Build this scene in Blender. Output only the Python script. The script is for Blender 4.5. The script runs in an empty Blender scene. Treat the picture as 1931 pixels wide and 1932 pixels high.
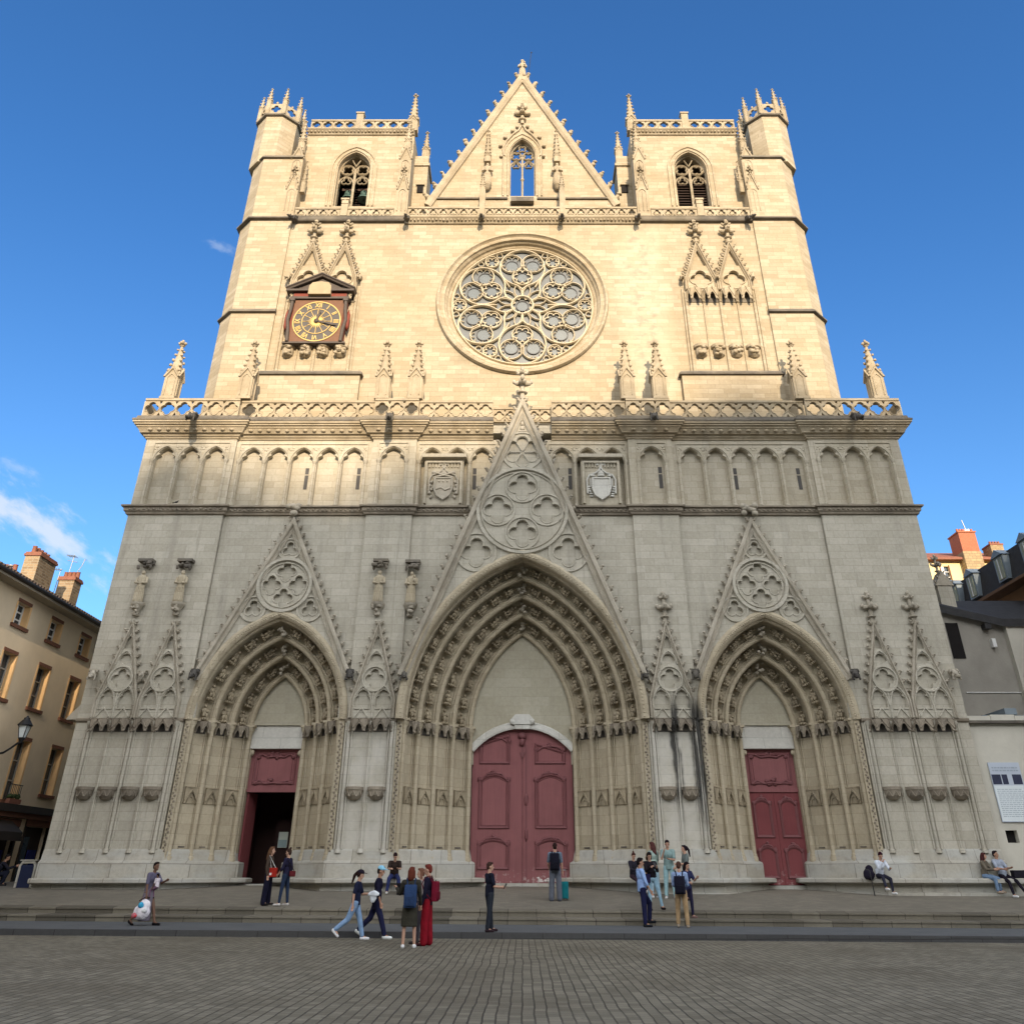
import bpy, bmesh, math, random
from mathutils import Vector, Matrix, Quaternion
R = math.radians
random.seed(7)
sc = bpy.context.scene
COL = sc.collection
PI = math.pi

# ------------------------------------------------------------------ camera
cam = bpy.data.cameras.new("Camera")
camo = bpy.data.objects.new("Camera", cam); COL.objects.link(camo)
camo.location = (0, -37.0, 1.6)
camo.rotation_euler = (R(90 + 30.1), 0, 0)
cam.sensor_fit = 'HORIZONTAL'; cam.sensor_width = 36.0
cam.lens = 1582.0 / 1931.0 * 36.0
cam.shift_x = -(985 - 965.5) / 1931.0
cam.shift_y = -(966 - 728) / 1931.0
cam.clip_start = 0.1; cam.clip_end = 3000
sc.camera = camo
# ------------------------------------------------------------------ light
SUN_EL = R(20.0); SUN_SLOPE = 0.15            # sun a little to the right behind the viewer
to_sun = Vector((SUN_SLOPE, -1.0, math.sqrt(1 + SUN_SLOPE**2) * math.tan(SUN_EL))).normalized()
sl = bpy.data.lights.new("Sun", 'SUN'); sl.energy = 2.0; sl.angle = R(0.53); sl.color = (1.0, 0.81, 0.58)
so = bpy.data.objects.new("Sun", sl); COL.objects.link(so)
so.rotation_euler = to_sun.to_track_quat('Z', 'Y').to_euler()
so.location = (30, -90, 60)
world = bpy.data.worlds.new("World"); sc.world = world; world.use_nodes = True
sc.view_settings.view_transform = 'Standard'; sc.view_settings.look = 'None'
sc.view_settings.exposure = 1.80; sc.view_settings.gamma = 1.0
sc.view_settings.use_curve_mapping = False
SKY_STRENGTH = 0.15

class NT:
    """small helper to write node trees"""
    def __init__(s, tree):
        s.t = tree; s.n = tree.nodes; s.l = tree.links
    def new(s, typ, **kw):
        nd = s.n.new(typ)
        for k, v in kw.items():
            setattr(nd, k, v)
        return nd
    def put(s, sock, v):
        if v is None: return
        if isinstance(v, bpy.types.NodeSocket): s.l.new(v, sock)
        else: sock.default_value = v
    def math(s, op, a, b=None, c=None, clamp=False):
        nd = s.new('ShaderNodeMath', operation=op); nd.use_clamp = clamp
        s.put(nd.inputs[0], a)
        if b is not None: s.put(nd.inputs[1], b)
        if c is not None: s.put(nd.inputs[2], c)
        return nd.outputs[0]
    def mix(s, f, a, b, blend='MIX'):
        nd = s.new('ShaderNodeMix', data_type='RGBA', blend_type=blend)
        s.put(nd.inputs[0], f); s.put(nd.inputs[6], a); s.put(nd.inputs[7], b)
        return nd.outputs[2]
    def ramp(s, f, lo, hi):
        nd = s.new('ShaderNodeMapRange'); nd.clamp = True; nd.interpolation_type = 'SMOOTHSTEP'
        s.put(nd.inputs[0], f); s.put(nd.inputs[1], lo); s.put(nd.inputs[2], hi)
        return nd.outputs[0]
    def noise(s, vec, scale, detail=3.0, rough=0.55):
        nd = s.new('ShaderNodeTexNoise')
        s.put(nd.inputs['Vector'], vec); nd.inputs['Scale'].default_value = scale
        nd.inputs['Detail'].default_value = detail; nd.inputs['Roughness'].default_value = rough
        return nd.outputs[0]
    def xyz(s, x, y, z):
        nd = s.new('ShaderNodeCombineXYZ')
        s.put(nd.inputs[0], x); s.put(nd.inputs[1], y); s.put(nd.inputs[2], z)
        return nd.outputs[0]
    def pos(s):
        g = s.new('ShaderNodeNewGeometry')
        sp = s.new('ShaderNodeSeparateXYZ'); s.l.new(g.outputs['Position'], sp.inputs[0])
        return g.outputs['Position'], sp.outputs[0], sp.outputs[1], sp.outputs[2]

def rgb(c): return (c[0], c[1], c[2], 1.0)
def srgb(r, g, b):
    f = lambda v: ((v / 255.0 + 0.055) / 1.055) ** 2.4 if v > 10 else v / 255.0 / 12.92
    return (f(r), f(g), f(b), 1.0)

# sky: Nishita with one bank of cloud low in the north east
w = NT(world.node_tree); w.n.clear()
sky = w.new('ShaderNodeTexSky', sky_type='NISHITA')
sky.sun_disc = False; sky.sun_elevation = SUN_EL; sky.sun_rotation = R(180) - math.atan(SUN_SLOPE)
sky.altitude = 200; sky.air_density = 1.0; sky.dust_density = 0.6; sky.ozone_density = 2.0
tc = w.new('ShaderNodeTexCoord')
sp = w.new('ShaderNodeSeparateXYZ'); w.l.new(tc.outputs['Generated'], sp.inputs[0])
az = w.math('MULTIPLY', w.math('ARCTAN2', sp.outputs[0], sp.outputs[1]), 180 / PI)
el = w.math('MULTIPLY', w.math('ARCSINE', sp.outputs[2]), 180 / PI)
def cloud(az0, el0, slope, la, le, lo, hi, sc1):
    da = w.math('SUBTRACT', az, az0)
    de = w.math('SUBTRACT', w.math('SUBTRACT', el, el0), w.math('MULTIPLY', da, slope))
    ra = w.math('DIVIDE', da, la); re = w.math('DIVIDE', de, le)
    rr = w.math('SQRT', w.math('ADD', w.math('MULTIPLY', ra, ra), w.math('MULTIPLY', re, re)))
    nz = w.noise(w.xyz(w.math('MULTIPLY', da, 0.55), w.math('MULTIPLY', de, 1.0), 1.7), sc1, 6.0, 0.6)
    v = w.math('SUBTRACT', w.math('MULTIPLY', nz, 1.55), w.math('MULTIPLY', rr, 0.55))
    return w.ramp(v, lo, hi)
c1 = cloud(-31.5, 17.9, -0.40, 6.2, 1.7, 0.22, 0.72, 0.7)
c2 = cloud(-24.8, 36.9, -0.1, 1.5, 0.5, 0.25, 0.95, 1.4)
c3 = cloud(-33.3, 20.9, -0.2, 1.6, 0.5, 0.25, 0.95, 1.3)
cm = w.math('MAXIMUM', w.math('MULTIPLY', c1, 0.85), w.math('MULTIPLY', w.math('MAXIMUM', c2, c3), 0.3))
hs = w.new('ShaderNodeHueSaturation'); hs.inputs['Saturation'].default_value = 1.0; hs.inputs['Value'].default_value = 1.0
w.l.new(sky.outputs[0], hs.inputs['Color'])
# towards the low sun the sky is whitened, as if by evening haze, for neutral fill in the shade; opposite it, it is a deep clear blue
east = w.ramp(sp.outputs[1], -0.35, 0.25)
deep = w.mix(1.0, sky.outputs[0], w.mix(w.ramp(el, 12.0, 42.0), (0.205, 0.335, 0.45, 1), (0.148, 0.308, 0.465, 1)), 'MULTIPLY')
hs.inputs['Saturation'].default_value = 0.12
skyc = w.mix(east, hs.outputs[0], deep)
skyc = w.mix(cm, skyc, (1.45, 1.62, 1.85, 1))
bg = w.new('ShaderNodeBackground'); w.put(bg.inputs[0], skyc); bg.inputs[1].default_value = SKY_STRENGTH
ow = w.new('ShaderNodeOutputWorld'); w.l.new(bg.outputs[0], ow.inputs[0])

# ------------------------------------------------------------------ materials
def mat_new(name):
    m = bpy.data.materials.new(name); m.use_nodes = True
    t = NT(m.node_tree); t.n.clear()
    out = t.new('ShaderNodeOutputMaterial'); b = t.new('ShaderNodeBsdfPrincipled')
    t.l.new(b.outputs[0], out.inputs[0])
    return m, t, b

def stone(name, c1, c2, mortar, bw=0.95, rh=0.42, mort=0.014, var=0.30, streak=0.22, bump=0.25,
          bricks=True, dark_top=0.0, extra=None, tint=None):
    m, t, b = mat_new(name)
    p, x, y, z = t.pos()
    gn = t.new('ShaderNodeNewGeometry'); sn = t.new('ShaderNodeSeparateXYZ'); t.l.new(gn.outputs['True Normal'], sn.inputs[0])
    sidef = t.math('GREATER_THAN', t.math('ABSOLUTE', sn.outputs[0]), 0.85)
    u = t.math('ADD', t.math('MULTIPLY', y, sidef), t.math('MULTIPLY', x, t.math('SUBTRACT', 1.0, sidef)))
    wob = t.math('MULTIPLY', t.math('SUBTRACT', t.noise(p, 0.6, 2.0), 0.5), 0.05)
    if bricks:
        br = t.new('ShaderNodeTexBrick'); br.offset = 0.5; br.squash = 0.8; br.squash_frequency = 3
        t.put(br.inputs['Vector'], t.xyz(u, t.math('ADD', z, wob), 0.0))
        br.inputs['Color1'].default_value = rgb(c1); br.inputs['Color2'].default_value = rgb(c2)
        br.inputs['Mortar'].default_value = rgb(mortar)
        br.inputs['Scale'].default_value = 1.0; br.inputs['Mortar Size'].default_value = mort
        br.inputs['Mortar Smooth'].default_value = 0.4; br.inputs['Bias'].default_value = -0.1
        br.inputs['Brick Width'].default_value = bw; br.inputs['Row Height'].default_value = rh
        col = br.outputs['Color']; fac = br.outputs['Fac']
    else:
        col = t.mix(t.ramp(t.noise(p, 1.3, 3.0), 0.3, 0.7), rgb(c1), rgb(c2)); fac = None
    big = t.noise(p, 0.33, 4.0, 0.6)
    col = t.mix(t.math('MULTIPLY', t.ramp(big, 0.38, 0.72), var), col, (tint or (0.30, 0.25, 0.17)) + (1,), 'MIX')
    st = t.noise(t.xyz(t.math('MULTIPLY', u, 1.6), t.math('MULTIPLY', z, 0.13), y), 1.0, 4.0, 0.65)
    col = t.mix(t.math('MULTIPLY', t.ramp(st, 0.5, 0.78), streak), col, (0.16, 0.15, 0.13, 1))
    fine = t.noise(p, 9.0, 4.0, 0.7)
    col = t.mix(0.5, col, t.mix(fine, (0.55, 0.55, 0.55, 1), (1.45, 1.45, 1.45, 1)), 'MULTIPLY')
    if extra: col = extra(t, col, p, x, y, z, u)
    t.put(b.inputs['Base Color'], col)
    b.inputs['Roughness'].default_value = 0.92
    b.inputs['Specular IOR Level'].default_value = 0.2
    bp = t.new('ShaderNodeBump'); bp.inputs['Strength'].default_value = bump; bp.inputs['Distance'].default_value = 0.03
    h = t.math('MULTIPLY', fine, 0.6)
    if fac is not None: h = t.math('SUBTRACT', h, fac)
    t.put(bp.inputs['Height'], h); t.l.new(bp.outputs[0], b.inputs['Normal'])
    return m

def band(t, v, a, b, soft):
    return t.math('MULTIPLY', t.ramp(v, a - soft, a + soft), t.math('SUBTRACT', 1.0, t.ramp(v, b - soft, b + soft)))

def plain(name, c, rough=0.8, var=0.25, scale=3.0, metal=0.0, spec=0.3, bump=0.0, bscale=20.0):
    m, t, b = mat_new(name)
    p, x, y, z = t.pos()
    n = t.noise(p, scale, 4.0, 0.6)
    lo = tuple(v * (1 - var) for v in c[:3]) + (1,); hi = tuple(min(1, v * (1 + var)) for v in c[:3]) + (1,)
    t.put(b.inputs['Base Color'], t.mix(n, lo, hi))
    b.inputs['Roughness'].default_value = rough; b.inputs['Metallic'].default_value = metal
    b.inputs['Specular IOR Level'].default_value = spec
    if bump:
        bp = t.new('ShaderNodeBump'); bp.inputs['Strength'].default_value = bump; bp.inputs['Distance'].default_value = 0.02
        t.put(bp.inputs['Height'], t.noise(p, bscale, 4.0)); t.l.new(bp.outputs[0], b.inputs['Normal'])
    return m

def black_run(t, col, p, x, y, z, u):
    # rain-washed black lichen run on the right-hand pilaster, below its gargoyle, and lesser ones
    wx = t.math('ADD', x, t.math('MULTIPLY', t.math('SUBTRACT', t.noise(p, 0.9, 3.0), 0.5), 0.5))
    m = t.math('MULTIPLY', t.math('MAXIMUM', band(t, wx, 6.85, 7.34, 0.10), t.math('MULTIPLY', band(t, wx, 6.1, 6.42, 0.08), t.ramp(z, 2.6, 4.2))), band(t, z, 1.6, 7.7, 0.5))
    s = t.noise(t.xyz(t.math('MULTIPLY', u, 12.0), t.math('MULTIPLY', z, 0.25), 0.0), 1.0, 5.0, 0.7)
    lowfade = t.ramp(z, 0.6, 6.6)
    thr = t.math('SUBTRACT', t.math('ADD', t.math('MULTIPLY', s, 1.25), t.math('MULTIPLY', lowfade, 0.40)), 0.42)
    f = t.math('MULTIPLY', m, t.ramp(thr, 0.36, 0.56))
    col = t.mix(t.math('MULTIPLY', f, 0.93), col, (0.035, 0.035, 0.034, 1))
    return col

def rain_run_upper(t, col, p, x, y, z, u):
    # dark washed courses under the right-hand gargoyle of the upper wall
    wx = t.math('ADD', x, t.math('MULTIPLY', t.math('SUBTRACT', t.noise(p, 0.8, 3.0), 0.5), 0.9))
    m = t.math('MULTIPLY', band(t, wx, 6.0, 7.5, 0.4), band(t, z, 25.2, 34.2, 0.9))
    s = t.noise(t.xyz(t.math('MULTIPLY', u, 1.5), t.math('MULTIPLY', z, 2.4), 0.0), 1.0, 4.0, 0.6)
    col = t.mix(t.math('MULTIPLY', t.math('MULTIPLY', m, t.ramp(s, 0.47, 0.66)), 0.55), col, (0.10, 0.09, 0.075, 1))
    pn = t.noise(t.xyz(t.math('MULTIPLY', u, 0.32), t.math('MULTIPLY', z, 1.5), 3.0), 1.0, 4.0, 0.65)
    col = t.mix(t.math('MULTIPLY', t.ramp(pn, 0.46, 0.70), 0.34), col, (0.27, 0.215, 0.135, 1))
    pl = t.noise(t.xyz(t.math('MULTIPLY', u, 0.5), t.math('MULTIPLY', z, 2.6), 9.0), 1.0, 3.0, 0.6)
    col = t.mix(t.math('MULTIPLY', t.ramp(pl, 0.55, 0.74), 0.26), col, (0.50, 0.44, 0.33, 1))
    m2 = t.math('MULTIPLY', band(t, wx, 5.6, 8.0, 0.6), band(t, z, 22.0, 34.5, 0.7))
    return t.mix(t.math('MULTIPLY', m2, 0.25), col, (0.62, 0.55, 0.42, 1))

def pale_niches(t, col, p, x, y, z, u):
    ax = t.math('ABSOLUTE', x)
    m = t.math('MULTIPLY', band(t, ax, 5.2, 7.2, 0.15), band(t, z, 1.2, 6.9, 0.5))
    n = t.ramp(t.noise(p, 1.4, 3.0), 0.25, 0.65)
    col = t.mix(t.math('MULTIPLY', t.math('MULTIPLY', m, n), 0.45), col, (0.60, 0.58, 0.53, 1))
    gr = t.noise(t.xyz(t.math('MULTIPLY', u, 4.5), t.math('MULTIPLY', z, 0.16), y), 1.0, 5.0, 0.7)
    col = t.mix(t.math('MULTIPLY', t.ramp(gr, 0.56, 0.74), 0.38), col, (0.17, 0.155, 0.125, 1))
    return black_run(t, col, p, x, y, z, u)

def plinth_look(t, col, p, x, y, z, u):
    # grey limestone of the base with paler replaced blocks and a darker foot
    n = t.ramp(t.noise(t.xyz(t.math('MULTIPLY', u, 0.5), t.math('MULTIPLY', z, 1.4), 0.0), 1.0, 3.0), 0.42, 0.62)
    col = t.mix(t.math('MULTIPLY', n, 0.35), col, (0.46, 0.48, 0.47, 1))
    n2 = t.ramp(t.noise(p, 2.2, 4.0), 0.5, 0.75)
    return t.mix(t.math('MULTIPLY', n2, 0.35), col, (0.17, 0.155, 0.13, 1))

M = {}
M['wall'] = stone('ashlar_stone', (0.485, 0.452, 0.375), (0.405, 0.373, 0.30), (0.32, 0.295, 0.245), bw=0.85, rh=0.33, mort=0.009, var=0.38, streak=0.34,
                  extra=pale_niches, tint=(0.33, 0.31, 0.25))
M['portal'] = stone('portal_stone', (0.475, 0.413, 0.302), (0.395, 0.338, 0.242), (0.32, 0.272, 0.19), bw=0.6, rh=0.36, mort=0.007, var=0.3,
                    streak=0.2, tint=(0.30, 0.24, 0.15), extra=black_run)
M['upper'] = stone('golden_stone', (0.445, 0.382, 0.28), (0.335, 0.277, 0.188), (0.24, 0.195, 0.13), bw=0.80, rh=0.27, mort=0.009, var=0.42, streak=0.14,
                   extra=rain_run_upper, tint=(0.35, 0.265, 0.155))
M['arc'] = stone('arcade_stone', (0.49, 0.445, 0.355), (0.40, 0.355, 0.27), (0.32, 0.28, 0.21), bw=0.7, rh=0.33, mort=0.009, var=0.35, streak=0.25, tint=(0.34, 0.29, 0.2))
M['tymp'] = stone('tympanum_stone', (0.45, 0.42, 0.33), (0.40, 0.37, 0.28), (0.36, 0.33, 0.26), bw=0.8, rh=0.4, mort=0.008, var=0.4, streak=0.15, tint=(0.33, 0.29, 0.21))
M['carved'] = stone('carved_stone', (0.47, 0.425, 0.345), (0.37, 0.33, 0.26), (0.3, 0.3, 0.3), bricks=False, var=0.4, streak=0.45, bump=0.6,
                    tint=(0.21, 0.185, 0.14), extra=black_run)
M['carvedw'] = stone('carved_golden_stone', (0.425, 0.36, 0.26), (0.33, 0.272, 0.185), (0.3, 0.3, 0.3), bricks=False, var=0.45, streak=0.4, bump=0.6,
                     tint=(0.24, 0.19, 0.125))
M['weather'] = stone('weathered_stone_and_shade', (0.17, 0.15, 0.125), (0.10, 0.09, 0.078), (0.1, 0.1, 0.1), bricks=False, var=0.5, streak=0.4, bump=0.6,
                     tint=(0.30, 0.25, 0.17))
M['black'] = stone('blackened_stone_and_shade', (0.10, 0.092, 0.082), (0.055, 0.05, 0.047), (0.1, 0.1, 0.1), bricks=False, var=0.4, streak=0.2, bump=0.7,
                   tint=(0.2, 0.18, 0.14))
M['plinth'] = stone('plinth_stone', (0.46, 0.435, 0.375), (0.37, 0.345, 0.285), (0.22, 0.20, 0.165), bw=1.35, rh=0.62, mort=0.016, var=0.35, streak=0.3,
                    extra=plinth_look, tint=(0.27, 0.245, 0.195))
M['lintel'] = stone('white_lintel_stone', (0.62, 0.61, 0.56), (0.52, 0.50, 0.45), (0.4, 0.4, 0.36), bw=1.6, rh=0.6, var=0.25, streak=0.2,
                    tint=(0.38, 0.35, 0.28))
def door_mat(name, c, worn):
    m, t, b = mat_new(name)
    p, x, y, z = t.pos()
    g = t.noise(t.xyz(t.math('MULTIPLY', x, 16.0), y, t.math('MULTIPLY', z, 0.6)), 1.0, 5.0, 0.7)
    bl = t.noise(p, 0.9, 4.0, 0.6)
    col = t.mix(g, tuple(v * .78 for v in c[:3]) + (1,), tuple(min(1, v * 1.2) for v in c[:3]) + (1,))
    col = t.mix(t.math('MULTIPLY', t.ramp(bl, 0.4, 0.7), 0.35), col, tuple(v * .62 for v in c[:3]) + (1,))
    ch = t.noise(p, 5.0, 6.0, 0.75)
    lowz = t.math('SUBTRACT', 1.0, t.ramp(z, 1.2, 2.1))
    w_ = t.ramp(t.math('ADD', ch, t.math('MULTIPLY', lowz, 0.10)), 0.62, 0.68)
    col = t.mix(t.math('MULTIPLY', t.math('MULTIPLY', w_, lowz), worn), col, (0.42, 0.33, 0.31, 1))
    t.put(b.inputs['Base Color'], col); b.inputs['Roughness'].default_value = 0.75; b.inputs['Specular IOR Level'].default_value = 0.2
    bp = t.new('ShaderNodeBump'); bp.inputs['Strength'].default_value = 0.3; bp.inputs['Distance'].default_value = 0.01
    t.put(bp.inputs['Height'], g); t.l.new(bp.outputs[0], b.inputs['Normal'])
    return m
M['door'] = door_mat('red_door_paint', srgb(138, 89, 90), 0.7)
M['doord'] = door_mat('dark_red_door_paint', srgb(123, 66, 68), 0.5)
M['carvedd'] = stone('sooty_carved_stone', (0.33, 0.285, 0.22), (0.23, 0.195, 0.15), (0.3, 0.3, 0.3), bricks=False, var=0.55, streak=0.5, bump=0.7, tint=(0.13, 0.11, 0.085), extra=black_run)
M['doorm'] = plain('red_moulding_paint', srgb(116, 71, 73), 0.62, 0.2, 2.5, 0, 0.35)
M['scuff'] = plain('bare_scuffed_paint', (0.6, 0.53, 0.5), 0.9, 0.2, 20)
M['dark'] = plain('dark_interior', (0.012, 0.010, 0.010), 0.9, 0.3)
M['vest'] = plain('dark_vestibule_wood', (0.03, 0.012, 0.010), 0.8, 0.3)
M['louver'] = plain('louver_wood', (0.07, 0.045, 0.035), 0.8, 0.3)
M['iron'] = plain('black_iron', (0.02, 0.02, 0.022), 0.5, 0.2, 5, 0.0, 0.4)
def glass_mat(name, base, rough=0.35, lead=0.0):
    m, t, b = mat_new(name)
    p, x, y, z = t.pos()
    v = t.new('ShaderNodeTexVoronoi'); v.inputs['Scale'].default_value = 7.0
    t.put(v.inputs['Vector'], p)
    n = t.noise(p, 1.5, 3.0)
    hi = tuple(min(1, c * 1.5) for c in base) + (1,); lo = tuple(c * 0.65 for c in base) + (1,)
    c1_ = t.mix(n, lo, hi)
    c2_ = t.mix(t.math('MULTIPLY', v.outputs['Color'], 0.5), c1_, (0.07, 0.09, 0.105, 1))
    t.put(b.inputs['Base Color'], c2_)
    b.inputs['Roughness'].default_value = rough; b.inputs['Specular IOR Level'].default_value = 0.45
    return m
M['glass'] = glass_mat('old_leaded_glass', (0.088, 0.096, 0.10))
M['medal'] = glass_mat('medallion_glass', (0.075, 0.094, 0.104), 0.4)
M['pane'] = plain('window_glass', (0.03, 0.04, 0.05), 0.08, 0.3, 2, 0, 0.6)
M['slit'] = plain('slit_opening_shade', (0.085, 0.08, 0.075), 0.8, 0.3)  # flat grey painted for the dark inside the open slits
M['gold'] = plain('gilded_metal', srgb(196, 164, 92), 0.45, 0.15, 4, 0.1, 0.5)
M['dialp'] = plain('slate_dial_paint', (0.085, 0.075, 0.068), 0.6, 0.25, 4)
M['clockred'] = plain('clock_red_paint', srgb(120, 56, 42), 0.65, 0.25, 4)
M['clockbrown'] = plain('clock_brown_paint', (0.075, 0.058, 0.046), 0.6, 0.25, 4)
M['clockdial'] = plain('dial_ground_paint', srgb(112, 80, 60), 0.7, 0.25, 5)
M['bell'] = plain('green_bronze', (0.10, 0.17, 0.155), 0.5, 0.35, 6, 0.2)
M['brick'] = stone('chimney_brick', (0.36, 0.26, 0.16), (0.19, 0.13, 0.08), (0.34, 0.29, 0.21), bw=0.34, rh=0.13, mort=0.02, var=0.35, streak=0.2, tint=(0.12, 0.09, 0.06))
M['redbrick'] = stone('red_brick', (0.42, 0.135, 0.075), (0.36, 0.115, 0.065), (0.4, 0.2, 0.12), bw=0.3, rh=0.1, mort=0.01, var=0.15, streak=0.05, tint=(0.4, 0.1, 0.05))
M['rubble'] = stone('rubble_stone', (0.42, 0.31, 0.17), (0.29, 0.2, 0.11), (0.24, 0.18, 0.11), bw=0.5, rh=0.25, mort=0.03, var=0.3, streak=0.1)
M['terra'] = plain('terracotta', (0.24, 0.10, 0.065), 0.8, 0.3, 6)
M['ochre'] = plain('ochre_render', (0.68, 0.555, 0.39), 0.9, 0.16, 0.9, 0, 0.2, 0.2, 14)
M['creamr'] = plain('cream_render', (0.76, 0.63, 0.37), 0.9, 0.08, 0.9, 0, 0.2)
M['sandframe'] = plain('sun_warmed_surround', (0.78, 0.50, 0.24), 0.85, 0.15, 3)  # surround and reveal colour, brightened and warmed to paint in the orange sunlight
M['redsill'] = plain('brown_sill', (0.17, 0.075, 0.045), 0.8, 0.2, 3)
M['tile'] = plain('old_roof_tile', (0.10, 0.075, 0.06), 0.85, 0.4, 3, 0, 0.2, 0.5, 9)
M['slate'] = plain('dark_slate', (0.05, 0.05, 0.052), 0.85, 0.4, 4, 0, 0.15, 0.4, 12)
M['eave'] = plain('eave_soffit', (0.34, 0.30, 0.23), 0.9, 0.15, 3)
M['shop'] = plain('shop_front_wood', (0.035, 0.026, 0.02), 0.7, 0.3, 3)
M['shopblue'] = plain('blue_shop_cloth', (0.015, 0.02, 0.13), 0.8, 0.3, 3)
M['greywall'] = plain('grey_cement_render', (0.33, 0.31, 0.27), 0.95, 0.30, 0.8, 0, 0.1, 0.3, 10)
M['palewall'] = plain('pale_limewash', (0.55, 0.525, 0.45), 0.95, 0.2, 1.1, 0, 0.1, 0.25, 8)
M['zinc'] = plain('grey_zinc', (0.19, 0.23, 0.26), 0.5, 0.2, 3, 0.1, 0.4)
M['white'] = plain('white_paint', (0.75, 0.75, 0.73), 0.6, 0.06, 4)
M['signblue'] = plain('pale_blue_print', (0.47, 0.52, 0.60), 0.5, 0.05, 4)
M['signwhite'] = plain('white_print', (0.68, 0.74, 0.76), 0.5, 0.05, 4)
M['signgrey'] = plain('grey_print', (0.33, 0.38, 0.44), 0.5, 0.1, 4)
M['signdark'] = plain('dark_print', (0.03, 0.035, 0.07), 0.5, 0.4, 6)
M['lampglass'] = plain('frosted_lamp_glass', (0.70, 0.76, 0.78), 0.3, 0.06, 4)
M['tin'] = plain('galvanised_tin', (0.35, 0.36, 0.36), 0.4, 0.15, 6, 0.5)
M['hill'] = plain('wooded_hillside', (0.05, 0.07, 0.03), 0.95, 0.4, 0.05)
M['fur'] = plain('black_feather', (0.015, 0.014, 0.016), 0.6, 0.2, 9)

# ground materials
def cobble_mat():
    m, t, b = mat_new('granite_setts')
    p, x, y, z = t.pos()
    wx = t.math('ADD', x, t.math('MULTIPLY', t.math('SUBTRACT', t.noise(p, 0.45, 2.0), 0.5), 0.12))
    wx = t.math('ADD', wx, t.math('MULTIPLY', t.math('SUBTRACT', t.noise(p, 4.0, 2.0), 0.5), 0.016))
    br = t.new('ShaderNodeTexBrick'); br.offset = 0.5
    t.put(br.inputs['Vector'], t.xyz(y, wx, 0.0))
    br.inputs['Color1'].default_value = (0.235, 0.214, 0.162, 1); br.inputs['Color2'].default_value = (0.14, 0.127, 0.094, 1)
    br.inputs['Mortar'].default_value = (0.115, 0.104, 0.077, 1)
    br.inputs['Scale'].default_value = 1.0; br.inputs['Mortar Size'].default_value = 0.008; br.inputs['Mortar Smooth'].default_value = 0.5
    br.inputs['Brick Width'].default_value = 0.2; br.inputs['Row Height'].default_value = 0.165
    # the joints between rows are wider and darker than the cross joints
    fr = t.math('FRACT', t.math('DIVIDE', wx, 0.165))
    d = t.math('MINIMUM', fr, t.math('SUBTRACT', 1.0, fr))
    rowj = t.math('SUBTRACT', 1.0, t.ramp(d, 0.03, 0.09))
    patch = t.noise(p, 0.30, 4.0, 0.6)
    col = t.mix(t.math('MULTIPLY', t.ramp(patch, 0.42, 0.7), 0.6), br.outputs['Color'], (0.105, 0.09, 0.063, 1))
    jn = t.ramp(t.noise(p, 0.5, 3.0), 0.3, 0.62)
    jf = t.math('MULTIPLY', rowj, t.math('ADD', 0.45, t.math('MULTIPLY', jn, 0.5)))
    col = t.mix(jf, col, (0.045, 0.04, 0.032, 1))
    spot = t.noise(p, 1.7, 5.0, 0.7)
    col = t.mix(t.math('MULTIPLY', t.ramp(spot, 0.58, 0.72), 0.5), col, (0.06, 0.055, 0.045, 1))
    lite = t.noise(p, 0.8, 4.0, 0.65)
    col = t.mix(t.math('MULTIPLY', t.ramp(lite, 0.55, 0.75), 0.3), col, (0.25, 0.23, 0.18, 1))
    fine = t.noise(p, 26.0, 4.0, 0.7)
    col = t.mix(0.45, col, t.mix(fine, (0.5, 0.5, 0.5, 1), (1.5, 1.5, 1.5, 1)), 'MULTIPLY')
    t.put(b.inputs['Base Color'], col); b.inputs['Roughness'].default_value = 0.75
    b.inputs['Specular IOR Level'].default_value = 0.3
    bp = t.new('ShaderNodeBump'); bp.inputs['Strength'].default_value = 0.7; bp.inputs['Distance'].default_value = 0.02
    h = t.math('SUBTRACT', t.math('MULTIPLY', fine, 0.35), t.math('MAXIMUM', rowj, br.outputs['Fac']))
    t.put(bp.inputs['Height'], h); t.l.new(bp.outputs[0], b.inputs['Normal'])
    return m
M['setts'] = cobble_mat()
M['asphalt'] = plain('pavement_asphalt', (0.105, 0.112, 0.117), 0.85, 0.25, 1.2, 0, 0.3, 0.3, 60)
def terrace_mat():
    m, t, b = mat_new('terrace_paving')
    p, x, y, z = t.pos()
    br = t.new('ShaderNodeTexBrick'); t.put(br.inputs['Vector'], t.xyz(x, y, 0.0))
    br.inputs['Color1'].default_value = (0.20, 0.178, 0.138, 1); br.inputs['Color2'].default_value = (0.155, 0.138, 0.106, 1)
    br.inputs['Mortar'].default_value = (0.15, 0.137, 0.113, 1); br.inputs['Scale'].default_value = 1
    br.inputs['Mortar Size'].default_value = 0.008; br.inputs['Brick Width'].default_value = 0.3; br.inputs['Row Height'].default_value = 0.2
    n = t.noise(p, 0.6, 4.0); f = t.noise(p, 20, 4.0, 0.7)
    col = t.mix(t.math('MULTIPLY', t.ramp(n, 0.4, 0.7), 0.5), br.outputs['Color'], (0.125, 0.112, 0.087, 1))
    col = t.mix(0.4, col, t.mix(f, (0.5, 0.5, 0.5, 1), (1.5, 1.5, 1.5, 1)), 'MULTIPLY')
    t.put(b.inputs['Base Color'], col); b.inputs['Roughness'].default_value = 0.85
    return m
M['terrace'] = terrace_mat()
M['step'] = stone('step_stone', (0.20, 0.18, 0.14), (0.085, 0.077, 0.06), (0.05, 0.044, 0.035), bw=1.15, rh=3.0, mort=0.014, var=0.75, streak=0.0,
                  tint=(0.12, 0.105, 0.08))
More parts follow.
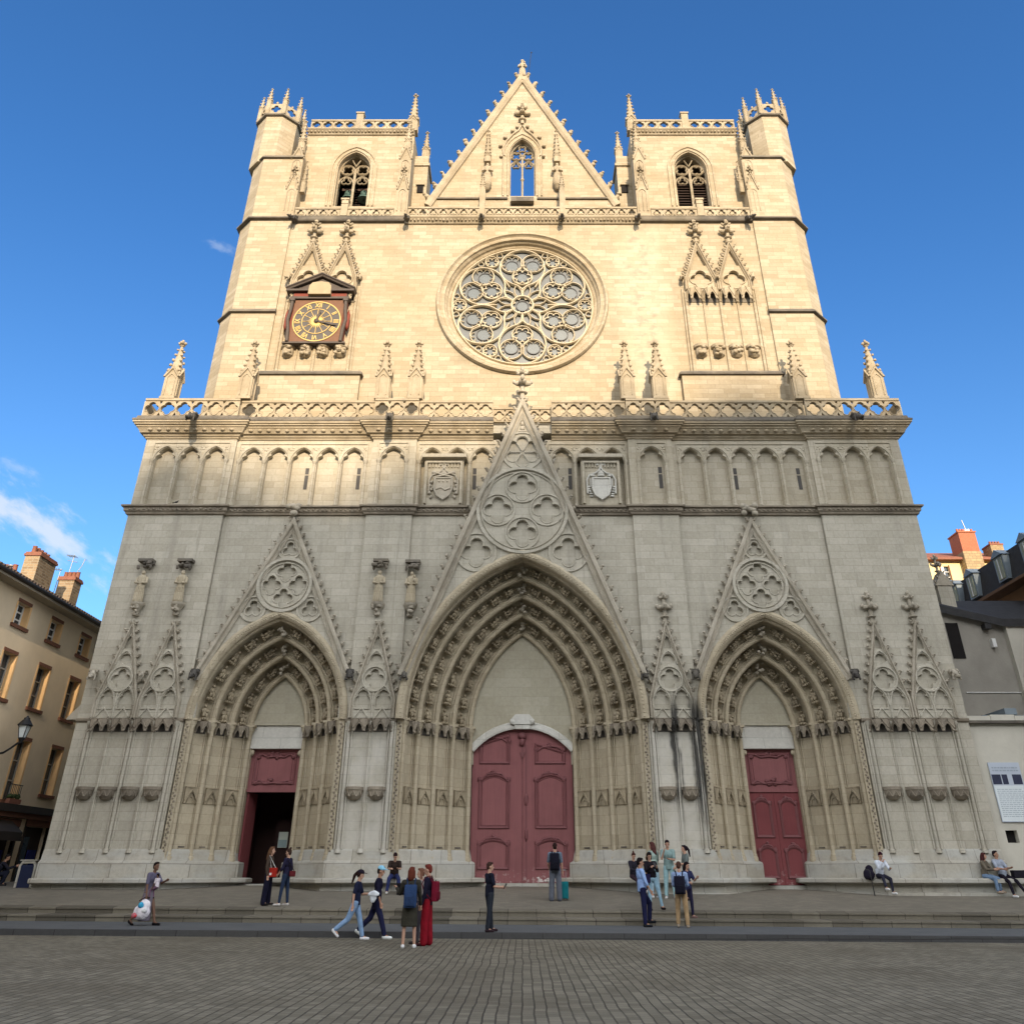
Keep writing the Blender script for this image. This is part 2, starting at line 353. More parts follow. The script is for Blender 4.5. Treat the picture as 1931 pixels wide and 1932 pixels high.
M['kerb'] = stone('kerb_stone', (0.068, 0.068, 0.068), (0.05, 0.05, 0.052), (0.03, 0.03, 0.03), bw=1.4, rh=3.0, mort=0.012, var=0.3, streak=0.0,
                  tint=(0.07, 0.065, 0.06))

# ------------------------------------------------------------------ mesh helpers
def _ico():
    bm = bmesh.new(); bmesh.ops.create_icosphere(bm, subdivisions=1, radius=1)
    bm.verts.index_update()
    v = [tuple(q.co) for q in bm.verts]; f = [[q.index for q in fc.verts] for fc in bm.faces]; bm.free(); return v, f
ICO_V, ICO_F = _ico()
def _ico2():
    bm = bmesh.new(); bmesh.ops.create_icosphere(bm, subdivisions=2, radius=1)
    bm.verts.index_update()
    v = [tuple(q.co) for q in bm.verts]; f = [[q.index for q in fc.verts] for fc in bm.faces]; bm.free(); return v, f
ICO2_V, ICO2_F = _ico2()

class MB:
    def __init__(s): s.v = []; s.f = []; s.m = []; s.sm = []
    def add(s, vs, fs, mi=0, smooth=False):
        o = len(s.v); s.v += [tuple(q) for q in vs]
        for f in fs:
            s.f.append([o + i for i in f]); s.m.append(mi); s.sm.append(smooth)
    def box(s, x0, x1, y0, y1, z0, z1, mi=0):
        vs = [(x, y, z) for z in (z0, z1) for y in (y0, y1) for x in (x0, x1)]
        s.add(vs, [(0, 2, 3, 1), (4, 5, 7, 6), (0, 1, 5, 4), (2, 6, 7, 3), (0, 4, 6, 2), (1, 3, 7, 5)], mi)
    def prism(s, poly, y0, y1, mi=0, plane='xz'):
        n = len(poly)
        if plane == 'xz': vs = [(a, y0, b) for a, b in poly] + [(a, y1, b) for a, b in poly]
        elif plane == 'xy': vs = [(a, b, y0) for a, b in poly] + [(a, b, y1) for a, b in poly]
        else: vs = [(y0, a, b) for a, b in poly] + [(y1, a, b) for a, b in poly]
        fs = [tuple(range(n)), tuple(range(2 * n - 1, n - 1, -1))]
        fs += [(i, i + n, (i + 1) % n + n, (i + 1) % n) for i in range(n)]
        s.add(vs, fs, mi)
    def tube(s, p0, p1, r0, r1=None, n=8, mi=0, caps=True, smooth=True):
        r1 = r0 if r1 is None else r1
        p0 = Vector(p0); p1 = Vector(p1); d = (p1 - p0).normalized()
        a = d.orthogonal().normalized(); b = d.cross(a)
        vs = []
        for p, r in ((p0, r0), (p1, r1)):
            for i in range(n):
                t = 2 * PI * i / n; vs.append(p + a * (r * math.cos(t)) + b * (r * math.sin(t)))
        s.add(vs, [(i, (i + 1) % n, n + (i + 1) % n, n + i) for i in range(n)], mi, smooth)
        if caps:
            s.add(vs[:n], [tuple(range(n))], mi); s.add(vs[n:], [tuple(range(n))], mi)
    def path_tube(s, pts, r, n=6, mi=0, closed=False):
        """round bar swept along 3-D points; r is one radius or a list"""
        k = len(pts); pts = [Vector(p) for p in pts]; vs = []
        up = None
        for i in range(k):
            if closed: d = pts[(i + 1) % k] - pts[i - 1]
            else: d = pts[min(i + 1, k - 1)] - pts[max(i - 1, 0)]
            d.normalize()
            a = d.orthogonal().normalized() if up is None else (up - d * up.dot(d))
            if a.length < 1e-4: a = d.orthogonal()
            a.normalize(); up = a; b = d.cross(a)
            rr = r[i] if isinstance(r, (list, tuple)) else r
            for j in range(n):
                t = 2 * PI * j / n; vs.append(pts[i] + a * (rr * math.cos(t)) + b * (rr * math.sin(t)))
        fs = []
        for i in range(k if closed else k - 1):
            i2 = (i + 1) % k
            for j in range(n):
                fs.append((i * n + j, i * n + (j + 1) % n, i2 * n + (j + 1) % n, i2 * n + j))
        s.add(vs, fs, mi, True)
        if not closed:
            s.add(vs[:n], [tuple(range(n))], mi); s.add(vs[-n:], [tuple(range(n))], mi)
    def lathe(s, prof, c=(0, 0, 0), n=10, mi=0, smooth=True, a0=0.0, a1=2 * PI, sx=1, sy=1):
        full = abs(a1 - a0 - 2 * PI) < 1e-6; k = n if full else n + 1
        vs = []
        for r, z in prof:
            for i in range(k):
                t = a0 + (a1 - a0) * i / n
                vs.append((c[0] + r * sx * math.cos(t), c[1] + r * sy * math.sin(t), c[2] + z))
        fs = []
        for q in range(len(prof) - 1):
            for i in range(n):
                i2 = (i + 1) % k
                fs.append((q * k + i, q * k + i2, (q + 1) * k + i2, (q + 1) * k + i))
        s.add(vs, fs, mi, smooth)
        s.add(vs[:k], [tuple(range(k))], mi); s.add(vs[-k:], [tuple(range(k))], mi)
    def blob(s, c, r, mi=0, jit=0.18, rot=None, fine=False):
        V, Fc = (ICO2_V, ICO2_F) if fine else (ICO_V, ICO_F)
        rx, ry, rz = r if isinstance(r, (tuple, list)) else (r, r, r)
        vs = []
        for q in V:
            k = 1 + random.uniform(-jit, jit)
            p = Vector((q[0] * rx * k, q[1] * ry * k, q[2] * rz * k))
            if rot: p = rot @ p
            vs.append((c[0] + p.x, c[1] + p.y, c[2] + p.z))
        s.add(vs, Fc, mi, True)
    def sweep(s, path, prof, closed=False, plane='xz', base=0.0, pclosed=False, mi=0, smooth=False, caps=True):
        """path: 2-D points; prof: (offset along the left normal, height d).  plane xz: y = base - d;  plane xy: z = base + d"""
        k = len(path); m_ = len(prof); vs = []
        for i in range(k):
            p = Vector(path[i])
            if closed or 0 < i < k - 1:
                a = (p - Vector(path[i - 1])).normalized(); b = (Vector(path[(i + 1) % k]) - p).normalized()
                na = Vector((-a.y, a.x)); nb = Vector((-b.y, b.x)); nn = na + nb
                if nn.length < 1e-5: nn = na
                nn.normalize(); sc_ = 1.0 / max(0.35, nn.dot(na))
            else:
                a = (Vector(path[1]) - p) if i == 0 else (p - Vector(path[i - 1]))
                a.normalize(); nn = Vector((-a.y, a.x)); sc_ = 1.0
            for o, d in prof:
                q = p + nn * (o * sc_)
                vs.append((q.x, base - d, q.y) if plane == 'xz' else (q.x, q.y, base + d))
        fs = []
        for i in range(k if closed else k - 1):
            i2 = (i + 1) % k
            for j in range(m_ if pclosed else m_ - 1):
                j2 = (j + 1) % m_
                fs.append((i * m_ + j, i * m_ + j2, i2 * m_ + j2, i2 * m_ + j))
        s.add(vs, fs, mi, smooth)
        if caps and not closed:
            s.add(vs[:m_], [tuple(range(m_))], mi); s.add(vs[-m_:], [tuple(range(m_))], mi)
    def plate(s, outer, holes, y0, y1, mi=0, back=False, mis=None):
        """flat slab facing -y with holes cut through; y0 front, y1 back"""
        bm = bmesh.new(); es = []
        for lp in [outer] + list(holes):
            vv = [bm.verts.new((a, 0, b)) for a, b in lp]
            for i in range(len(vv)): es.append(bm.edges.new((vv[i - 1], vv[i])))
        bmesh.ops.triangle_fill(bm, use_beauty=True, use_dissolve=False, edges=es, normal=(0, -1, 0))
        bm.verts.index_update()
        vs = [(q.co.x, y0, q.co.z) for q in bm.verts]; fs = [[q.index for q in f.verts] for f in bm.faces]
        bm.free(); s.add(vs, fs, mi)
        if back: s.add([(a, y1, c) for a, _, c in vs], fs, mi)
        for lp in [outer] + list(holes):
            n = len(lp)
            vs = [(a, y0, b) for a, b in lp] + [(a, y1, b) for a, b in lp]
            s.add(vs, [(i, (i + 1) % n, n + (i + 1) % n, n + i) for i in range(n)], mi if mis is None else mis)
    def xf(s, mat, start=0):
        for i in range(start, len(s.v)):
            q = mat @ Vector(s.v[i]); s.v[i] = (q.x, q.y, q.z)
    def mesh(s, name, mats):
        me = bpy.data.meshes.new(name)
        me.from_pydata(s.v, [], s.f)
        for m_ in (mats if isinstance(mats, (list, tuple)) else [mats]): me.materials.append(m_)
        me.polygons.foreach_set('material_index', s.m); me.polygons.foreach_set('use_smooth', s.sm)
        bm = bmesh.new(); bm.from_mesh(me)
        bmesh.ops.recalc_face_normals(bm, faces=bm.faces); bm.to_mesh(me); bm.free()
        me.update(); return me
    def build(s, name, mats, parent=None):
        return link(name, s.mesh(name, mats), parent)

def link(name, me, parent=None, loc=None, rot=None, scale=None):
    o = bpy.data.objects.new(name, me); COL.objects.link(o)
    if parent is not None:
        o.parent = parent
        o.matrix_parent_inverse = Matrix.Translation(-WORLD.get(parent.name, Vector((0, 0, 0))))
    if loc: o.location = loc
    if rot: o.rotation_euler = rot
    if scale: o.scale = scale
    return o
WORLD = {}
def thing(name, label, cat, loc=(0, 0, 0), group=None):
    o = bpy.data.objects.new(name, None); COL.objects.link(o); o.location = loc
    o.empty_display_size = 0.3
    WORLD[o.name] = Vector(loc); o['label'] = label; o['category'] = cat
    if group: o['group'] = group
    return o
def tag(o, label, cat, group=None):
    o['label'] = label; o['category'] = cat
    if group: o['group'] = group
    return o
def struct(o): o['kind'] = 'structure'; return o

def circle(cx, cz, r, n=32, a0=0.0):
    return [(cx + r * math.cos(a0 + 2 * PI * i / n), cz + r * math.sin(a0 + 2 * PI * i / n)) for i in range(n)]
def foil(cx, cz, r, n=4, rot=0.0, k=None, seg=9):
    """outline of an n-foil of overall radius r (lobe radius share k)"""
    if k is None: k = {3: .50, 4: .445, 6: .36}.get(n, .5)
    lr = r * k; d = r - lr
    # lobes meet on the bisectors
    half = PI / n
    c = d * math.cos(half); disc = lr * lr - (d * math.sin(half)) ** 2
    rin = c + math.sqrt(max(disc, 0.0)) if disc > 0 else c
    px, pz = rin * math.cos(half), rin * math.sin(half)
    a = math.atan2(pz, px - d)
    out = []
    for i in range(n):
        th = rot + 2 * PI * i / n
        for j in range(seg):
            t = -a + 2 * a * j / seg
            qx = d + lr * math.cos(t); qz = lr * math.sin(t)
            out.append((cx + qx * math.cos(th) - qz * math.sin(th), cz + qx * math.sin(th) + qz * math.cos(th)))
    return out
def arch(x0, a, zs, h, n=14):
    """pointed arch from left springing over the apex to the right springing"""
    Rr = (a * a + h * h) / (2 * a); cx = x0 - a + Rr
    t1 = math.acos(max(-1, min(1, (x0 - cx) / Rr)))
    L = [(cx + Rr * math.cos(PI - (PI - t1) * i / n), zs + Rr * math.sin(PI - (PI - t1) * i / n)) for i in range(n + 1)]
    L[0] = (x0 - a, zs); L[-1] = (x0, zs + h)
    return L + [(2 * x0 - p[0], p[1]) for p in reversed(L[:-1])]
def lancet(x0, a, z0, zs, h, n=8):
    return [(x0 - a, z0)] + arch(x0, a, zs, h, n) + [(x0 + a, z0)]
def trefoil_arch(x0, a, z0, zs, h):
    """lancet with cusps: three-lobed head"""
    A = lancet(x0, a, z0, zs, h, 10); out = []
    full = arch(x0, a, zs, h, 12)
    # indent cusps at 1/3 of each flank
    n = len(full)
    out = [(x0 - a, z0)]
    for i, p in enumerate(full):
        t = i / (n - 1)
        c = 0.0
        for tc, wd in ((0.20, 0.055), (0.80, 0.055)):
            c = max(c, 1 - abs(t - tc) / wd)
        c = max(0, c)
        out.append((p[0] + (x0 - p[0]) * 0.34 * c, p[1] + (zs - 0.02 - p[1]) * 0.10 * c))
    out.append((x0 + a, z0))
    return out

GT = -0.0065
def ground_z(x, y):
    if y < -9.5: b = 0.0
    elif y < -6.0: b = 0.14 + (y + 9.5) / 3.5 * 0.03
    elif y < -4.8: b = 0.335
    elif y < -0.9: b = 0.50 + (y + 4.8) / 3.9 * 0.42
    elif y < 2.4: b = 0.92 + (y + 0.9) / 3.3 * 0.17
    else: b = 1.09
    return b + GT * x
def strip(name, mat, rows, x0=-70, x1=70, nx=28):
    """sheet (or stepped sheet) running along x; rows = (y, z) profile"""
    mb = MB(); vs = []
    for i in range(nx + 1):
        x = x0 + (x1 - x0) * i / nx
        for y, z in rows: vs.append((x, y, z + GT * x))
    k = len(rows)
    mb.add(vs, [(i * k + j, (i + 1) * k + j, (i + 1) * k + j + 1, i * k + j + 1) for i in range(nx) for j in range(k - 1)])
    return struct(mb.build(name, mat))
plaza = strip('plaza', M['setts'], [(-400, 0), (-60, 0), (-9.5, 0)], -400, 400, 40)
strip('kerb', M['kerb'], [(-9.496, -0.1), (-9.496, 0.14), (-9.24, 0.1425)])
strip('pavement', M['asphalt'], [(-9.24, 0.1385), (-6.0, 0.17)])
strip('step', M['step'], [(-6.0, 0.05), (-6.0, 0.285), (-6.03, 0.29), (-6.03, 0.33), (-6.015, 0.335), (-4.8, 0.34)])
strip('step', M['step'], [(-4.8, 0.2), (-4.8, 0.45), (-4.83, 0.455), (-4.83, 0.495), (-4.815, 0.50), (-4.4, 0.543)])
strip('terrace', M['terrace'], [(-4.4, 0.539), (-0.9, 0.92), (2.4, 1.09), (60, 1.09), (400, 1.0)], -400, 400, 60)
# ================================================================== CATHEDRAL
cath = thing('cathedral', 'pale limestone gothic cathedral front with two towers, a great rose window and three red portals', 'cathedral', (0, 0, 0.9))

def crocket(mb, x, y, z, nx, nz, s, mi=0):
    """curled leaf: a stem rooted in the moulding, a blade leaning upwards and a knob at its tip"""
    a = math.atan2(nx, nz) * .55
    rot = Matrix.Rotation(a, 4, 'Y')
    mb.blob((x + nx * s * .08, y, z + nz * s * .08), (s * .30, s * .24, s * .26), mi, .25)
    mb.blob((x + nx * s * .26, y - s * .03, z + nz * s * .26 + s * .10), (s * .25, s * .26, s * .32), mi, .35, rot)
    mb.blob((x + nx * s * .44, y - s * .12, z + nz * s * .42 + s * .24), (s * .25, s * .24, s * .17), mi, .4)
    mb.blob((x + nx * s * .34, y + s * .10, z + nz * s * .30 - s * .04), (s * .16, s * .18, s * .14), mi, .4)
def finial(mb, x, y, z, h, mi=0):
    mb.tube((x, y, z - .05 * h), (x, y, z + .95 * h), .075 * h, .05 * h, 6, mi)
    mb.lathe([(.06 * h, 0), (.15 * h, .02 * h), (.15 * h, .05 * h), (.06 * h, .08 * h)], (x, y, z + .12 * h), 8, mi)
    for zz, rr, bs in ((.46, .13, .11), (.80, .07, .075)):
        for k in range(4):
            a = PI / 2 * k; c, s_ = math.cos(a), math.sin(a)
            mb.blob((x + rr * h * c, y + rr * h * s_, z + zz * h), (bs * h * (1 + .35 * abs(c)), bs * h * (1 + .35 * abs(s_)), bs * h * .8), mi, .3)
            mb.blob((x + (rr + bs) * h * c, y + (rr + bs) * h * s_, z + (zz + .05) * h), (bs * .62 * h, bs * .62 * h, bs * .75 * h), mi, .3)
    mb.blob((x, y, z + h * .96), (.07 * h, .07 * h, .10 * h), mi, .2)
def rake_crockets(mb, p0, p1, y, n, s, side, mi=0):
    d = Vector((p1[0] - p0[0], p1[1] - p0[1])); L = d.length; d /= L
    nx, nz = (-d.y, d.x) if side < 0 else (d.y, -d.x)
    for i in range(n):
        t = (i + .55) / n
        q = .9 + .2 * random.random()
        crocket(mb, p0[0] + d.x * L * t, y, p0[1] + d.y * L * t, nx, nz, s * q, mi)
def ring(mb, cx, cz, r, w, d, base, mi=0, n=36):
    mb.sweep(circle(cx, cz, r, n), [(-w, 0), (-w * .6, d), (w * .6, d), (w, 0)], True, 'xz', base, False, mi, False)

RAKE = [(-1.0, 0.0), (-1.0, .45), (-.82, .7), (-.72, .25), (-.55, .25), (-.42, .9), (-.16, 1.0), (0.0, .55), (0.0, -1.6)]
def rake(mb, pts, w, d, base, mi=0):
    mb.sweep(pts, [(o * w, h * d) for o, h in RAKE], False, 'xz', base, False, mi)

# ---------------- plan of the lower storey
SP = 10.55                                   # portal axes
BAYS = [(-18.3, -13.9, -.3), (-13.9, -7.25, -.15), (-7.25, -5.13, -.3), (-5.13, 5.13, -.15), (5.13, 7.25, -.3), (7.25, 13.9, -.15), (13.9, 18.3, -.3)]
MAIN = dict(x=0.0, a=[4.86, 4.34, 3.66, 2.98, 2.28], y=[-.1, .55, 1.15, 1.75, 2.4], top=[13.86, 13.23, 12.55, 11.86, 11.18], zs=7.02, hood=(5.12, 14.1))
SIDE = dict(a=[3.05, 2.44, 1.83, 1.2], y=[-.08, .58, 1.2, 1.85], top=[11.2, 10.55, 9.88, 9.2], zs=7.02, hood=(3.27, 11.48))

wall = MB()
for x0, x1, yb in BAYS:
    if yb < -.2: wall.box(x0, x1, yb, .6, .3, 16.4)
for sgn in (-1, 1):
    o = [(sgn * 7.25, .3), (sgn * 13.9, .3), (sgn * 13.9, 16.4), (sgn * 7.25, 16.4)]
    c = sgn * SP
    o = [(c - 3.325, 16.4), (c - 3.325, .3), (c - 3.16, .3)] + lancet(c, 3.16, .31, 7.02, 4.35, 14)[1:-1] + [(c + 3.16, .3), (c + 3.325, .3), (c + 3.325, 16.4)]
    wall.plate(o, [], -.15, .6)
o = [(-5.13, 16.4), (-5.13, .3), (-5.0, .3)] + lancet(0, 5.0, .31, 7.02, 7.0, 18)[1:-1] + [(5.0, .3), (5.13, .3), (5.13, 16.4)]
wall.plate(o, [], -.15, .6)
wall.box(-18.3, -17.6, .601, 30, .3, 20.6); wall.box(17.6, 18.3, .601, 30, .3, 20.6)
for s_ in (-1, 1):
    for a_, b_ in ((13.5, 13.9), (7.25, 7.6), (4.95, 5.13)):
        wall.box(min(s_ * a_, s_ * b_), max(s_ * a_, s_ * b_), -.285, -.15, 7.09, 8.9)
wall_o = wall.build('wall', M['wall'], cath)

def polyline(xs):
    return xs
FRONT_L = [(-18.3, 8), (-18.3, -.3), (-13.9, -.3), (-13.9, -.15), (-7.25, -.15), (-7.25, -.3), (-5.13, -.3), (-5.13, -.15), (-1.2, -.15)]
FRONT_R = [(-x, y) for x, y in reversed(FRONT_L)]
# carved string course at the foot of the arcade
sc_ = MB()
for pl in (FRONT_L, FRONT_R):
    sc_.sweep(pl, [(0, 15.95), (-.10, 15.97), (-.12, 16.04), (-.19, 16.1), (-.19, 16.26), (-.30, 16.29), (-.30, 16.36), (-.02, 16.44)], False, 'xy')
for x0, x1, yb in BAYS:
    n = int((x1 - x0) / .21)
    for i in range(n):
        xx = x0 + (x1 - x0) * (i + .5) / n
        sc_.blob((xx, yb - .19, 16.17 + random.uniform(-.015, .015)), (.085, .06, .065), 0, .3)
sc_.build('string_course', M['carvedd'], cath)

# blind arcade
def arcade(x0, n, w, yb, fr0, fr1, slits=()):
    mb = MB(); holes = []
    for i in range(n):
        xc = x0 + w * (i + .5)
        holes.append(trefoil_arch(xc, w / 2 - .10, 16.47, 18.74, .70))
    mb.plate([(fr0, 16.4), (fr1, 16.4), (fr1, 19.9), (fr0, 19.9)], holes, yb, yb + .27)
    mb.box(fr0 + .002, fr1 - .002, yb + .27, yb + .6, 16.4, 19.9, 1)
    for i in range(n):
        xc = x0 + w * (i + .5)
        mb.sweep(arch(xc, w / 2 - .015, 18.74, .76, 12), [(-.045, 0), (-.03, .06), (.04, .07), (.06, 0)], False, 'xz', yb)
        for sgn in (-1, 1):
            for q in range(3):
                mb.blob((xc + sgn * (w / 2 - .03 - .13 * q * .6), yb, 19.44 - .10 * abs(q - 1)), (.07, .03, .05), 0, .3)
    mb.sweep([(x0 - .05, 16.5), (x0 - .05, 19.66), (x0 + n * w + .05, 19.66), (x0 + n * w + .05, 16.5)], [(-.03, 0), (-.02, .05), (.02, .05), (.035, 0)], False, 'xz', yb)
    o = mb.build('blind_arcade', [M['arc'], M['arc']], cath)
    for i in range(n + 1):
        c = MB(); xc = x0 + w * i
        c.tube((xc, yb - .03, 16.55), (xc, yb - .03, 18.62), .062, None, 8)
        c.lathe([(.10, 0), (.10, .05), (.065, .12)], (xc, yb - .03, 16.45), 8)
        c.lathe([(.065, 0), (.085, .05), (.12, .15), (.12, .20)], (xc, yb - .03, 18.58), 8)
        c.build('colonnette', M['arc'], o)
    for xs, zb, zt in slits:
        s = MB(); s.box(xs - .085, xs + .085, yb + .25, yb + .30, zb, zt)
        s.box(xs - .085, xs + .085, yb + .245, yb + .25, zt - .38, zt - .33, 1)
        s.build('slit_window', [M['slit'], M['arc']], o)
    return o
arcade(-17.80, 3, 1.19, -.3, -18.3, -13.9)
arcade(-13.68, 5, 1.225, -.15, -13.9, -7.25, [(-13.68 + 1.225 * 2 + .85, 17.4, 18.5), (-13.68 + 1.225 * 4 + .9, 17.4, 18.5)])
arcade(-6.90, 1, 1.33, -.3, -7.25, -5.13)
arcade(-4.98, 3, 1.22, -.15, -5.13, -1.1, [(-2.3, 17.4, 18.5)])
arcade(1.32, 3, 1.22, -.15, 1.1, 5.13, [(2.3, 17.4, 18.5)])
arcade(5.57, 1, 1.33, -.3, 5.13, 7.25, [(6.62, 17.4, 18.5)])
arcade(7.555, 5, 1.225, -.15, 7.25, 13.9, [(7.555 + 1.225 * 2 + .25, 17.4, 18.5), (7.555 + 1.225 * 4 + .85, 17.4, 18.5)])
arcade(14.23, 3, 1.19, -.3, 13.9, 18.3)

# main cornice with a row of carved balls, dark weathered top
co = MB()
for pl in (FRONT_L[:-1] + [(-1.42, -.15)], [(1.42, -.15)] + FRONT_R[1:]):
    co.sweep(pl, [(.05, 19.80), (0, 19.86), (-.07, 19.88), (-.07, 19.94), (-.13, 19.97), (-.16, 20.03), (-.16, 20.06), (-.30, 20.10), (-.30, 20.13), (-.34, 20.2), (-.42, 20.33),
                  (-.46, 20.34), (-.46, 20.40), (-.55, 20.44), (-.55, 20.5), (-.62, 20.53), (-.62, 20.62), (.3, 20.63)], False, 'xy')
for x0, x1, yb in BAYS:
    parts_ = [(x0, x1)] if abs(x0 + x1) > .1 else [(x0, -1.5), (1.5, x1)]
    for xa, xb in parts_:
        n = int((xb - xa) / .43)
        for i in range(n):
            xx = xa + (xb - xa) * (i + .5) / n
            co.blob((xx, yb - .36, 20.22), (.13, .10, .085), 0, .12)
co.build('cornice', M['carvedw'], cath)
ws = MB()
for pl in (FRONT_L[:-1] + [(-1.42, -.15)], [(1.42, -.15)] + FRONT_R[1:]):
    ws.sweep(pl, [(.3, 20.625), (-.65, 20.625), (-.66, 20.70), (-.52, 20.80), (-.50, 20.92), (.3, 20.94)], False, 'xy')
ws.build('weathering_course', M['weather'], cath)

# pierced quatrefoil parapet
def balustrade(x0, x1, n, yf, z0, z1, k=.5, cap=True, mat='carvedw', nf=4, rot=0.0, name='balustrade', thick=.17):
    mb = MB(); w = (x1 - x0) / n; zc = (z0 + z1) / 2; rr = min(w, z1 - z0) * .44
    holes = [foil(x0 + w * (i + .5), zc - .01, rr, nf, rot, .52, 7) for i in range(n)]
    g = rr * .30
    for i in range(1, n):
        xx = x0 + w * i
        for zz, s in ((z1 - .03, -1), (z0 + .03, 1)):
            h = (z1 - z0) * .20
            holes.append([(xx - g * .8, zz), (xx, zz + s * h), (xx + g * .8, zz)])
    mb.plate([(x0, z0), (x1, z0), (x1, z1), (x0, z1)], holes, yf, yf + thick, 0, True)
    for i in range(n):
        mb.sweep(foil(x0 + w * (i + .5), zc - .01, rr * 1.07, nf, rot, .52, 7), [(-.02, 0), (-.012, .035), (.012, .035), (.02, 0)], True, 'xz', yf)
    if cap: mb.box(x0, x1, yf - .05, yf + thick + .05, z1 + .001, z1 + .12)
    return mb.build(name, M[mat], cath)
balustrade(-18.62, -13.95, 6, -.72, 20.93, 21.78); balustrade(13.95, 18.62, 6, -.72, 20.93, 21.78)
balustrade(-13.9, -7.3, 8, -.57, 20.93, 21.74); balustrade(7.3, 13.9, 8, -.57, 20.93, 21.74)
balustrade(-7.27, -5.1, 3, -.72, 20.93, 21.78); balustrade(5.1, 7.27, 3, -.72, 20.93, 21.78)
balustrade(-5.08, -1.45, 5, -.57, 20.93, 21.74); balustrade(1.45, 5.08, 5, -.57, 20.93, 21.74)
balustrade(-1.44, -.3, 2, -.1, 20.93, 21.62); balustrade(.3, 1.44, 2, -.1, 20.93, 21.62)
gf = MB(); gf.box(-18.3, 18.3, -.3, 1.2, 20.2, 20.62)
gf.box(-18.75, -18.55, -.55, 6, 20.93, 21.85); gf.box(18.55, 18.75, -.55, 6, 20.93, 21.85)
gf.box(-17.6, -16.5, 1.2, 30, 20.2, 20.6); gf.box(16.5, 17.6, 1.2, 30, 20.2, 20.6)
gf.build('gallery_floor', M['wall'], cath)

# ---------------- gables over the portals
def gable(x0, apex, foot, hw, hood, zs, yf, rounds, rw, rd, nck, cks, finial_h, bigring):
    mb = MB()
    ap = [p for p in arch(x0, hood[0] - .05, zs, hood[1] - .05 - zs, 26) if p[1] > foot + .12]
    outl = [(x0 - hw, foot), (x0, apex), (x0 + hw, foot)] + list(reversed(ap))
    holes = []
    for dx, z, r, n, rot, fr in rounds:
        if n: holes.append(foil(x0 + dx, z, r * fr, n, rot))
    mb.plate(outl, holes, yf, 0.0)
    mb.plate([(x0 - hw * .96, foot + .05), (x0, apex - .3), (x0 + hw * .96, foot + .05)] + list(reversed(ap)), [], yf + .15, yf + .16)
    for dx, z, r, n, rot, fr in rounds:
        if not (n == 4 and fr > .85): ring(mb, x0 + dx, z, r, .04 + .012 * r, .07, yf, 0, 30)
        if n: mb.sweep(foil(x0 + dx, z, r * fr * 1.06, n, rot), [(-.03, 0), (-.015, .035), (.015, .035), (.03, 0)], True, 'xz', yf)
    for dx, z, r in bigring:
        ring(mb, x0 + dx, z, r, .10, .13, yf, 0, 48)
        ring(mb, x0 + dx, z, r - .17, .035, .06, yf, 0, 48)
    o = mb.build('gable', M['wall'], cath)
    ck = MB()
    rake(ck, [(x0 - hw, foot), (x0, apex), (x0 + hw, foot)], rw, rd, yf)
    rake_crockets(ck, (x0 - hw, foot), (x0, apex), yf + .05, int(nck * 1.12), cks * .76, -1)
    rake_crockets(ck, (x0 + hw, foot), (x0, apex), yf + .05, int(nck * 1.12), cks * .76, 1)
    if finial_h: finial(ck, x0, yf + .05, apex, finial_h)
    ck.build('crocketed_coping', M['carved'], o)
    return o
q = PI / 2
for sgn in (-1, 1):
    rr = [(0, 14.27, .49, 3, q, .70), (-1.235, 11.56, .54, 3, q, .68), (1.235, 11.56, .54, 3, q, .68)]
    for k in range(4): rr.append((.60 * math.cos(q * k), 12.63 + .60 * math.sin(q * k), .47, 4, 0, .90))
    g = gable(sgn * SP, 15.83, 8.7, 3.38, SIDE['hood'], 7.02, -.32, rr, .36, .16, 17, .40, 0, [(0, 12.63, 1.17)])
    f = MB()                                     # leafy cap where the gable meets the string course
    for k in range(9): f.blob((sgn * SP + random.uniform(-.3, .3), -.42, 16.1 + random.uniform(-.15, .28)), (.17, .14, .15), 0, .3)
    f.build('finial', M['carved'], g)
rr = [(-2.07, 14.04, .88, 4, 0, .74), (2.07, 14.04, .88, 4, 0, .74), (0, 19.06, .98, 6, PI / 6, .80)]
for k in range(4): rr.append((1.13 * math.cos(q * k), 16.07 + 1.13 * math.sin(q * k), .76, 4, 0, .82))
mg = gable(0, 22.05, 8.75, 5.22, MAIN['hood'], 7.02, -.62, rr, .44, .20, 25, .46, 1.75, [(0, 16.07, 2.06)])
st = MB()                                        # six-rayed star and the little relief figure above it
for k in range(6):
    a = PI / 3 * k; st.tube((.08 * math.cos(a), -.56, 19.06 + .08 * math.sin(a)), (.72 * math.cos(a), -.56, 19.06 + .72 * math.sin(a)), .035, None, 5)
st.build('star_tracery', M['wall'], mg)
fg = MB(); fg.box(-.17, .17, -.68, -.6, 20.1, 20.17)
for z, r in ((20.3, (.13, .06, .16)), (20.55, (.12, .06, .16)), (20.75, (.10, .06, .12)), (20.92, (.065, .06, .075))): fg.blob((0, -.64, z), r, 0, .12)
fg.blob((-.16, -.64, 20.66), (.1, .04, .045), 0, .1); fg.blob((.17, -.64, 20.5), (.05, .04, .14), 0, .1)
fg.build('relief_figure', M['carved'], mg)

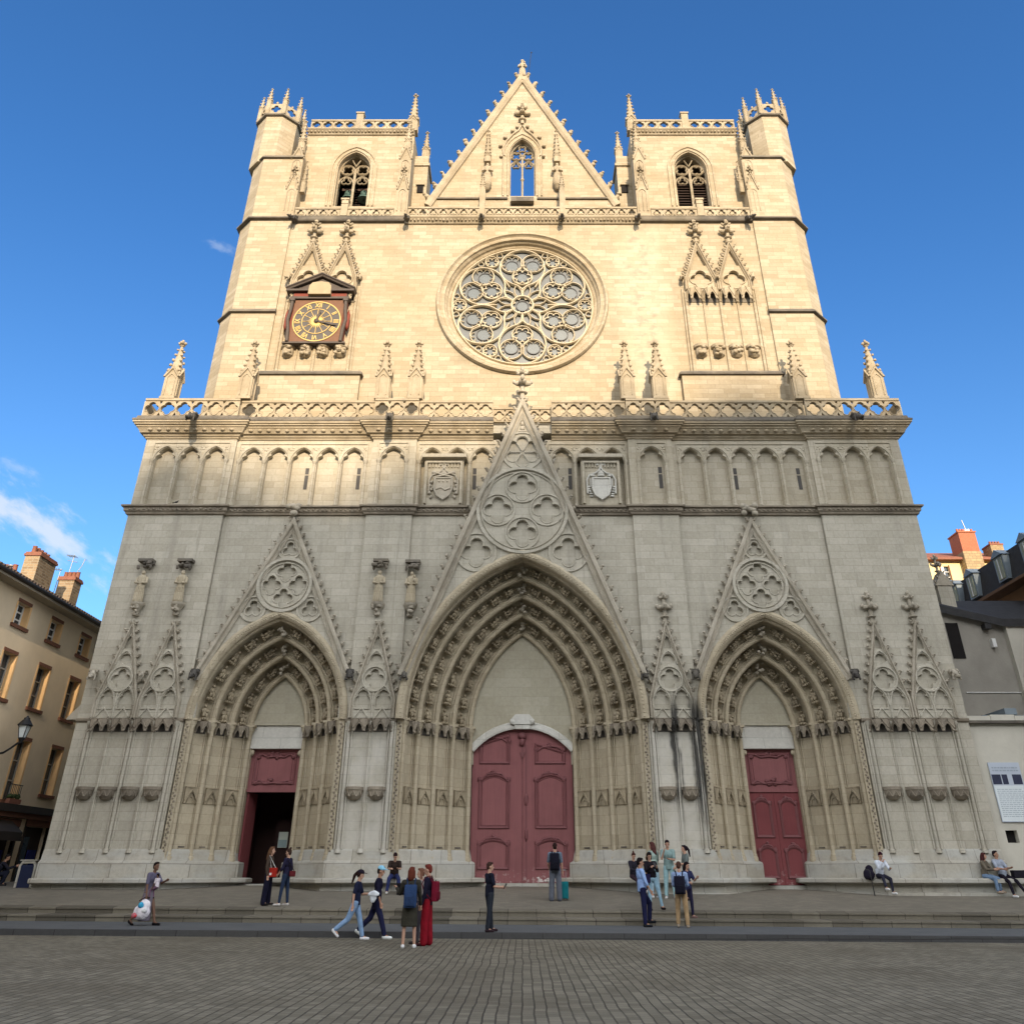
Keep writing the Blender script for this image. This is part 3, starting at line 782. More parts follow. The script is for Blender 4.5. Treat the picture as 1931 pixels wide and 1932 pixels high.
# ---------------- small gables over the niches of the buttresses
def niche_gable(x0, w, statue, black=False):
    mb = MB(); yf = -.44; h = w / 2
    outl = [(x0 - h, 7.06), (x0 + h, 7.06), (x0 + h, 7.78), (x0, 11.02), (x0 - h, 7.78)]
    holes = [foil(x0, 8.60, .40, 4, 0), lancet(x0, .15, 9.82, 10.0, .38, 5)]
    for s in (-1, 1):
        holes.append(trefoil_arch(x0 + s * h * .46, h * .34, 7.42, 7.72, .46))
    holes.append([(x0 - .2, 9.30)] + arch(x0, .26, 9.34, .30, 6) + [(x0 + .2, 9.30), (x0, 9.18)])
    mb.plate(outl, holes, yf, -.3)
    ring(mb, x0, 8.60, .50, .045, .07, yf, 0, 28)
    for s in (-1, 1):
        mb.sweep(arch(x0 + s * h * .46, h * .42, 7.55, .78, 9), [(-.035, 0), (-.02, .06), (.02, .06), (.035, 0)], False, 'xz', yf)
        mb.sweep([(x0 + s * h * .46 - .26, 7.1), (x0 + s * h * .46, 7.46), (x0 + s * h * .46 + .26, 7.1)], [(-.03, 0), (-.02, .06), (.02, .06), (.03, 0)], False, 'xz', yf)
        mb.box(x0 + s * h * .46 - .32, x0 + s * h * .46 + .32, yf - .05, yf, 7.40, 7.44)
    mb.tube((x0, yf - .02, 7.06), (x0, yf - .02, 8.05), .04)
    mb.sweep(arch(x0, .34, 9.2, .55, 8), [(-.03, 0), (-.02, .05), (.02, .05), (.03, 0)], False, 'xz', yf)
    o = mb.build('niche_gable', M['wall'], cath)
    ck = MB()
    rake(ck, [(x0 - h - .02, 7.06), (x0 - h - .02, 7.78), (x0, 11.05), (x0 + h + .02, 7.78), (x0 + h + .02, 7.06)], .17, .10, yf)
    rake_crockets(ck, (x0 - h, 7.95), (x0, 11.05), yf + .05, 9, .265, -1); rake_crockets(ck, (x0 + h, 7.95), (x0, 11.05), yf + .05, 9, .265, 1)
    if not statue: finial(ck, x0, yf + .05, 11.0, 1.3)
    ck.build('crocketed_coping', M['carved'], o)
    return o
for x, s in ((-16.82, 1), (-15.04, 1), (-6.19, 1), (6.19, 0), (15.18, 0), (16.98, 0)):
    niche_gable(x, 1.74 if abs(x) > 10 else 1.86, s)

# carved beasts standing out between the gables
def beast(x, y, z, s, mat, ax=0.0, name='gargoyle', droop=.25, L=1.0):
    mb = MB(); rot = Matrix.Rotation(ax, 4, 'Z')
    pts = [Vector((0, .1, 0)), Vector((0, -.25 * L, .05)), Vector((0, -.55 * L, -.02 - droop * .3)), Vector((0, -.85 * L, -.12 - droop * .6)), Vector((0, -1.05 * L, -.12 - droop))]
    mb.path_tube([p * s for p in pts], [.20 * s, .21 * s, .19 * s, .13 * s, .15 * s], 8)
    mb.blob((0, -1.12 * L * s, (-.12 - droop) * s), (.15 * s, .20 * s, .14 * s), 0, .15)
    mb.blob((0, -1.30 * L * s, (-.19 - droop) * s), (.09 * s, .12 * s, .07 * s), 0, .15)
    for q in (-1, 1):
        mb.blob((q * .12 * s, -1.05 * L * s, (.02 - droop) * s), (.04 * s, .06 * s, .09 * s), 0, .1)
        mb.blob((q * .19 * s, -.35 * L * s, .10 * s), (.07 * s, .25 * s, .13 * s), 0, .2)
        mb.path_tube([(q * .15 * s, -.62 * L * s, -.1 * s), (q * .2 * s, -.72 * L * s, (-.32 - droop * .5) * s), (q * .15 * s, -.9 * L * s, (-.34 - droop * .6) * s)], [.07 * s, .06 * s, .05 * s], 6)
    mb.box(-.2 * s, .2 * s, -.3 * s, .15 * s, .16 * s, .24 * s)
    mb.xf(Matrix.Translation((x, y, z)) @ rot)
    return mb.build(name, M[mat], cath)
for x in (-18.0, -15.92, -13.72, -7.25, -5.02, 5.05, 7.28, 13.95, 18.1):
    mid = abs(x) == 15.92
    beast(x, -.42, 8.80, .72 if not mid else .42, 'carved' if abs(x) > 17 or mid else 'black', random.uniform(-.3, .3), 'gargoyle', .12, .62)
for x, a in ((-15.95, .1), (-6.45, .12), (6.4, -.12), (16.15, -.1)):
    beast(x, -.85, 20.72, .78, 'black', a, 'gargoyle', .5, 1.25)

# ---------------- coats of arms in stone frames
def arms(xc, kind):
    mb = MB(); yf = -.27; w = .94
    mb.box(xc - w, xc + w, yf, .25, 16.44, 18.80)
    mb.box(xc - w - .12, xc + w + .12, yf - .28, .25, 18.801, 18.98)
    mb.sweep([(xc - w + .1, 16.5), (xc - w + .1, 18.62), (xc + w - .1, 18.62), (xc + w - .1, 16.5)], [(-.08, 0), (-.05, .14), (.04, .14), (.06, 0)], False, 'xz', yf)
    n = 10
    for i in range(n): mb.box(xc - w + .22 + i * .15, xc - w + .22 + i * .15 + .07, yf - .07, yf, 18.35, 18.6)
    o = mb.build('coat_of_arms', M['arc'], cath)
    r = MB(); y0 = yf - .05
    sh = [(-.40, .52), (.40, .52), (.42, .0), (.30, -.34), (0, -.55), (-.30, -.34), (-.42, .0)]
    zc = 17.25
    r.prism([(xc + a, zc + b) for a, b in sh], yf - .12, yf)
    r.sweep([(xc + a, zc + b) for a, b in reversed(sh)], [(-.05, 0), (-.03, .05), (.03, .05), (.05, 0)], True, 'xz', yf - .12)
    ogee = [(-.66, 17.0), (-.68, 17.7), (-.55, 17.95), (-.28, 18.05), (-.08, 18.2), (0, 18.42)]
    og = [(xc + a, b) for a, b in ogee] + [(xc - a, b) for a, b in reversed(ogee[:-1])]
    r.sweep(og, [(-.05, 0), (-.03, .10), (.03, .10), (.05, 0)], False, 'xz', yf)
    for s in (-1, 1):
        r.blob((xc + s * .16, y0, 18.5), (.1, .05, .06), 0, .2); r.blob((xc, y0, 18.56), (.06, .05, .1), 0, .2)
        if kind == 0:
            r.tube((xc - s * .45, yf - .08, 17.82), (xc + s * .45, yf - .08, 18.08), .05, None, 6)       # crossed keys
            r.blob((xc + s * .47, yf - .08, 18.08), (.11, .05, .10), 0, .2)
            for k in range(5): r.blob((xc + s * (.55 + .07 * (k % 2)), y0, 17.6 - .19 * k), (.09, .05, .10), 0, .3)
        else:
            r.blob((xc + s * .42, yf - .06, 17.92), (.16, .05, .07), 0, .25)
            for k in range(5): r.blob((xc + s * (.60 - .03 * k), y0, 17.35 - .12 * k), (.11, .04, .06), 0, .3)
            r.tube((xc + s * .5, yf - .04, 17.75), (xc + s * .5, yf - .04, 17.35), .06, .05, 6)
    for z, w_ in ((17.9, .17), (18.0, .16), (18.1, .12)): r.lathe([(w_, 0), (w_, .09)], (xc, yf - .04, z), 10, sy=.5)
    if kind == 0:
        for k in range(3): r.blob((xc - .2 + .2 * k, yf - .13, 17.6), (.06, .03, .06), 0, .2)
        r.path_tube([(xc - .33, yf - .13, 17.2), (xc - .1, yf - .13, 17.28), (xc + .1, yf - .13, 17.15), (xc + .33, yf - .13, 17.24)], .04, 5)
        r.build('shield', M['carved'], o)
    else:
        r.build('shield', M['lintel'], o)
arms(-3.74, 0); arms(3.74, 1)

# ---------------- portals
def portal(cfg, cx, nfig):
    A, Y, T, zs = cfg['a'], cfg['y'], cfg['top'], cfg['zs']
    N = len(A); n = 22
    P = []
    for i in range(N):
        p = arch(cx, A[i], zs, T[i] - zs, n)
        P.append([(cx - A[i], 1.3)] + p + [(cx + A[i], 1.3)])
    mb = MB()
    SEC = [(0, 0), (0.0, .45), (.10, .80), (.30, 1.0), (.62, 1.04), (1.0, 1.0)]
    for i in range(N - 1):
        k = len(P[i]); vs = []
        for t in range(k):
            for fa, fy in SEC:
                a, b = P[i][t], P[i + 1][t]
                vs.append((a[0] + (b[0] - a[0]) * fa, Y[i] + (Y[i + 1] - Y[i]) * fy, a[1] + (b[1] - a[1]) * fa))
        m_ = len(SEC)
        mb.add(vs, [(t * m_ + j, t * m_ + j + 1, (t + 1) * m_ + j + 1, (t + 1) * m_ + j) for t in range(k - 1) for j in range(m_ - 1)])
    # soffit behind the innermost order
    k = len(P[-1]); vs = [(x, y, z) for x, z in P[-1] for y in (Y[-1], Y[-1] + .35)]
    mb.add(vs, [(2 * t, 2 * t + 1, 2 * t + 3, 2 * t + 2) for t in range(k - 1)])
    po = mb.build('portal', M['portal'], cath)
    # hood mould with its bead of leaves, then a roll on every order
    ha, hz = cfg['hood']
    for i in range(N):
        m2 = MB()
        pth = arch(cx, A[i], zs, T[i] - zs, n)
        m2.sweep(pth, [(-.10, -.06), (-.10, .05), (-.045, .11), (.045, .11), (.09, .06), (.10, .02), (.16, .03), (.19, -.0), (.19, -.1)], False, 'xz', Y[i])
        m2.build('archivolt', M['portal'], po)
    hm = MB()
    yh = -.32 if N == 4 else -.62
    hp = arch(cx, ha, zs, hz - zs, 26)
    hm.sweep(hp, [(-.30, -.30), (-.26, .0), (-.2, .06), (-.06, .10), (0, .08), (.07, .03), (.08, -.34)], False, 'xz', yh)
    hp2 = arch(cx, ha - .13, zs, hz - .15 - zs, 60)
    for a, b in zip(hp2[::1], hp2[1::1]):
        hm.blob(((a[0] + b[0]) / 2, yh - .07, (a[1] + b[1]) / 2), (.05, .035, .05), 0, .3)
    hm.build('hood_mould', M['portal'], po)
    # seated figures in the hollows of the arch
    for i in range(N - 1):
        mid = arch(cx, A[i] * .58 + A[i + 1] * .42, zs, (T[i] * .58 + T[i + 1] * .42) - zs, 40)
        pts = mid[:41]
        cum = [0]
        for a, b in zip(pts, pts[1:]): cum.append(cum[-1] + math.dist(a, b))
        L = cum[-1] - .2; cnt = max(4, int(round(L / .78)))
        for side in (-1, 1):
            for q_ in range(cnt):
                s = L * (q_ + .06) / cnt; j = max(jj for jj in range(41) if cum[jj] <= s + 1e-6); j = min(j, 39)
                f = (s - cum[j]) / (cum[j + 1] - cum[j])
                x = pts[j][0] + (pts[j + 1][0] - pts[j][0]) * f; z = pts[j][1] + (pts[j + 1][1] - pts[j][1]) * f
                tx = pts[j + 1][0] - pts[j][0]; tz = pts[j + 1][1] - pts[j][1]
                T_ = Vector((tx, 0, tz)).normalized()
                inn = Vector((T_.z, 0, -T_.x))
                if side > 0:
                    x = 2 * cx - x; T_.x = -T_.x; inn.x = -inn.x
                fr = (inn * .62 + Vector((0, -1, 0)) * .78).normalized()
                Yv = -fr; Xv = Yv.cross(T_)
                mat = Matrix((Xv, Yv, T_)).transposed().to_4x4()
                sc0 = L / cnt / .78
                mat = Matrix.Translation((x, Y[i] + (Y[i + 1] - Y[i]) * .72, z)) @ mat @ Matrix.Rotation(random.uniform(-.25, .25), 4, 'Z') @ Matrix.Diagonal((random.uniform(.82, 1.0) * (-1 if side > 0 else 1), random.uniform(.82, .98), sc0 * random.uniform(.88, 1.0), 1))
                o = link('voussoir_figure', FIG[(q_ + i * 2 + (side > 0)) % 4], po); o.matrix_local = mat
        # the little crowned figure that closes each ring at the top
        km = MB()
        for k2 in range(6): km.blob((cx + random.uniform(-.16, .16), Y[i] + .35, T[i] - .28 - .07 * k2 + random.uniform(-.05, .05)), (.11, .11, .09), 0, .3)
        km.build('keystone_carving', M['carved'], po)
    # jambs: canted panels between colonnettes, canopies above and pedestals below
    for side in (-1, 1):
        jm = MB()
        for i in range(N - 1):
            a = Vector((cx + side * (A[i] - .05), Y[i] + .22)); b = Vector((cx + side * (A[i + 1] + .20), Y[i + 1] + .02))
            if side < 0: pa, pb = a, b
            else: pa, pb = b, a
            d = pb - pa; w_ = d.length; ang = math.atan2(d.y, d.x); c = (pa + pb) / 2
            m4 = Matrix.Translation((c.x, c.y, 0)) @ Matrix.Rotation(ang, 4, 'Z')
            s0 = len(jm.v)
            jm.box(-w_ / 2 - .05, w_ / 2 + .05, 0, .25, 1.3, 7.0)
            jm.box(-w_ / 2 + .02, w_ / 2 - .02, -.07, -.001, 1.9, 4.0)                     # lower panel stands forward
            jm.box(-w_ * .22, w_ * .22, -.11, -.071, 2.42, 2.47, 1)
            jm.prism([(-w_ * .22, 2.40), (w_ * .22, 2.40), (w_ * .07, 2.08), (-w_ * .07, 2.08)], -.10, -.071)
            jm.xf(m4, s0)
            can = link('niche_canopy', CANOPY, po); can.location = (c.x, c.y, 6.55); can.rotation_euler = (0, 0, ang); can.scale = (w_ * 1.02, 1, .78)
            ped = link('niche_pedestal', PEDESTAL, po); ped.location = (c.x, c.y, 3.96); ped.rotation_euler = (0, 0, ang); ped.scale = (w_ * .98, 1, 1)
            for e in (pa + d * .04, pb - d * .04):
                sh = MB(); sh.tube((e.x, e.y - .03, 2.1), (e.x, e.y - .03, 6.85), .045, None, 6)
                sh.build('slender_shaft', M['portal'], po)
        for i in range(N):
            x, y = cx + side * A[i], Y[i]
            cl = MB()
            cl.tube((x, y - .02, 2.15), (x, y - .02, 6.75), .105, None, 10)
            cl.tube((x + side * .13, y + .01, 2.1), (x + side * .13, y + .01, 6.75), .045, None, 6)
            cl.lathe([(.17, 0), (.17, .14), (.13, .2), (.14, .24), (.105, .3)], (x, y - .02, 1.95), 8)
            cl.lathe([(.105, 0), (.13, .03), (.12, .07), (.19, .22), (.2, .32)], (x, y - .02, 6.68), 8)
            cl.build('colonnette', M['portal'], po)
            # string at the springing
            jm.box(x - .22, x + .22, y - .2, y + .3, 7.0, 7.09)
        jm.build('jamb', [M['portal'], M['weather']], po)
        # carved leaf strip up the outer edge
        ls = MB(); x = cx + side * (ha - .11); yy = min(-.3, yh) if N == 4 else -.34
        ls.box(x - .11, x + .11, yy, 0.05, 1.6, 7.02)
        for kz in range(44): ls.blob((x + .03 * (-1) ** kz, yy - .03, 2.3 + kz * .106), (.042, .025, .05), 1, .35)
        ls.build('leaf_strip', [M['portal'], M['carvedd']], po)
    return po

def figure_variant(k):
    r = random.Random(40 + k); mb = MB()
    mb.lathe([(.05, 0), (.13, .04), (.18, .10), (.19, .14)], (0, -.02, -.02), 7)              # little bracket / canopy
    for j in range(5):
        a = PI + PI * (j + .5) / 5; mb.blob((.17 * math.cos(a), -.02 + .17 * math.sin(a), .06), (.045, .045, .07), 0, .2)
    mb.blob((0, -.02, .27), (.15, .12, .15), 0, .15)                                            # lap
    mb.blob((-.07, -.13, .22), (.06, .06, .12), 0, .15); mb.blob((.07, -.13, .22), (.06, .06, .12), 0, .15)
    mb.blob((r.uniform(-.02, .02), 0, .42), (.115, .09, .14), 0, .12)                           # torso
    mb.blob((-.12, -.04, .40), (.045, .06, .11), 0, .2); mb.blob((.12, -.05, .38), (.045, .07, .10), 0, .2)
    mb.blob((r.uniform(-.09, .09), -.13, .38), (.06, .03, .07), 0, .2)
    mb.blob((r.uniform(-.03, .03), -.04, .59), (.062, .068, .078), 0, .1)                       # head
    mb.blob((0, .02, .60), (.085, .06, .075), 0, .15)
    return mb.mesh('voussoir_figure', M['carvedp'])
M['carvedp'] = stone('carved_portal_stone', (0.42, 0.355, 0.25), (0.30, 0.25, 0.17), (0.3, 0.3, 0.3), bricks=False, var=0.45, streak=0.35, bump=0.6, tint=(0.16, 0.13, 0.09))
FIG = [figure_variant(k) for k in range(4)]
def canopy_mesh():
    mb = MB()
    def face(w, x0, y0, ang):
        s = len(mb.v)
        o = [(-w, .58), (-w, .04), (-w * .72, .0), (-w * .62, .08)] + arch(0, w * .54, .13, .24, 5) + [(w * .62, .08), (w * .72, 0), (w, .04), (w, .58)]
        mb.plate(o, [], -.02, .04)
        mb.sweep([(-w, .16), (0, .56), (w, .16)], [(-.03, 0), (-.02, .04), (.02, .04), (.03, 0)], False, 'xz', -.02)
        mb.blob((0, -.06, .58), (.05, .05, .06), 0, .2)
        for q in (-1, 1): mb.blob((q * w * .9, -.03, .03), (.04, .045, .05), 0, .25)
        mb.xf(Matrix.Translation((x0, y0, 0)) @ Matrix.Rotation(ang, 4, 'Z'), s)
    face(.29, 0, -.36, 0); face(.19, -.395, -.22, R(-48)); face(.19, .395, -.22, R(48))
    mb.prism([(-.5, 0), (-.48, -.1), (-.28, -.34), (.28, -.34), (.48, -.1), (.5, 0)], .46, .585, 0, 'xy')
    mb.box(-.44, .44, -.03, -.012, .02, .46, 1)  # dark back plate: shade of the hollow painted in along with the staining
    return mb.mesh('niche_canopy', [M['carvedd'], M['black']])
CANOPY = canopy_mesh()
def pedestal_mesh():
    mb = MB()
    o = [(-.5, .56), (-.5, 0), (-.43, 0), (-.43, .04)] + arch(0, .40, .04, .36, 6) + [(.43, .04), (.43, 0), (.5, 0), (.5, .56)]
    mb.plate(o, [], -.17, -.11); mb.box(-.5, .5, -.11, -.0, .0, .56); mb.box(-.5, .5, -.20, -.0, .561, .60)
    mb.sweep([(-.46, .10), (0, .52), (.46, .10)], [(-.03, 0), (-.02, .035), (.02, .035), (.03, 0)], False, 'xz', -.17)
    mb.sweep(arch(0, .24, .02, .24, 6), [(-.025, 0), (-.02, .04), (.02, .04), (.025, 0)], False, 'xz', -.11)
    return mb.mesh('niche_pedestal', M['carvedp'])
PEDESTAL = pedestal_mesh()
pm = portal(MAIN, 0.0, 10); pl_ = portal(SIDE, -SP, 7); pr_ = portal(SIDE, SP, 7)

# niches of the buttresses: shafts, canopies, corbels
def corbel_mesh():
    mb = MB()
    mb.lathe([(.10, 0), (.20, .04), (.30, .16), (.335, .34), (.36, .36), (.36, .47)], (0, 0, 0), 8, 0, False, PI + PI / 8 * 0, 2 * PI)
    for k in range(3):
        a = PI + PI / 4 * (k + 1) ; d = Vector((math.cos(a), math.sin(a)))
        s = len(mb.v)
        mb.sweep([(-.12, .12), (0, .34), (.12, .12)], [(-.02, 0), (-.012, .03), (.012, .03), (.02, 0)], False, 'xz', 0)
        mb.xf(Matrix.Translation((d.x * .31, d.y * .31, 0)) @ Matrix.Rotation(a + PI / 2, 4, 'Z'), s)
    return mb.mesh('niche_corbel', M['carvedd'])
CORBEL = corbel_mesh()
def niches(xs, width):
    for k in range(len(xs) - 1):
        xm = (xs[k] + xs[k + 1]) / 2; wd = xs[k + 1] - xs[k]
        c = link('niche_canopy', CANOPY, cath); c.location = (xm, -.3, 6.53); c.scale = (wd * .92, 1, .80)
        c = link('niche_corbel', CORBEL, cath); c.location = (xm, -.3, 4.03); c.scale = (wd / .86, 1.1, 1)
    for k, x in enumerate(xs):
        s = MB()
        big = k in (0, len(xs) - 1) or (len(xs) == 5 and k == 2)
        s.tube((x, -.34, 2.35), (x, -.34, 6.8), .075 if big else .05, None, 8)
        for q_ in (-1, 1): s.tube((x + q_ * (.13 if big else .07), -.32, 2.35), (x + q_ * (.13 if big else .07), -.32, 6.9), .045 if big else .03, None, 6)
        s.lathe([(.12, 0), (.12, .08), (.09, .14)], (x, -.34, 2.22), 8); s.lathe([(.08, 0), (.14, .14), (.14, .2)], (x, -.34, 6.75), 8)
        s.build('colonnette', M['wall'], cath)
niches([-17.68, -16.82, -15.92, -15.04, -14.14], .88)
niches([14.14, 15.04, 15.92, 16.82, 17.68], .88)
niches([-7.06, -6.19, -5.32], .87); niches([5.32, 6.19, 7.06], .87)

# springing string, and the stepped base with its stone bench
def pier(pl, spring=True):
    mb = MB()
    mb.sweep(pl, [(0, 2.36), (-.03, 2.30), (-.10, 1.98), (-.22, 1.92), (-.24, 1.86), (-.24, 1.40)], False, 'xy')
    b = mb.build('plinth', M['plinth'], cath)
    mb = MB()
    mb.sweep(pl, [(-.1, 1.405), (-.60, 1.385), (-.66, 1.35), (-.66, 1.24), (-.60, 1.215), (-.34, 1.19), (-.34, .95), (-.48, .93), (-.48, .2)], False, 'xy')
    mb.build('bench', M['plinth'], cath)
dL = -SP
def jl(c, cfg, side): return [(c + side * (cfg['a'][0] + .12), -.3), (c + side * (cfg['a'][-1] - .1), cfg['y'][-1] + .1)]
s1 = jl(dL, SIDE, -1); s2 = list(reversed(jl(dL, SIDE, 1))); s3 = jl(0, MAIN, -1)
pier([(-18.3, -.3), s1[0], s1[1], (s1[1][0], 2.6)])
pier([(s2[0][0], 2.6), s2[0], s2[1], s3[0], s3[1], (s3[1][0], 3.2)])
pier([(-x, y) for x, y in reversed([(s2[0][0], 2.6), s2[0], s2[1], s3[0], s3[1], (s3[1][0], 3.2)])])
pier([(-x, y) for x, y in reversed([(-18.3, -.3), s1[0], s1[1], (s1[1][0], 2.6)])])
ss = MB()
for x0, x1, yb in BAYS:
    if yb < -.2: ss.sweep([(x0, yb), (x1, yb)], [(.02, 6.9), (-.09, 6.94), (-.12, 7.0), (-.12, 7.05), (.02, 7.09)], False, 'xy')
ss.build('string_course', M['carvedd'], cath)
bk = MB(); bk.prism([(-18.75, 7.02), (-18.2, 7.02), (-18.2, 7.6), (-18.3, 7.6), (-18.72, 7.12)], -.29, .5); bk.build('weathered_bracket', M['carved'], cath)

# ---------------- tympana, lintels, doors
def closed_rect(x0, x1, z0, z1, rise=0.0, n=6):
    top = [(x1, z1)] if rise == 0 else []
    pts = [(x0, z0), (x1, z0)]
    if rise:
        for i in range(n + 1):
            t = i / n; pts.append((x1 + (x0 - x1) * t, z1 + rise * math.sin(PI * t)))
    else: pts += [(x1, z1), (x0, z1)]
    return pts
MP = [(-.05, 0), (-.045, .035), (-.015, .06), (.02, .045), (.05, .02), (.05, 0)]
def panel(parent, x0, x1, z0, z1, yf, rise=0.0, skew=0.0, orn=True, mat='doorm'):
    mb = MB()
    pts = closed_rect(x0, x1, z0, z1, rise)
    if skew: pts = [(x, z + (skew * (x - x0) / (x1 - x0) if z > (z0 + z1) / 2 else 0)) for x, z in pts]
    mb.sweep(pts, MP, True, 'xz', yf)
    inner = [(x0 + (x - x0) * .84 + (x1 - x0) * .08, z0 + (z - z0) * .92 + (z1 - z0) * .04) for x, z in pts]
    mb.sweep(inner, [(-.02, 0), (0, .02), (.02, 0)], True, 'xz', yf)
    if orn:
        zt = z1 + rise * .9 + skew * .5; xm = (x0 + x1) / 2
        for s in (-1, 1):
            mb.path_tube([(xm, yf - .03, zt + .10), (xm + s * (x1 - x0) * .25, yf - .03, zt + .06), (xm + s * (x1 - x0) * .46, yf - .03, zt - .10 - rise * .6)], [.05, .04, .03], 5)
            mb.blob((xm + s * (x1 - x0) * .5, yf - .03, zt - .05 - rise * .5), (.09, .04, .12), 0, .3)
        for k in range(4): mb.blob((xm + random.uniform(-.1, .1), yf - .03, zt + .1 + random.uniform(-.07, .07)), (.07, .04, .06), 0, .3)
    return mb.build('door_panel', M[mat], parent)

# main
ty = MB()
A4, T4 = MAIN['a'][-1], MAIN['top'][-1]
seg = lambda hw, z0, z1, n=16: [(hw - 2 * hw * i / n, z0 + (z1 - z0) * math.sin(PI * (.12 + .76 * i / n)) / 1.0 - (z1 - z0) * math.sin(PI * .12)) for i in range(n + 1)]
def segarch(hw, z0, rise, n=16):
    Rr = (hw * hw + rise * rise) / (2 * rise); t0 = math.asin(hw / Rr)
    return [(Rr * math.sin(t0 - 2 * t0 * i / n), z0 + rise - Rr + Rr * math.cos(t0 - 2 * t0 * i / n)) for i in range(n + 1)]
head = segarch(2.12, 6.12, .95)
ty.plate([(-A4 - .1, 5.6), (-2.12, 5.6)] + list(reversed(head)) + [(2.12, 5.6), (A4 + .1, 5.6)] + list(reversed(arch(0, A4 + .1, 7.02, T4 + .1 - 7.02, 16))), [], 2.5, 2.9)
ty.build('tympanum', M['tymp'], pm)
db = MB()
db.sweep(list(reversed(head)), [(-.02, 0), (-.02, .1), (.05, .12), (.22, .10), (.28, .03), (.28, -.1)], False, 'xz', 2.5)
db.prism([(-.42, 7.2), (.42, 7.2), (.5, 7.42), (.3, 7.62), (-.3, 7.62), (-.5, 7.42)], 2.28, 2.5); db.prism([(-.3, 7.02), (.3, 7.02), (.36, 7.2), (-.36, 7.2)], 2.32, 2.5)
for s in (-1, 1): db.blob((s * .42, 2.34, 7.32), (.14, .1, .16), 0, .2)
db.build('door_arch', M['lintel'], pm)
for s in (-1, 1):
    mb = MB()
    poly = [(s * .004, 1.20), (s * 2.16, 1.20), (s * 2.16, 6.1)] + [p for p in (head if s > 0 else list(reversed(head))) if p[0] * s > .02] + [(s * .004, 7.07)]
    mb.plate(poly, [], 2.62, 2.75)
    mb.box(min(s * .03, s * .42), max(s * .03, s * .42), 2.60, 2.619, 1.25, 6.6)
    leaf = mb.build('door_leaf', M['door'], cath); leaf['label'] = 'dull red leaf of the tall arched main door'
    xa, xb = sorted((s * .58, s * 1.82))
    panel(leaf, xa, xb, 5.68, 6.42, 2.62, 0.0, -.34 * s if s > 0 else .34, True)
    panel(leaf, xa, xb, 3.2, 5.0, 2.62, .20, 0, True); panel(leaf, xa, xb, 1.72, 2.6, 2.62, .14, 0, True)
    if s > 0:
        h = MB(); h.blob((.16, 2.58, 4.25), (.09, .04, .22), 0, .1, None, True); h.blob((.16, 2.58, 2.95), (.08, .04, .3), 0, .1); h.box(.12, .20, 2.59, 2.60, 1.4, 6.4)
        h.build('door_ornament', M['doorm'], leaf)
        k = MB()
        for j in range(16): k.blob((.62 + .9 * random.random(), 2.617, 1.26 + .16 * random.random() * random.random()), (.09, .004, .05), 0, .4)
        k.build('scuffed_patch', M['scuff'], leaf)
mb = MB(); mb.blob((0, 2.55, 6.78), (.24, .1, .2), 0, .2); mb.blob((0, 2.55, 6.5), (.14, .08, .2), 0, .2); mb.box(-.05, .05, 2.57, 2.6, 5.9, 6.5); mb.prism([(-.12, 6.1), (.12, 6.1), (0, 5.85)], 2.54, 2.6)
mb.build('door_ornament', M['doorm'], cath)
th = MB(); th.box(-2.3, 2.3, 2.32, 4.0, .5, 1.195); th.build('threshold', M['plinth'], cath)
for c_, t_ in ((-SP, 1.17), (SP, 1.12)): th = MB(); th.box(c_ - 1.2, c_ + 1.2, 1.85, 3.0, .5, t_); th.build('threshold', M['plinth'], cath)

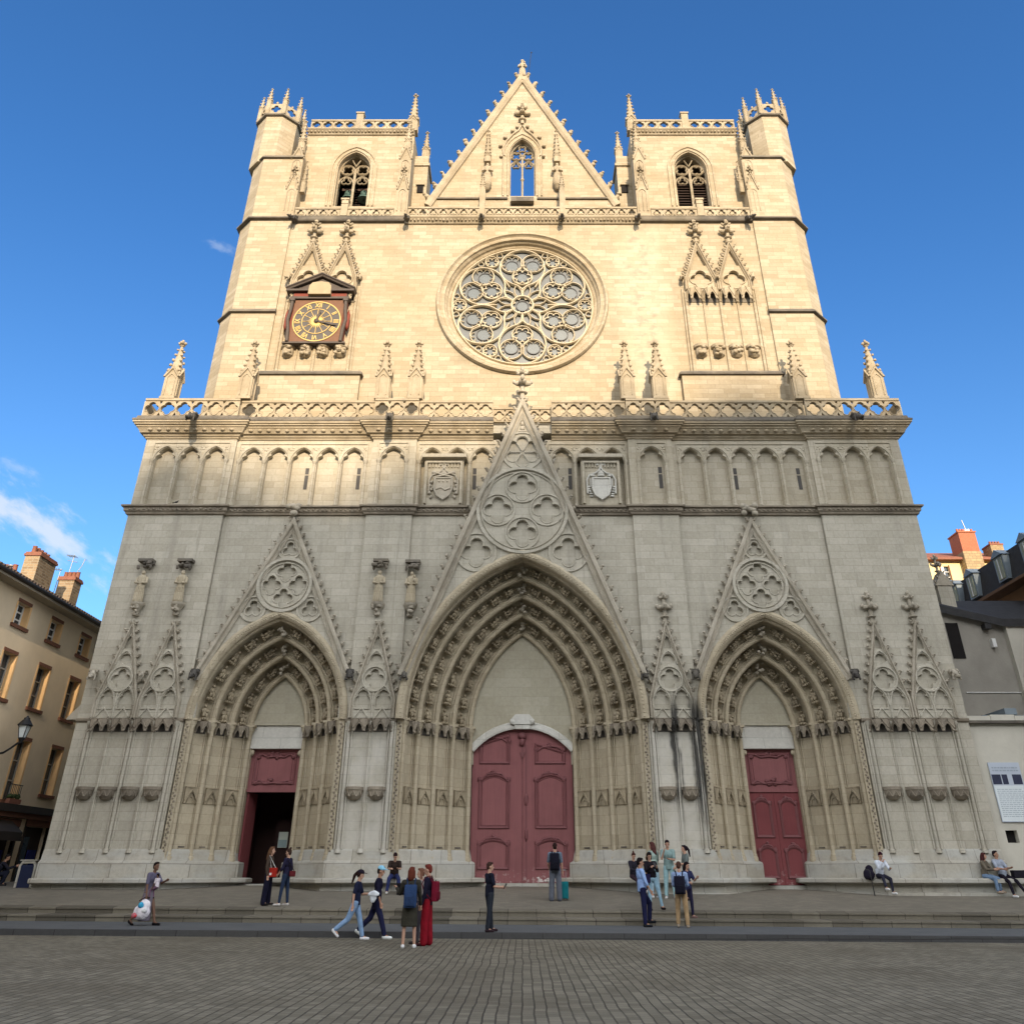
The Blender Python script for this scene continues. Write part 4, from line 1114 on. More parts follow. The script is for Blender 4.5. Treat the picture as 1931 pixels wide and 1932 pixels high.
for cx, po in ((-SP, pl_), (SP, pr_)):
    A3, T3 = SIDE['a'][-1], SIDE['top'][-1]
    ty = MB(); ty.plate([(cx - A3 - .08, 7.26)] + arch(cx, A3 + .08, 7.26, T3 + .08 - 7.26, 14)[1:-1] + [(cx + A3 + .08, 7.26)], [], 1.98, 2.4)
    ty.box(cx - A3 - .05, cx + A3 + .05, 1.86, 2.4, 7.10, 7.259); ty.build('tympanum', M['tymp'], po)
    lt = MB(); lt.box(cx - A3 - .05, cx + A3 + .05, 1.95, 2.4, 6.28, 7.099); lt.box(cx - A3 - .05, cx + A3 + .05, 1.88, 2.4, 6.17, 6.279)
    lt.build('lintel', M['lintel'], po)
    br = MB()
    for s in (-1, 1):
        br.box(min(cx + s * 1.06, cx + s * (A3 + .05)), max(cx + s * 1.06, cx + s * (A3 + .05)), 1.92, 2.4, 1.1, 6.17)
        br.blob((cx + s * 1.02, 1.98, 6.02), (.10, .08, .14), 0, .2)
    br.build('door_jamb', M['portal'], po)
    mb = MB(); mb.box(cx - 1.07, cx + 1.07, 2.14, 2.24, 4.62, 6.17); mb.box(cx - 1.07, cx + 1.07, 2.08, 2.30, 4.50, 4.619)
    tp = mb.build('transom_panel', M['door'], cath)
    panel(tp, cx - .85, cx + .85, 4.85, 5.95, 2.14, 0, 0, False)
    for zz in (5.95, 4.92):
        orn = MB()
        for s in (-1, 1):
            orn.path_tube([(cx, 2.11, zz - .06), (cx + s * .35, 2.11, zz - .1), (cx + s * .6, 2.11, zz + .02), (cx + s * .86, 2.11, zz - .12)], [.05, .04, .04, .03], 5)
            orn.blob((cx + s * .75, 2.11, zz - .06), (.12, .03, .12), 0, .3)
        for k in range(7): orn.blob((cx + random.uniform(-.22, .22), 2.11, zz + random.uniform(-.12, .10)), (.1, .03, .08), 0, .3)
        orn.build('door_ornament', M['doorm'], tp)
    if cx > 0:
        for s in (-1, 1):
            mb = MB(); mb.box(min(cx + s * .006, cx + s * 1.07), max(cx + s * .006, cx + s * 1.07), 2.14, 2.24, 1.13, 4.499)
            lf = mb.build('door_leaf', M['doord'], cath); lf['label'] = 'closed red leaf of the right-hand side door'
            xa, xb = sorted((cx + s * .2, cx + s * .88))
            panel(lf, xa, xb, 2.85, 4.1, 2.14, .1, 0, True); panel(lf, xa, xb, 1.4, 2.35, 2.14, .12, 0, True)
    else:
        mb = MB(); mb.box(-.9, 0, 0, .08, 1.18, 4.49)
        mb.xf(Matrix.Translation((cx - 1.03, 2.2, 0)) @ Matrix.Rotation(R(-98), 4, 'Z'))
        lf = mb.build('door_leaf', M['doord'], cath); lf['label'] = 'dark red door leaf folded open inwards'
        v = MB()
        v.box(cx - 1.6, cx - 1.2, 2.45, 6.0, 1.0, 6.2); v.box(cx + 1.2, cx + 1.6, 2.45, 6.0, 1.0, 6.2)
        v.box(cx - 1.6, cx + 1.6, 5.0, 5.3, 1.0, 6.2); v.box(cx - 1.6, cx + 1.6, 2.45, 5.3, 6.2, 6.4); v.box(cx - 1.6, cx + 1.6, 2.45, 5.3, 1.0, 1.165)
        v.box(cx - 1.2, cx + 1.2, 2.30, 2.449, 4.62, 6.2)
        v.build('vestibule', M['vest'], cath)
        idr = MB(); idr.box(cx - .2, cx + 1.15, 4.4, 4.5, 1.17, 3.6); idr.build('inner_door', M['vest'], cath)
# ================================================================== upper front
UY, TY = 0.9, 1.6
M['trac'] = stone('tracery_stone', (0.56, 0.49, 0.36), (0.48, 0.41, 0.29), (0.3, 0.3, 0.3), bricks=False, var=0.2, streak=0.1, bump=0.2, tint=(.42, .34, .22))
RZ = 29.02
up = MB()
up.plate([(-13.6, 20.6), (13.6, 20.6), (13.6, 34.7), (-13.6, 34.7)], [circle(0, RZ, 4.35, 56)], UY, UY + 1.2)
up.box(-13.0, 13.0, UY + .3, 2.4, 34.6, 34.94)
up.build('upper_wall', M['upper'], cath)

# rose window
rw = MB()
rw.sweep(list(reversed(circle(0, RZ, 4.72, 72))), [(.04, -.05), (.06, .10), (0, .24), (-.10, .26), (-.16, .16), (-.22, .10), (-.30, .13), (-.40, .10), (-.42, -.02), (-.52, -.14), (-.56, -.28), (-.66, -.34), (-.70, -.40), (-.80, -.44), (-.82, -.52)], True, 'xz', UY)
rose = rw.build('rose_window', M['upper'], cath)
GY = UY + .50
def bar(mb, pts, w=.055, d=.20, closed=True, base=GY):
    mb.sweep(pts, [(-w, 0), (-w, d * .55), (-w * .4, d), (w * .4, d), (w, d * .55), (w, 0)], closed, 'xz', base)
tr = MB(); tr2 = MB(); gl = []
def pol(r, a): return (r * math.cos(a), RZ + r * math.sin(a))
def loc(a):           # local frame: u outward along a, v to the left
    ca, sa = math.cos(a), math.sin(a)
    return lambda u, v: (u * ca - v * sa, RZ + u * sa + v * ca)
bar(tr, circle(0, RZ, .60, 28), .072, .20)
bar(tr, circle(0, RZ, 3.92, 72), .06, .22)
tr2.sweep(foil(0, RZ, .56, 8, 0, .3), [(-.02, 0), (-.02, .08), (.02, .08), (.02, 0)], True, 'xz', GY)
gl.append((0, RZ, .34))
for k in range(6):
    a = PI / 2 + PI / 3 * k; L = loc(a)
    # big petal: a circle drawn out to a cusp towards the centre
    pts = []
    for i in range(-22, 23):
        t = i / 22 * R(142); pts.append(L(2.60 + 1.28 * math.cos(t), 1.28 * math.sin(t)))
    pts += [L(1.44, .50), L(1.30, .26), L(1.24, .0), L(1.30, -.26), L(1.44, -.50)][::-1][0:0]
    tip = [L(1.45, .56), L(1.33, .28), L(1.08, 0.0), L(1.33, -.28), L(1.45, -.56)]
    bar(tr, pts + tip, .058, .19)
    # two round eyes outside, one drop-shaped eye inside
    for s in (-1, 1):
        cu, cv, r = 2.92, s * .60, .62
        pt = []
        for i in range(25):
            t = R(20) + R(250) * i / 24
            pt.append((cu + r * math.cos(t), cv + s * r * math.sin(t)))
        tail = [(2.28, s * .62), (2.02, s * .60)]
        full = [(cu + r * math.cos(R(-62) + R(300) * i / 24), cv + s * r * math.sin(R(-62) + R(300) * i / 24)) for i in range(25)]
        bar(tr, [L(*q) for q in full], .042, .15, True)
        lob = [(cu + (r - .05) * 0, cv)]
        for q in range(5):
            t = R(-30) + R(60) * q * s
            c = (cu + .42 * math.cos(t), cv + .42 * math.sin(t))
            arc = [(c[0] + .15 * math.cos(t + R(-105) + R(210) * j / 8), c[1] + .15 * math.sin(t + R(-105) + R(210) * j / 8)) for j in range(9)]
            bar(tr2, [L(*z) for z in arc], .020, .08, False)
        x, z = L(cu - .12, cv); gl.append((x, z, .37))
    drop = []
    for i in range(-14, 15):
        t = PI + i / 14 * R(122); drop.append(L(1.98 + .56 * math.cos(t), .56 * math.sin(t)))
    drop += [L(2.42, -.30), L(2.60, -.12), L(2.78, 0), L(2.60, .12), L(2.42, .30)]
    bar(tr, drop, .042, .15)
    tr2.sweep([L(*q) for q in foil(2.0, 0, .50, 6, PI / 6, .34)], [(-.02, 0), (-.02, .09), (.02, .09), (.02, 0)], True, 'xz', GY)
    x, z = L(2.0, 0); gl.append((x, z, .32))
    bar(tr, [L(.6, 0), L(1.1, 0)], .045, .18, False)
    # small petals round the eye, and the little roundels between the big petals
    for s in (-1, 1):
        b = a + s * R(15); Lb = loc(b)
        bar(tr, [Lb(.62, .13), Lb(.95, .20), Lb(1.22, .13), Lb(1.40, 0), Lb(1.22, -.13), Lb(.95, -.20), Lb(.62, -.13)], .036, .15, False)
    b = a + R(30); Lb = loc(b)
    bar(tr, [Lb(*q) for q in circle(3.50, 0, .38, 20)], .04, .16)
    tr2.sweep([Lb(*q) for q in foil(3.50, 0, .33, 6, 0, .32)], [(-.018, 0), (-.018, .08), (.018, .08), (.018, 0)], True, 'xz', GY)
    x, z = Lb(3.50, 0); gl.append((x, z, .2))
    bar(tr, [Lb(1.42, 0), Lb(2.05, .0)], .05, .18, False)
    for s in (-1, 1):
        Lc = loc(b + s * R(9.5))
        bar(tr, [Lc(*q) for q in circle(3.73, 0, .16, 12)], .03, .12)
tr.add(tr2.v, tr2.f); tr.build('tracery', M['trac'], rose)
g = MB(); g.add([(x, GY + .05, z) for x, z in circle(0, RZ, 4.0, 64)], [tuple(range(64))]); g.build('rose_glass', M['glass'], rose)
for x, z, r in gl:
    md = MB()
    md.add([(a, GY + .02, c) for a, c in circle(x, z, r, 20)], [tuple(range(20))], 0)
    md.sweep(circle(x, z, r, 20), [(-.022, 0), (-.022, .04), (.022, .04), (.022, 0)], True, 'xz', GY + .02, False, 1)
    md.build('glass_medallion', [M['medal'], M['iron']], rose)

# corner turrets of the towers
def octa(cx, cy, ap, a0=PI / 8):
    r = ap / math.cos(PI / 8)
    return [(cx + r * math.cos(a0 + PI / 4 * k), cy + r * math.sin(a0 + PI / 4 * k)) for k in range(8)]
pinn_list = []
def spire(mb, x, y, z0, w, hs, hsp, gab=True, cs=.16, mi=0, fin=True, nck=5):
    """square crocketed pinnacle: shaft, four gablets, spire, finial"""
    h = w / 2
    mb.box(x - h, x + h, y - h, y + h, z0, z0 + hs, mi)
    mb.box(x - h * 1.12, x + h * 1.12, y - h * 1.12, y + h * 1.12, z0 - .001, z0 + w * .18, mi)
    if gab:
        for k in range(4):
            s = len(mb.v)
            mb.sweep([(-h * 1.05, hs - w * .25), (0, hs + w * .55), (h * 1.05, hs - w * .25)], [(-.06 * w, 0), (-.05 * w, .12 * w), (.05 * w, .14 * w), (.08 * w, 0)], False, 'xz', -h, False, mi)
            mb.prism([(-h, hs - w * .3), (h, hs - w * .3), (0, hs + w * .5)], -h - .002, -h * .2, mi)
            mb.sweep([(-h * .6, w * .3), (-h * .6, hs - w * .3), (0, hs + w * .02), (h * .6, hs - w * .3), (h * .6, w * .3)], [(-.04 * w, 0), (-.03 * w, .06 * w), (.03 * w, .06 * w), (.04 * w, 0)], False, 'xz', -h, False, mi)
            mb.xf(Matrix.Translation((x, y, z0)) @ Matrix.Rotation(PI / 2 * k, 4, 'Z'), s)
    b = h * .86; zb = z0 + hs + w * .15; zt = zb + hsp; t = .05 * w + .02
    mb.lathe([(b * 1.2, 0), (t, hsp)], (x, y, zb), 8, mi, False)
    for k in range(4):
        a = PI / 4 + PI / 2 * k
        for i in range(nck):
            f = (i + .35) / (nck + .3); r = (b * 1.2) * (1 - f) + t * f
            s_ = cs * (1 - .35 * f)
            mb.blob((x + (r + s_ * .35) * math.cos(a), y + (r + s_ * .35) * math.sin(a), zb + hsp * f + s_ * .2), (s_ * .5, s_ * .5, s_ * .55), mi, .25)
        mb.blob((x + h * 1.05 * math.cos(a) * 1.2, y + h * 1.05 * math.sin(a) * 1.2, z0 + hs + w * .1), (w * .12, w * .12, w * .2), mi, .25)
    if fin:
        mb.lathe([(.10 * w, 0), (.22 * w, .06 * w), (.10 * w, .12 * w)], (x, y, zt - .02), 8, mi)
        for k in range(4): mb.blob((x + .2 * w * math.cos(PI / 2 * k), y + .2 * w * math.sin(PI / 2 * k), zt + .24 * w), (.15 * w,) * 3, mi, .2)
        mb.blob((x, y, zt + .45 * w), (.12 * w, .12 * w, .2 * w), mi, .15)
def set_pinnacle(x, y, z0, w, hs, hsp, mat='carvedw', name='pinnacle', nck=5):
    mb = MB(); spire(mb, x, y, z0, w, hs, hsp, True, w * .30, 0, True, nck); return mb.build(name, M[mat], cath)
for x in (-17.62, -13.85, -6.98, -5.34, 5.26, 6.86, 13.9, 17.8):
    set_pinnacle(x, -.42, 21.9, .66, 1.42, 1.75)

for s in (-1, 1):
    tw = MB()
    pl = [(-13.55, UY - .12), (-15.95, UY - .12), (-16.83, UY + .78), (-16.83, 9), (-13.55, 9)]
    pl = [(s * x * -1 if s > 0 else x, y) for x, y in pl]
    tw.prism(pl, 20.6, 39.7, 0, 'xy')
    oc = octa(s * 15.9, UY + 1.3, 1.25); tw.prism(oc, 39.7, 43.7, 0, 'xy')
    # tower walls around the open belfry
    xa, xb = sorted((s * 13.87, s * 6.93)); xc = s * 10.52
    bell_op = lancet(xc, 1.0, 36.6, 39.7, 1.45, 10)
    tw.plate([(xa, 34.6), (xb, 34.6), (xb, 42.7), (xa, 42.7)], [bell_op], TY, TY + .9)
    tw.box(xa, xa + .8, TY + .9, 9, 34.6, 42.7); tw.box(xb - .8, xb, TY + .9, 9, 34.6, 42.7)
    tw.box(xa + .8, xb - .8, 8.2, 9, 34.6, 42.7); tw.box(xa + .8, xb - .8, TY + .9, 8.2, 42.3, 42.7); tw.box(xa, xb, TY + .9, 8.2, 34.6, 36.3)
    twr = tw.build('tower', M['upper'], cath)
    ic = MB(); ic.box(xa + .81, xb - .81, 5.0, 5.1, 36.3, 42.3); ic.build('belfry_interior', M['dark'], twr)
    # string courses of the turret
    for z, p_, mt in ((28.1, .16, 'weather'), (34.75, .22, 'weather'), (39.7, .14, 'weather')):
        sm = MB(); pth = [(-13.5, UY - .12), (-15.95, UY - .12), (-16.83, UY + .78), (-16.83, 9)]
        sm.sweep(pth, [(0, z), (p_, z + .05), (p_, z + .14), (0, z + .32)], False, 'xy')
        if s > 0: sm.v = [(-x_, y_, z_) for x_, y_, z_ in sm.v]
        sm.build('string_course', M[mt], twr)
    so_ = MB(); oo = octa(s * 15.9, UY + 1.3, 1.26); 
    so_.sweep(oo, [(0, 43.6), (-.14, 43.66), (-.16, 43.76), (0, 43.84)], True, 'xy'); so_.prism(octa(s * 15.9, UY + 1.3, 1.25), 43.7, 43.8, 0, 'xy')
    so_.build('string_course', M['weather'], twr)
    # crown of the turret: pierced parapet between pinnacles
    cr = MB()
    for k in range(8):
        a, b = Vector(oc[k]), Vector(oc[(k + 1) % 8]); c = (a + b) / 2; d = (b - a); w_ = d.length; s0 = len(cr.v)
        cr.plate([(-w_ / 2, 43.84), (w_ / 2, 43.84), (w_ / 2, 44.72), (-w_ / 2, 44.72)], [foil(0, 44.26, .32, 4, 0)], -.06, .06, 0, True)
        cr.blob((0, 0, 44.85), (.09, .06, .13), 0, .2)
        cr.xf(Matrix.Translation((c.x, c.y, 0)) @ Matrix.Rotation(math.atan2(d.y, d.x), 4, 'Z'), s0)
    cr.build('turret_parapet', M['carvedw'], twr)
    for k in range(8):
        mb = MB(); spire(mb, oc[k][0], oc[k][1], 43.8, .27, 1.25, 1.0, True, .12, 0, True, 3); mb.build('pinnacle', M['carvedw'], twr)
    # belfry window
    bw = MB()
    for da, dh, yy in ((.14, .14, TY), (.40, .42, TY)):
        pth = lancet(xc, 1.0 + da, 36.6, 39.7, 1.45 + dh, 10)
        bw.sweep(pth, [(-.07, 0), (-.05, .07), (.03, .08), (.08, 0)], False, 'xz', yy)
    by = TY + .45
    def b2(pts, w_=.05, d_=.16, closed=False): bw.sweep(pts, [(-w_, 0), (-w_, d_ * .6), (0, d_), (w_, d_ * .6), (w_, 0)], closed, 'xz', by)
    b2([(xc, 36.5), (xc, 40.0)], .075)
    for q in (-1, 1):
        b2(arch(xc + q * .5, .46, 38.75, .62, 8), .05)
        b2(foil(xc + q * .5, 39.0, .30, 3, PI / 2, .5), .035, .12, True)
        b2(foil(xc + q * .47, 39.92, .38, 4, PI / 4, .5), .045, .14, True)
        b2(circle(xc + q * .47, 39.92, .42, 18), .035, .14, True)
        b2([(xc + q * 1.0, 36.6), (xc + q * 1.0, 39.7)], .05)
    b2(arch(xc, .98, 39.7, 1.43, 10), .05)
    b2([(xc - .25, 40.75), (xc, 40.25), (xc + .25, 40.75)], .04)
    bwo = bw.build('belfry_window', M['upper'], twr)
    lv = MB()
    z = 36.7
    while z < 39.9:
        for q in (-1, 1):
            if s > 0 or z > 38.3 or z < 37.0 or True:
                yb = TY + .62 if s > 0 else TY + 1.9
                lv.add([(xc + q * .04, yb, z), (xc + q * .98, yb, z), (xc + q * .98, yb + .22, z + .17), (xc + q * .04, yb + .22, z + .17),
                        (xc + q * .04, yb, z + .04), (xc + q * .98, yb, z + .04), (xc + q * .98, yb + .22, z + .21), (xc + q * .04, yb + .22, z + .21)],
                       [(0, 1, 2, 3), (4, 5, 6, 7), (0, 1, 5, 4), (2, 3, 7, 6), (0, 3, 7, 4), (1, 2, 6, 5)])
        z += .215
    lv.build('louver', M['louver'], bwo)
    # cornice, parapet of the tower
    tc_ = MB(); tc_.sweep([(xa + .1, TY), (xb, TY)] if s < 0 else [(xa, TY), (xb - .1, TY)], [(0, 42.55), (-.1, 42.6), (-.16, 42.72), (-.30, 42.86), (-.34, 42.9), (-.34, 42.98), (.5, 43.0)], False, 'xy')
    for k in range(30): tc_.blob((xa + (xb - xa) * (k + .5) / 30, TY - .2, 42.76), (.09, .08, .07), 0, .3)
    tc_.build('tower_cornice', M['carvedw'], twr)
    for x0, x1 in ((xa + .25, xc - .22), (xc + .22, xb - .2)):
        o = balustrade(x0, x1, 4, TY - .26, 43.0, 43.62, .5, True, 'carvedw', 4, 0, 'balustrade', .16)
    ps = MB(); ps.box(xc - .22, xc + .22, TY - .3, TY + .05, 43.0, 44.3); ps.box(xc - .27, xc + .27, TY - .35, TY + .1, 44.3, 44.42); ps.build('parapet_pier', M['carvedw'], twr)
    tr_ = MB(); tr_.box(xa + .1, xb - .1, TY - .1, 8.9, 42.7, 43.05); tr_.build('tower_roof', M['weather'], twr)
    # inner corner pinnacle, stair turret towards the gable, buttress pinnacles on the front
    set_pinnacle(s * 7.1, TY + .2, 43.0, .55, 1.1, 2.2, 'carvedw', 'pinnacle', 6)
    st_ = MB(); st_.box(*sorted((s * 6.93, s * 6.05)), 2.6, 4.2, 34.6, 40.9); st_.box(*sorted((s * 6.93, s * 5.95)), 2.5, 4.2, 40.9, 41.1); st_.box(*sorted((s * 6.93, s * 6.05)), 2.6, 4.2, 41.1, 41.8)
    st_.build('stair_turret', M['upper'], cath)
    w1 = MB(); w1.box(s * 6.45 - .2, s * 6.45 + .2, 2.53, 2.6, 38.6, 39.2, 0); w1.prism([(s * 6.45 - .28, 39.2), (s * 6.45 + .28, 39.2), (s * 6.45, 39.6)], 2.45, 2.6, 1)
    w1.build('stair_window', [M['dark'], M['carvedw']], cath)
    set_pinnacle(s * 6.3, 2.85, 41.8, .42, .7, 1.5, 'carvedw', 'pinnacle', 5)
    for xx in (7.2, 13.88):
        x = s * xx; mb = MB(); w_ = .74
        mb.box(x - w_ / 2, x + w_ / 2, UY - .1, TY, 34.9, 40.1)
        mb.box(x - w_ / 2 - .05, x + w_ / 2 + .05, UY - .18, TY, 34.9, 35.3)
        yf = UY - .1
        mb.sweep([(x - w_ / 2, 39.7), (x, 40.75), (x + w_ / 2, 39.7)], [(-.06, 0), (-.04, .08), (.04, .1), (.08, 0)], False, 'xz', yf)
        mb.prism([(x - w_ / 2, 39.7), (x + w_ / 2, 39.7), (x, 40.7)], yf - .003, TY)
        for z0, z1 in ((35.5, 37.2), (37.9, 39.6)):
            mb.sweep(lancet(x, w_ * .33, z0, z1 - .3, .35, 5), [(-.04, 0), (-.03, .05), (.03, .05), (.04, 0)], False, 'xz', yf)
            mb.tube((x, yf - .02, z0), (x, yf - .02, z1 - .1), .03, None, 5)
        mb.sweep([(x - w_ * .45, 37.2), (x, 38.5), (x + w_ * .45, 37.2)], [(-.05, 0), (-.03, .10), (.03, .10), (.05, 0)], False, 'xz', yf)
        rake_crockets(mb, (x - w_ * .45, 37.2), (x, 38.5), yf - .05, 4, .2, -1); rake_crockets(mb, (x + w_ * .45, 37.2), (x, 38.5), yf - .05, 4, .2, 1)
        finial(mb, x, yf - .08, 38.4, .7)
        rake_crockets(mb, (x - w_ / 2, 39.7), (x, 40.75), yf, 3, .22, -1); rake_crockets(mb, (x + w_ / 2, 39.7), (x, 40.75), yf, 3, .22, 1)
        spire(mb, x, UY + .25, 40.6, .36, .9, 1.7, True, .15, 0, True, 5)
        spire(mb, x + s * (-.55 if xx > 10 else .0), UY + .2, 37.2 if xx > 10 else 40.6, .24 if xx > 10 else .2, .9, 1.6, True, .1, 0, True, 4)
        mb.build('buttress_pinnacle', M['carvedw'], twr)

# gallery under the towers and the gable
for x0, x1, n, yf in ((-13.4, -10.75, 4, UY - .25), (-10.3, -7.6, 4, UY - .25), (7.6, 10.3, 4, UY - .25), (10.75, 13.4, 4, UY - .25)):
    balustrade(x0, x1, n, yf, 35.0, 35.5, .5, True, 'carvedw', 3, PI / 2, 'balustrade', .14)
for x0, x1 in ((-6.75, -2.55), (-2.2, 2.2), (2.55, 6.75)):
    balustrade(x0, x1, 7 if abs(x0) > 2.3 and abs(x1) > 2.3 else 8, UY - .3, 35.0, 35.5, .5, True, 'carvedw', 3, PI / 2, 'balustrade', .14)
gc = MB()
gc.sweep([(-13.5, UY), (-6.9, UY)], [(0, 34.62), (-.2, 34.68), (-.26, 34.78), (-.26, 34.86), (-.3, 34.98), (.5, 35.0)], False, 'xy')
gc.sweep([(6.9, UY), (13.5, UY)], [(0, 34.62), (-.2, 34.68), (-.26, 34.78), (-.26, 34.86), (-.3, 34.98), (.5, 35.0)], False, 'xy')
gc.build('string_course', M['weather'], cath)
gc = MB(); gc.sweep([(-6.9, UY), (6.9, UY)], [(0, 34.5), (-.1, 34.54), (-.2, 34.72), (-.34, 34.86), (-.36, 34.98), (.5, 35.0)], False, 'xy')
for k in range(64): gc.blob((-6.85 + 13.7 * (k + .5) / 64, UY - .22, 34.72), (.085, .08, .09), 0, .3)
gc.build('string_course', M['carvedw'], cath)
gc = MB(); gc.box(-13.5, 13.5, UY + .1, 2.2, 34.7, 35.0); gc.build('gallery_floor', M['weather'], cath)
for x in (-10.52, 10.52):
    pp = MB(); pp.box(x - .2, x + .2, UY - .3, UY, 35.0, 36.2); pp.box(x - .25, x + .25, UY - .35, UY + .05, 36.2, 36.32); pp.prism([(x - .2, 35.9), (x + .2, 35.9), (x, 36.25)], UY - .33, UY - .3)
    pp.build('parapet_pier', M['carvedw'], cath)
for x, a in ((-13.25, -.35), (-6.75, 0), (-2.38, 0), (2.3, 0), (6.75, 0), (13.15, .35)):
    beast(x, UY - .15, 34.75, .66, 'black', a, 'gargoyle', .25, 1.0)

# crowning gable
cg = MB()
win = lancet(0, .80, 37.42, 40.85, 1.45, 12)
cg.plate([(-5.75, 34.9), (5.75, 34.9), (5.75, 36.75), (0, 48.2), (-5.75, 36.75)], [win], TY, TY + .75, 0, True)
gab = cg.build('gable', M['upper'], cath)
rk = MB()
rk.sweep([(-5.8, 36.6), (0, 48.15), (5.8, 36.6)], [(-.3, 0), (-.28, .12), (-.1, .2), (.16, .2), (.18, -.8)], False, 'xz', TY)
for s in (-1, 1): rake_crockets(rk, (s * 5.9, 36.7), (0, 48.45), TY - .02, 13, .64, s)
rk.build('crocketed_coping', M['carvedw'], gab)
gs = MB(); gs.box(-5.6, -.9, TY - .12, TY, 37.12, 37.24); gs.box(.9, 5.6, TY - .12, TY, 37.12, 37.24); gs.box(-.7, .7, TY - .35, TY, 36.72, 37.05); gs.build('string_course', M['weather'], gab)
gw = MB()
for da, dh in ((.10, .10), (.38, .42)):
    gw.sweep(lancet(0, .8 + da, 37.42, 40.85, 1.45 + dh, 12), [(-.06, 0), (-.04, .07), (.03, .08), (.08, 0)], False, 'xz', TY)
def b3(pts, w_=.05, d_=.14, closed=False): gw.sweep(pts, [(-w_, 0), (-w_, d_ * .6), (0, d_), (w_, d_ * .6), (w_, 0), (0, -.1)], closed, 'xz', TY + .4, True)
b3([(0, 37.42), (0, 41.0)], .06); b3([(-.78, 37.42), (-.78, 40.85)], .05); b3([(.78, 37.42), (.78, 40.85)], .05)
gw.lathe([(.06, 0), (.12, .05), (.12, .12), (.06, .2)], (0, TY + .35, 39.0), 8)
for q_ in (-1, 1):
    b3(arch(q_ * .4, .37, 40.1, .55, 8), .045); b3(foil(q_ * .4, 40.3, .24, 3, PI / 2), .03, .1, True); b3(foil(q_ * .38, 41.1, .33, 4, PI / 4), .04, .12, True); b3(circle(q_ * .38, 41.1, .36, 16), .03, .12, True)
b3(arch(0, .78, 40.85, 1.43, 10), .05); b3(foil(0, 41.75, .25, 4, PI / 4), .035, .1, True)
gw.build('gable_window', M['upper'], gab)
og = MB()
oge = [(-1.15, 40.75), (-1.22, 41.3), (-1.02, 42.05), (-.6, 42.65), (-.25, 43.0), (-.08, 43.4), (0, 43.9)]
og.sweep(oge + [(-a, b) for a, b in reversed(oge[:-1])], [(-.07, 0), (-.05, .12), (.05, .12), (.08, 0)], False, 'xz', TY)
for s in (-1, 1):
    for x, z in ((1.3, 41.6), (1.0, 42.35), (.55, 42.9), (.25, 43.3), (1.25, 40.7)): og.blob((s * (x + .08), TY - .1, z), (.15, .12, .15), 0, .3)
finial(og, 0, TY - .12, 43.6, 1.8)
og.build('ogee_hood', M['carvedw'], gab)
for s in (-1, 1):
    x = s * 2.16; mb = MB()
    spire(mb, x, TY - .25, 39.95, .34, .55, 2.1, True, .15, 0, True, 6); mb.build('statue_canopy', M['carvedw'], gab)
    mb = MB(); mb.lathe([(.05, 0), (.18, .1), (.24, .3), (.28, .34), (.28, .42)], (x, TY - .2, 37.75), 8); mb.build('statue_corbel', M['carvedw'], gab)
    mb = MB(); mb.box(s * 2.38 - .17, s * 2.38 + .17, UY - .3, UY + .15, 35.0, 37.0); spire(mb, s * 2.38, UY - .1, 36.9, .26, .5, .9, True, .12, 0, True, 4); mb.build('parapet_pier', M['carvedw'], cath)

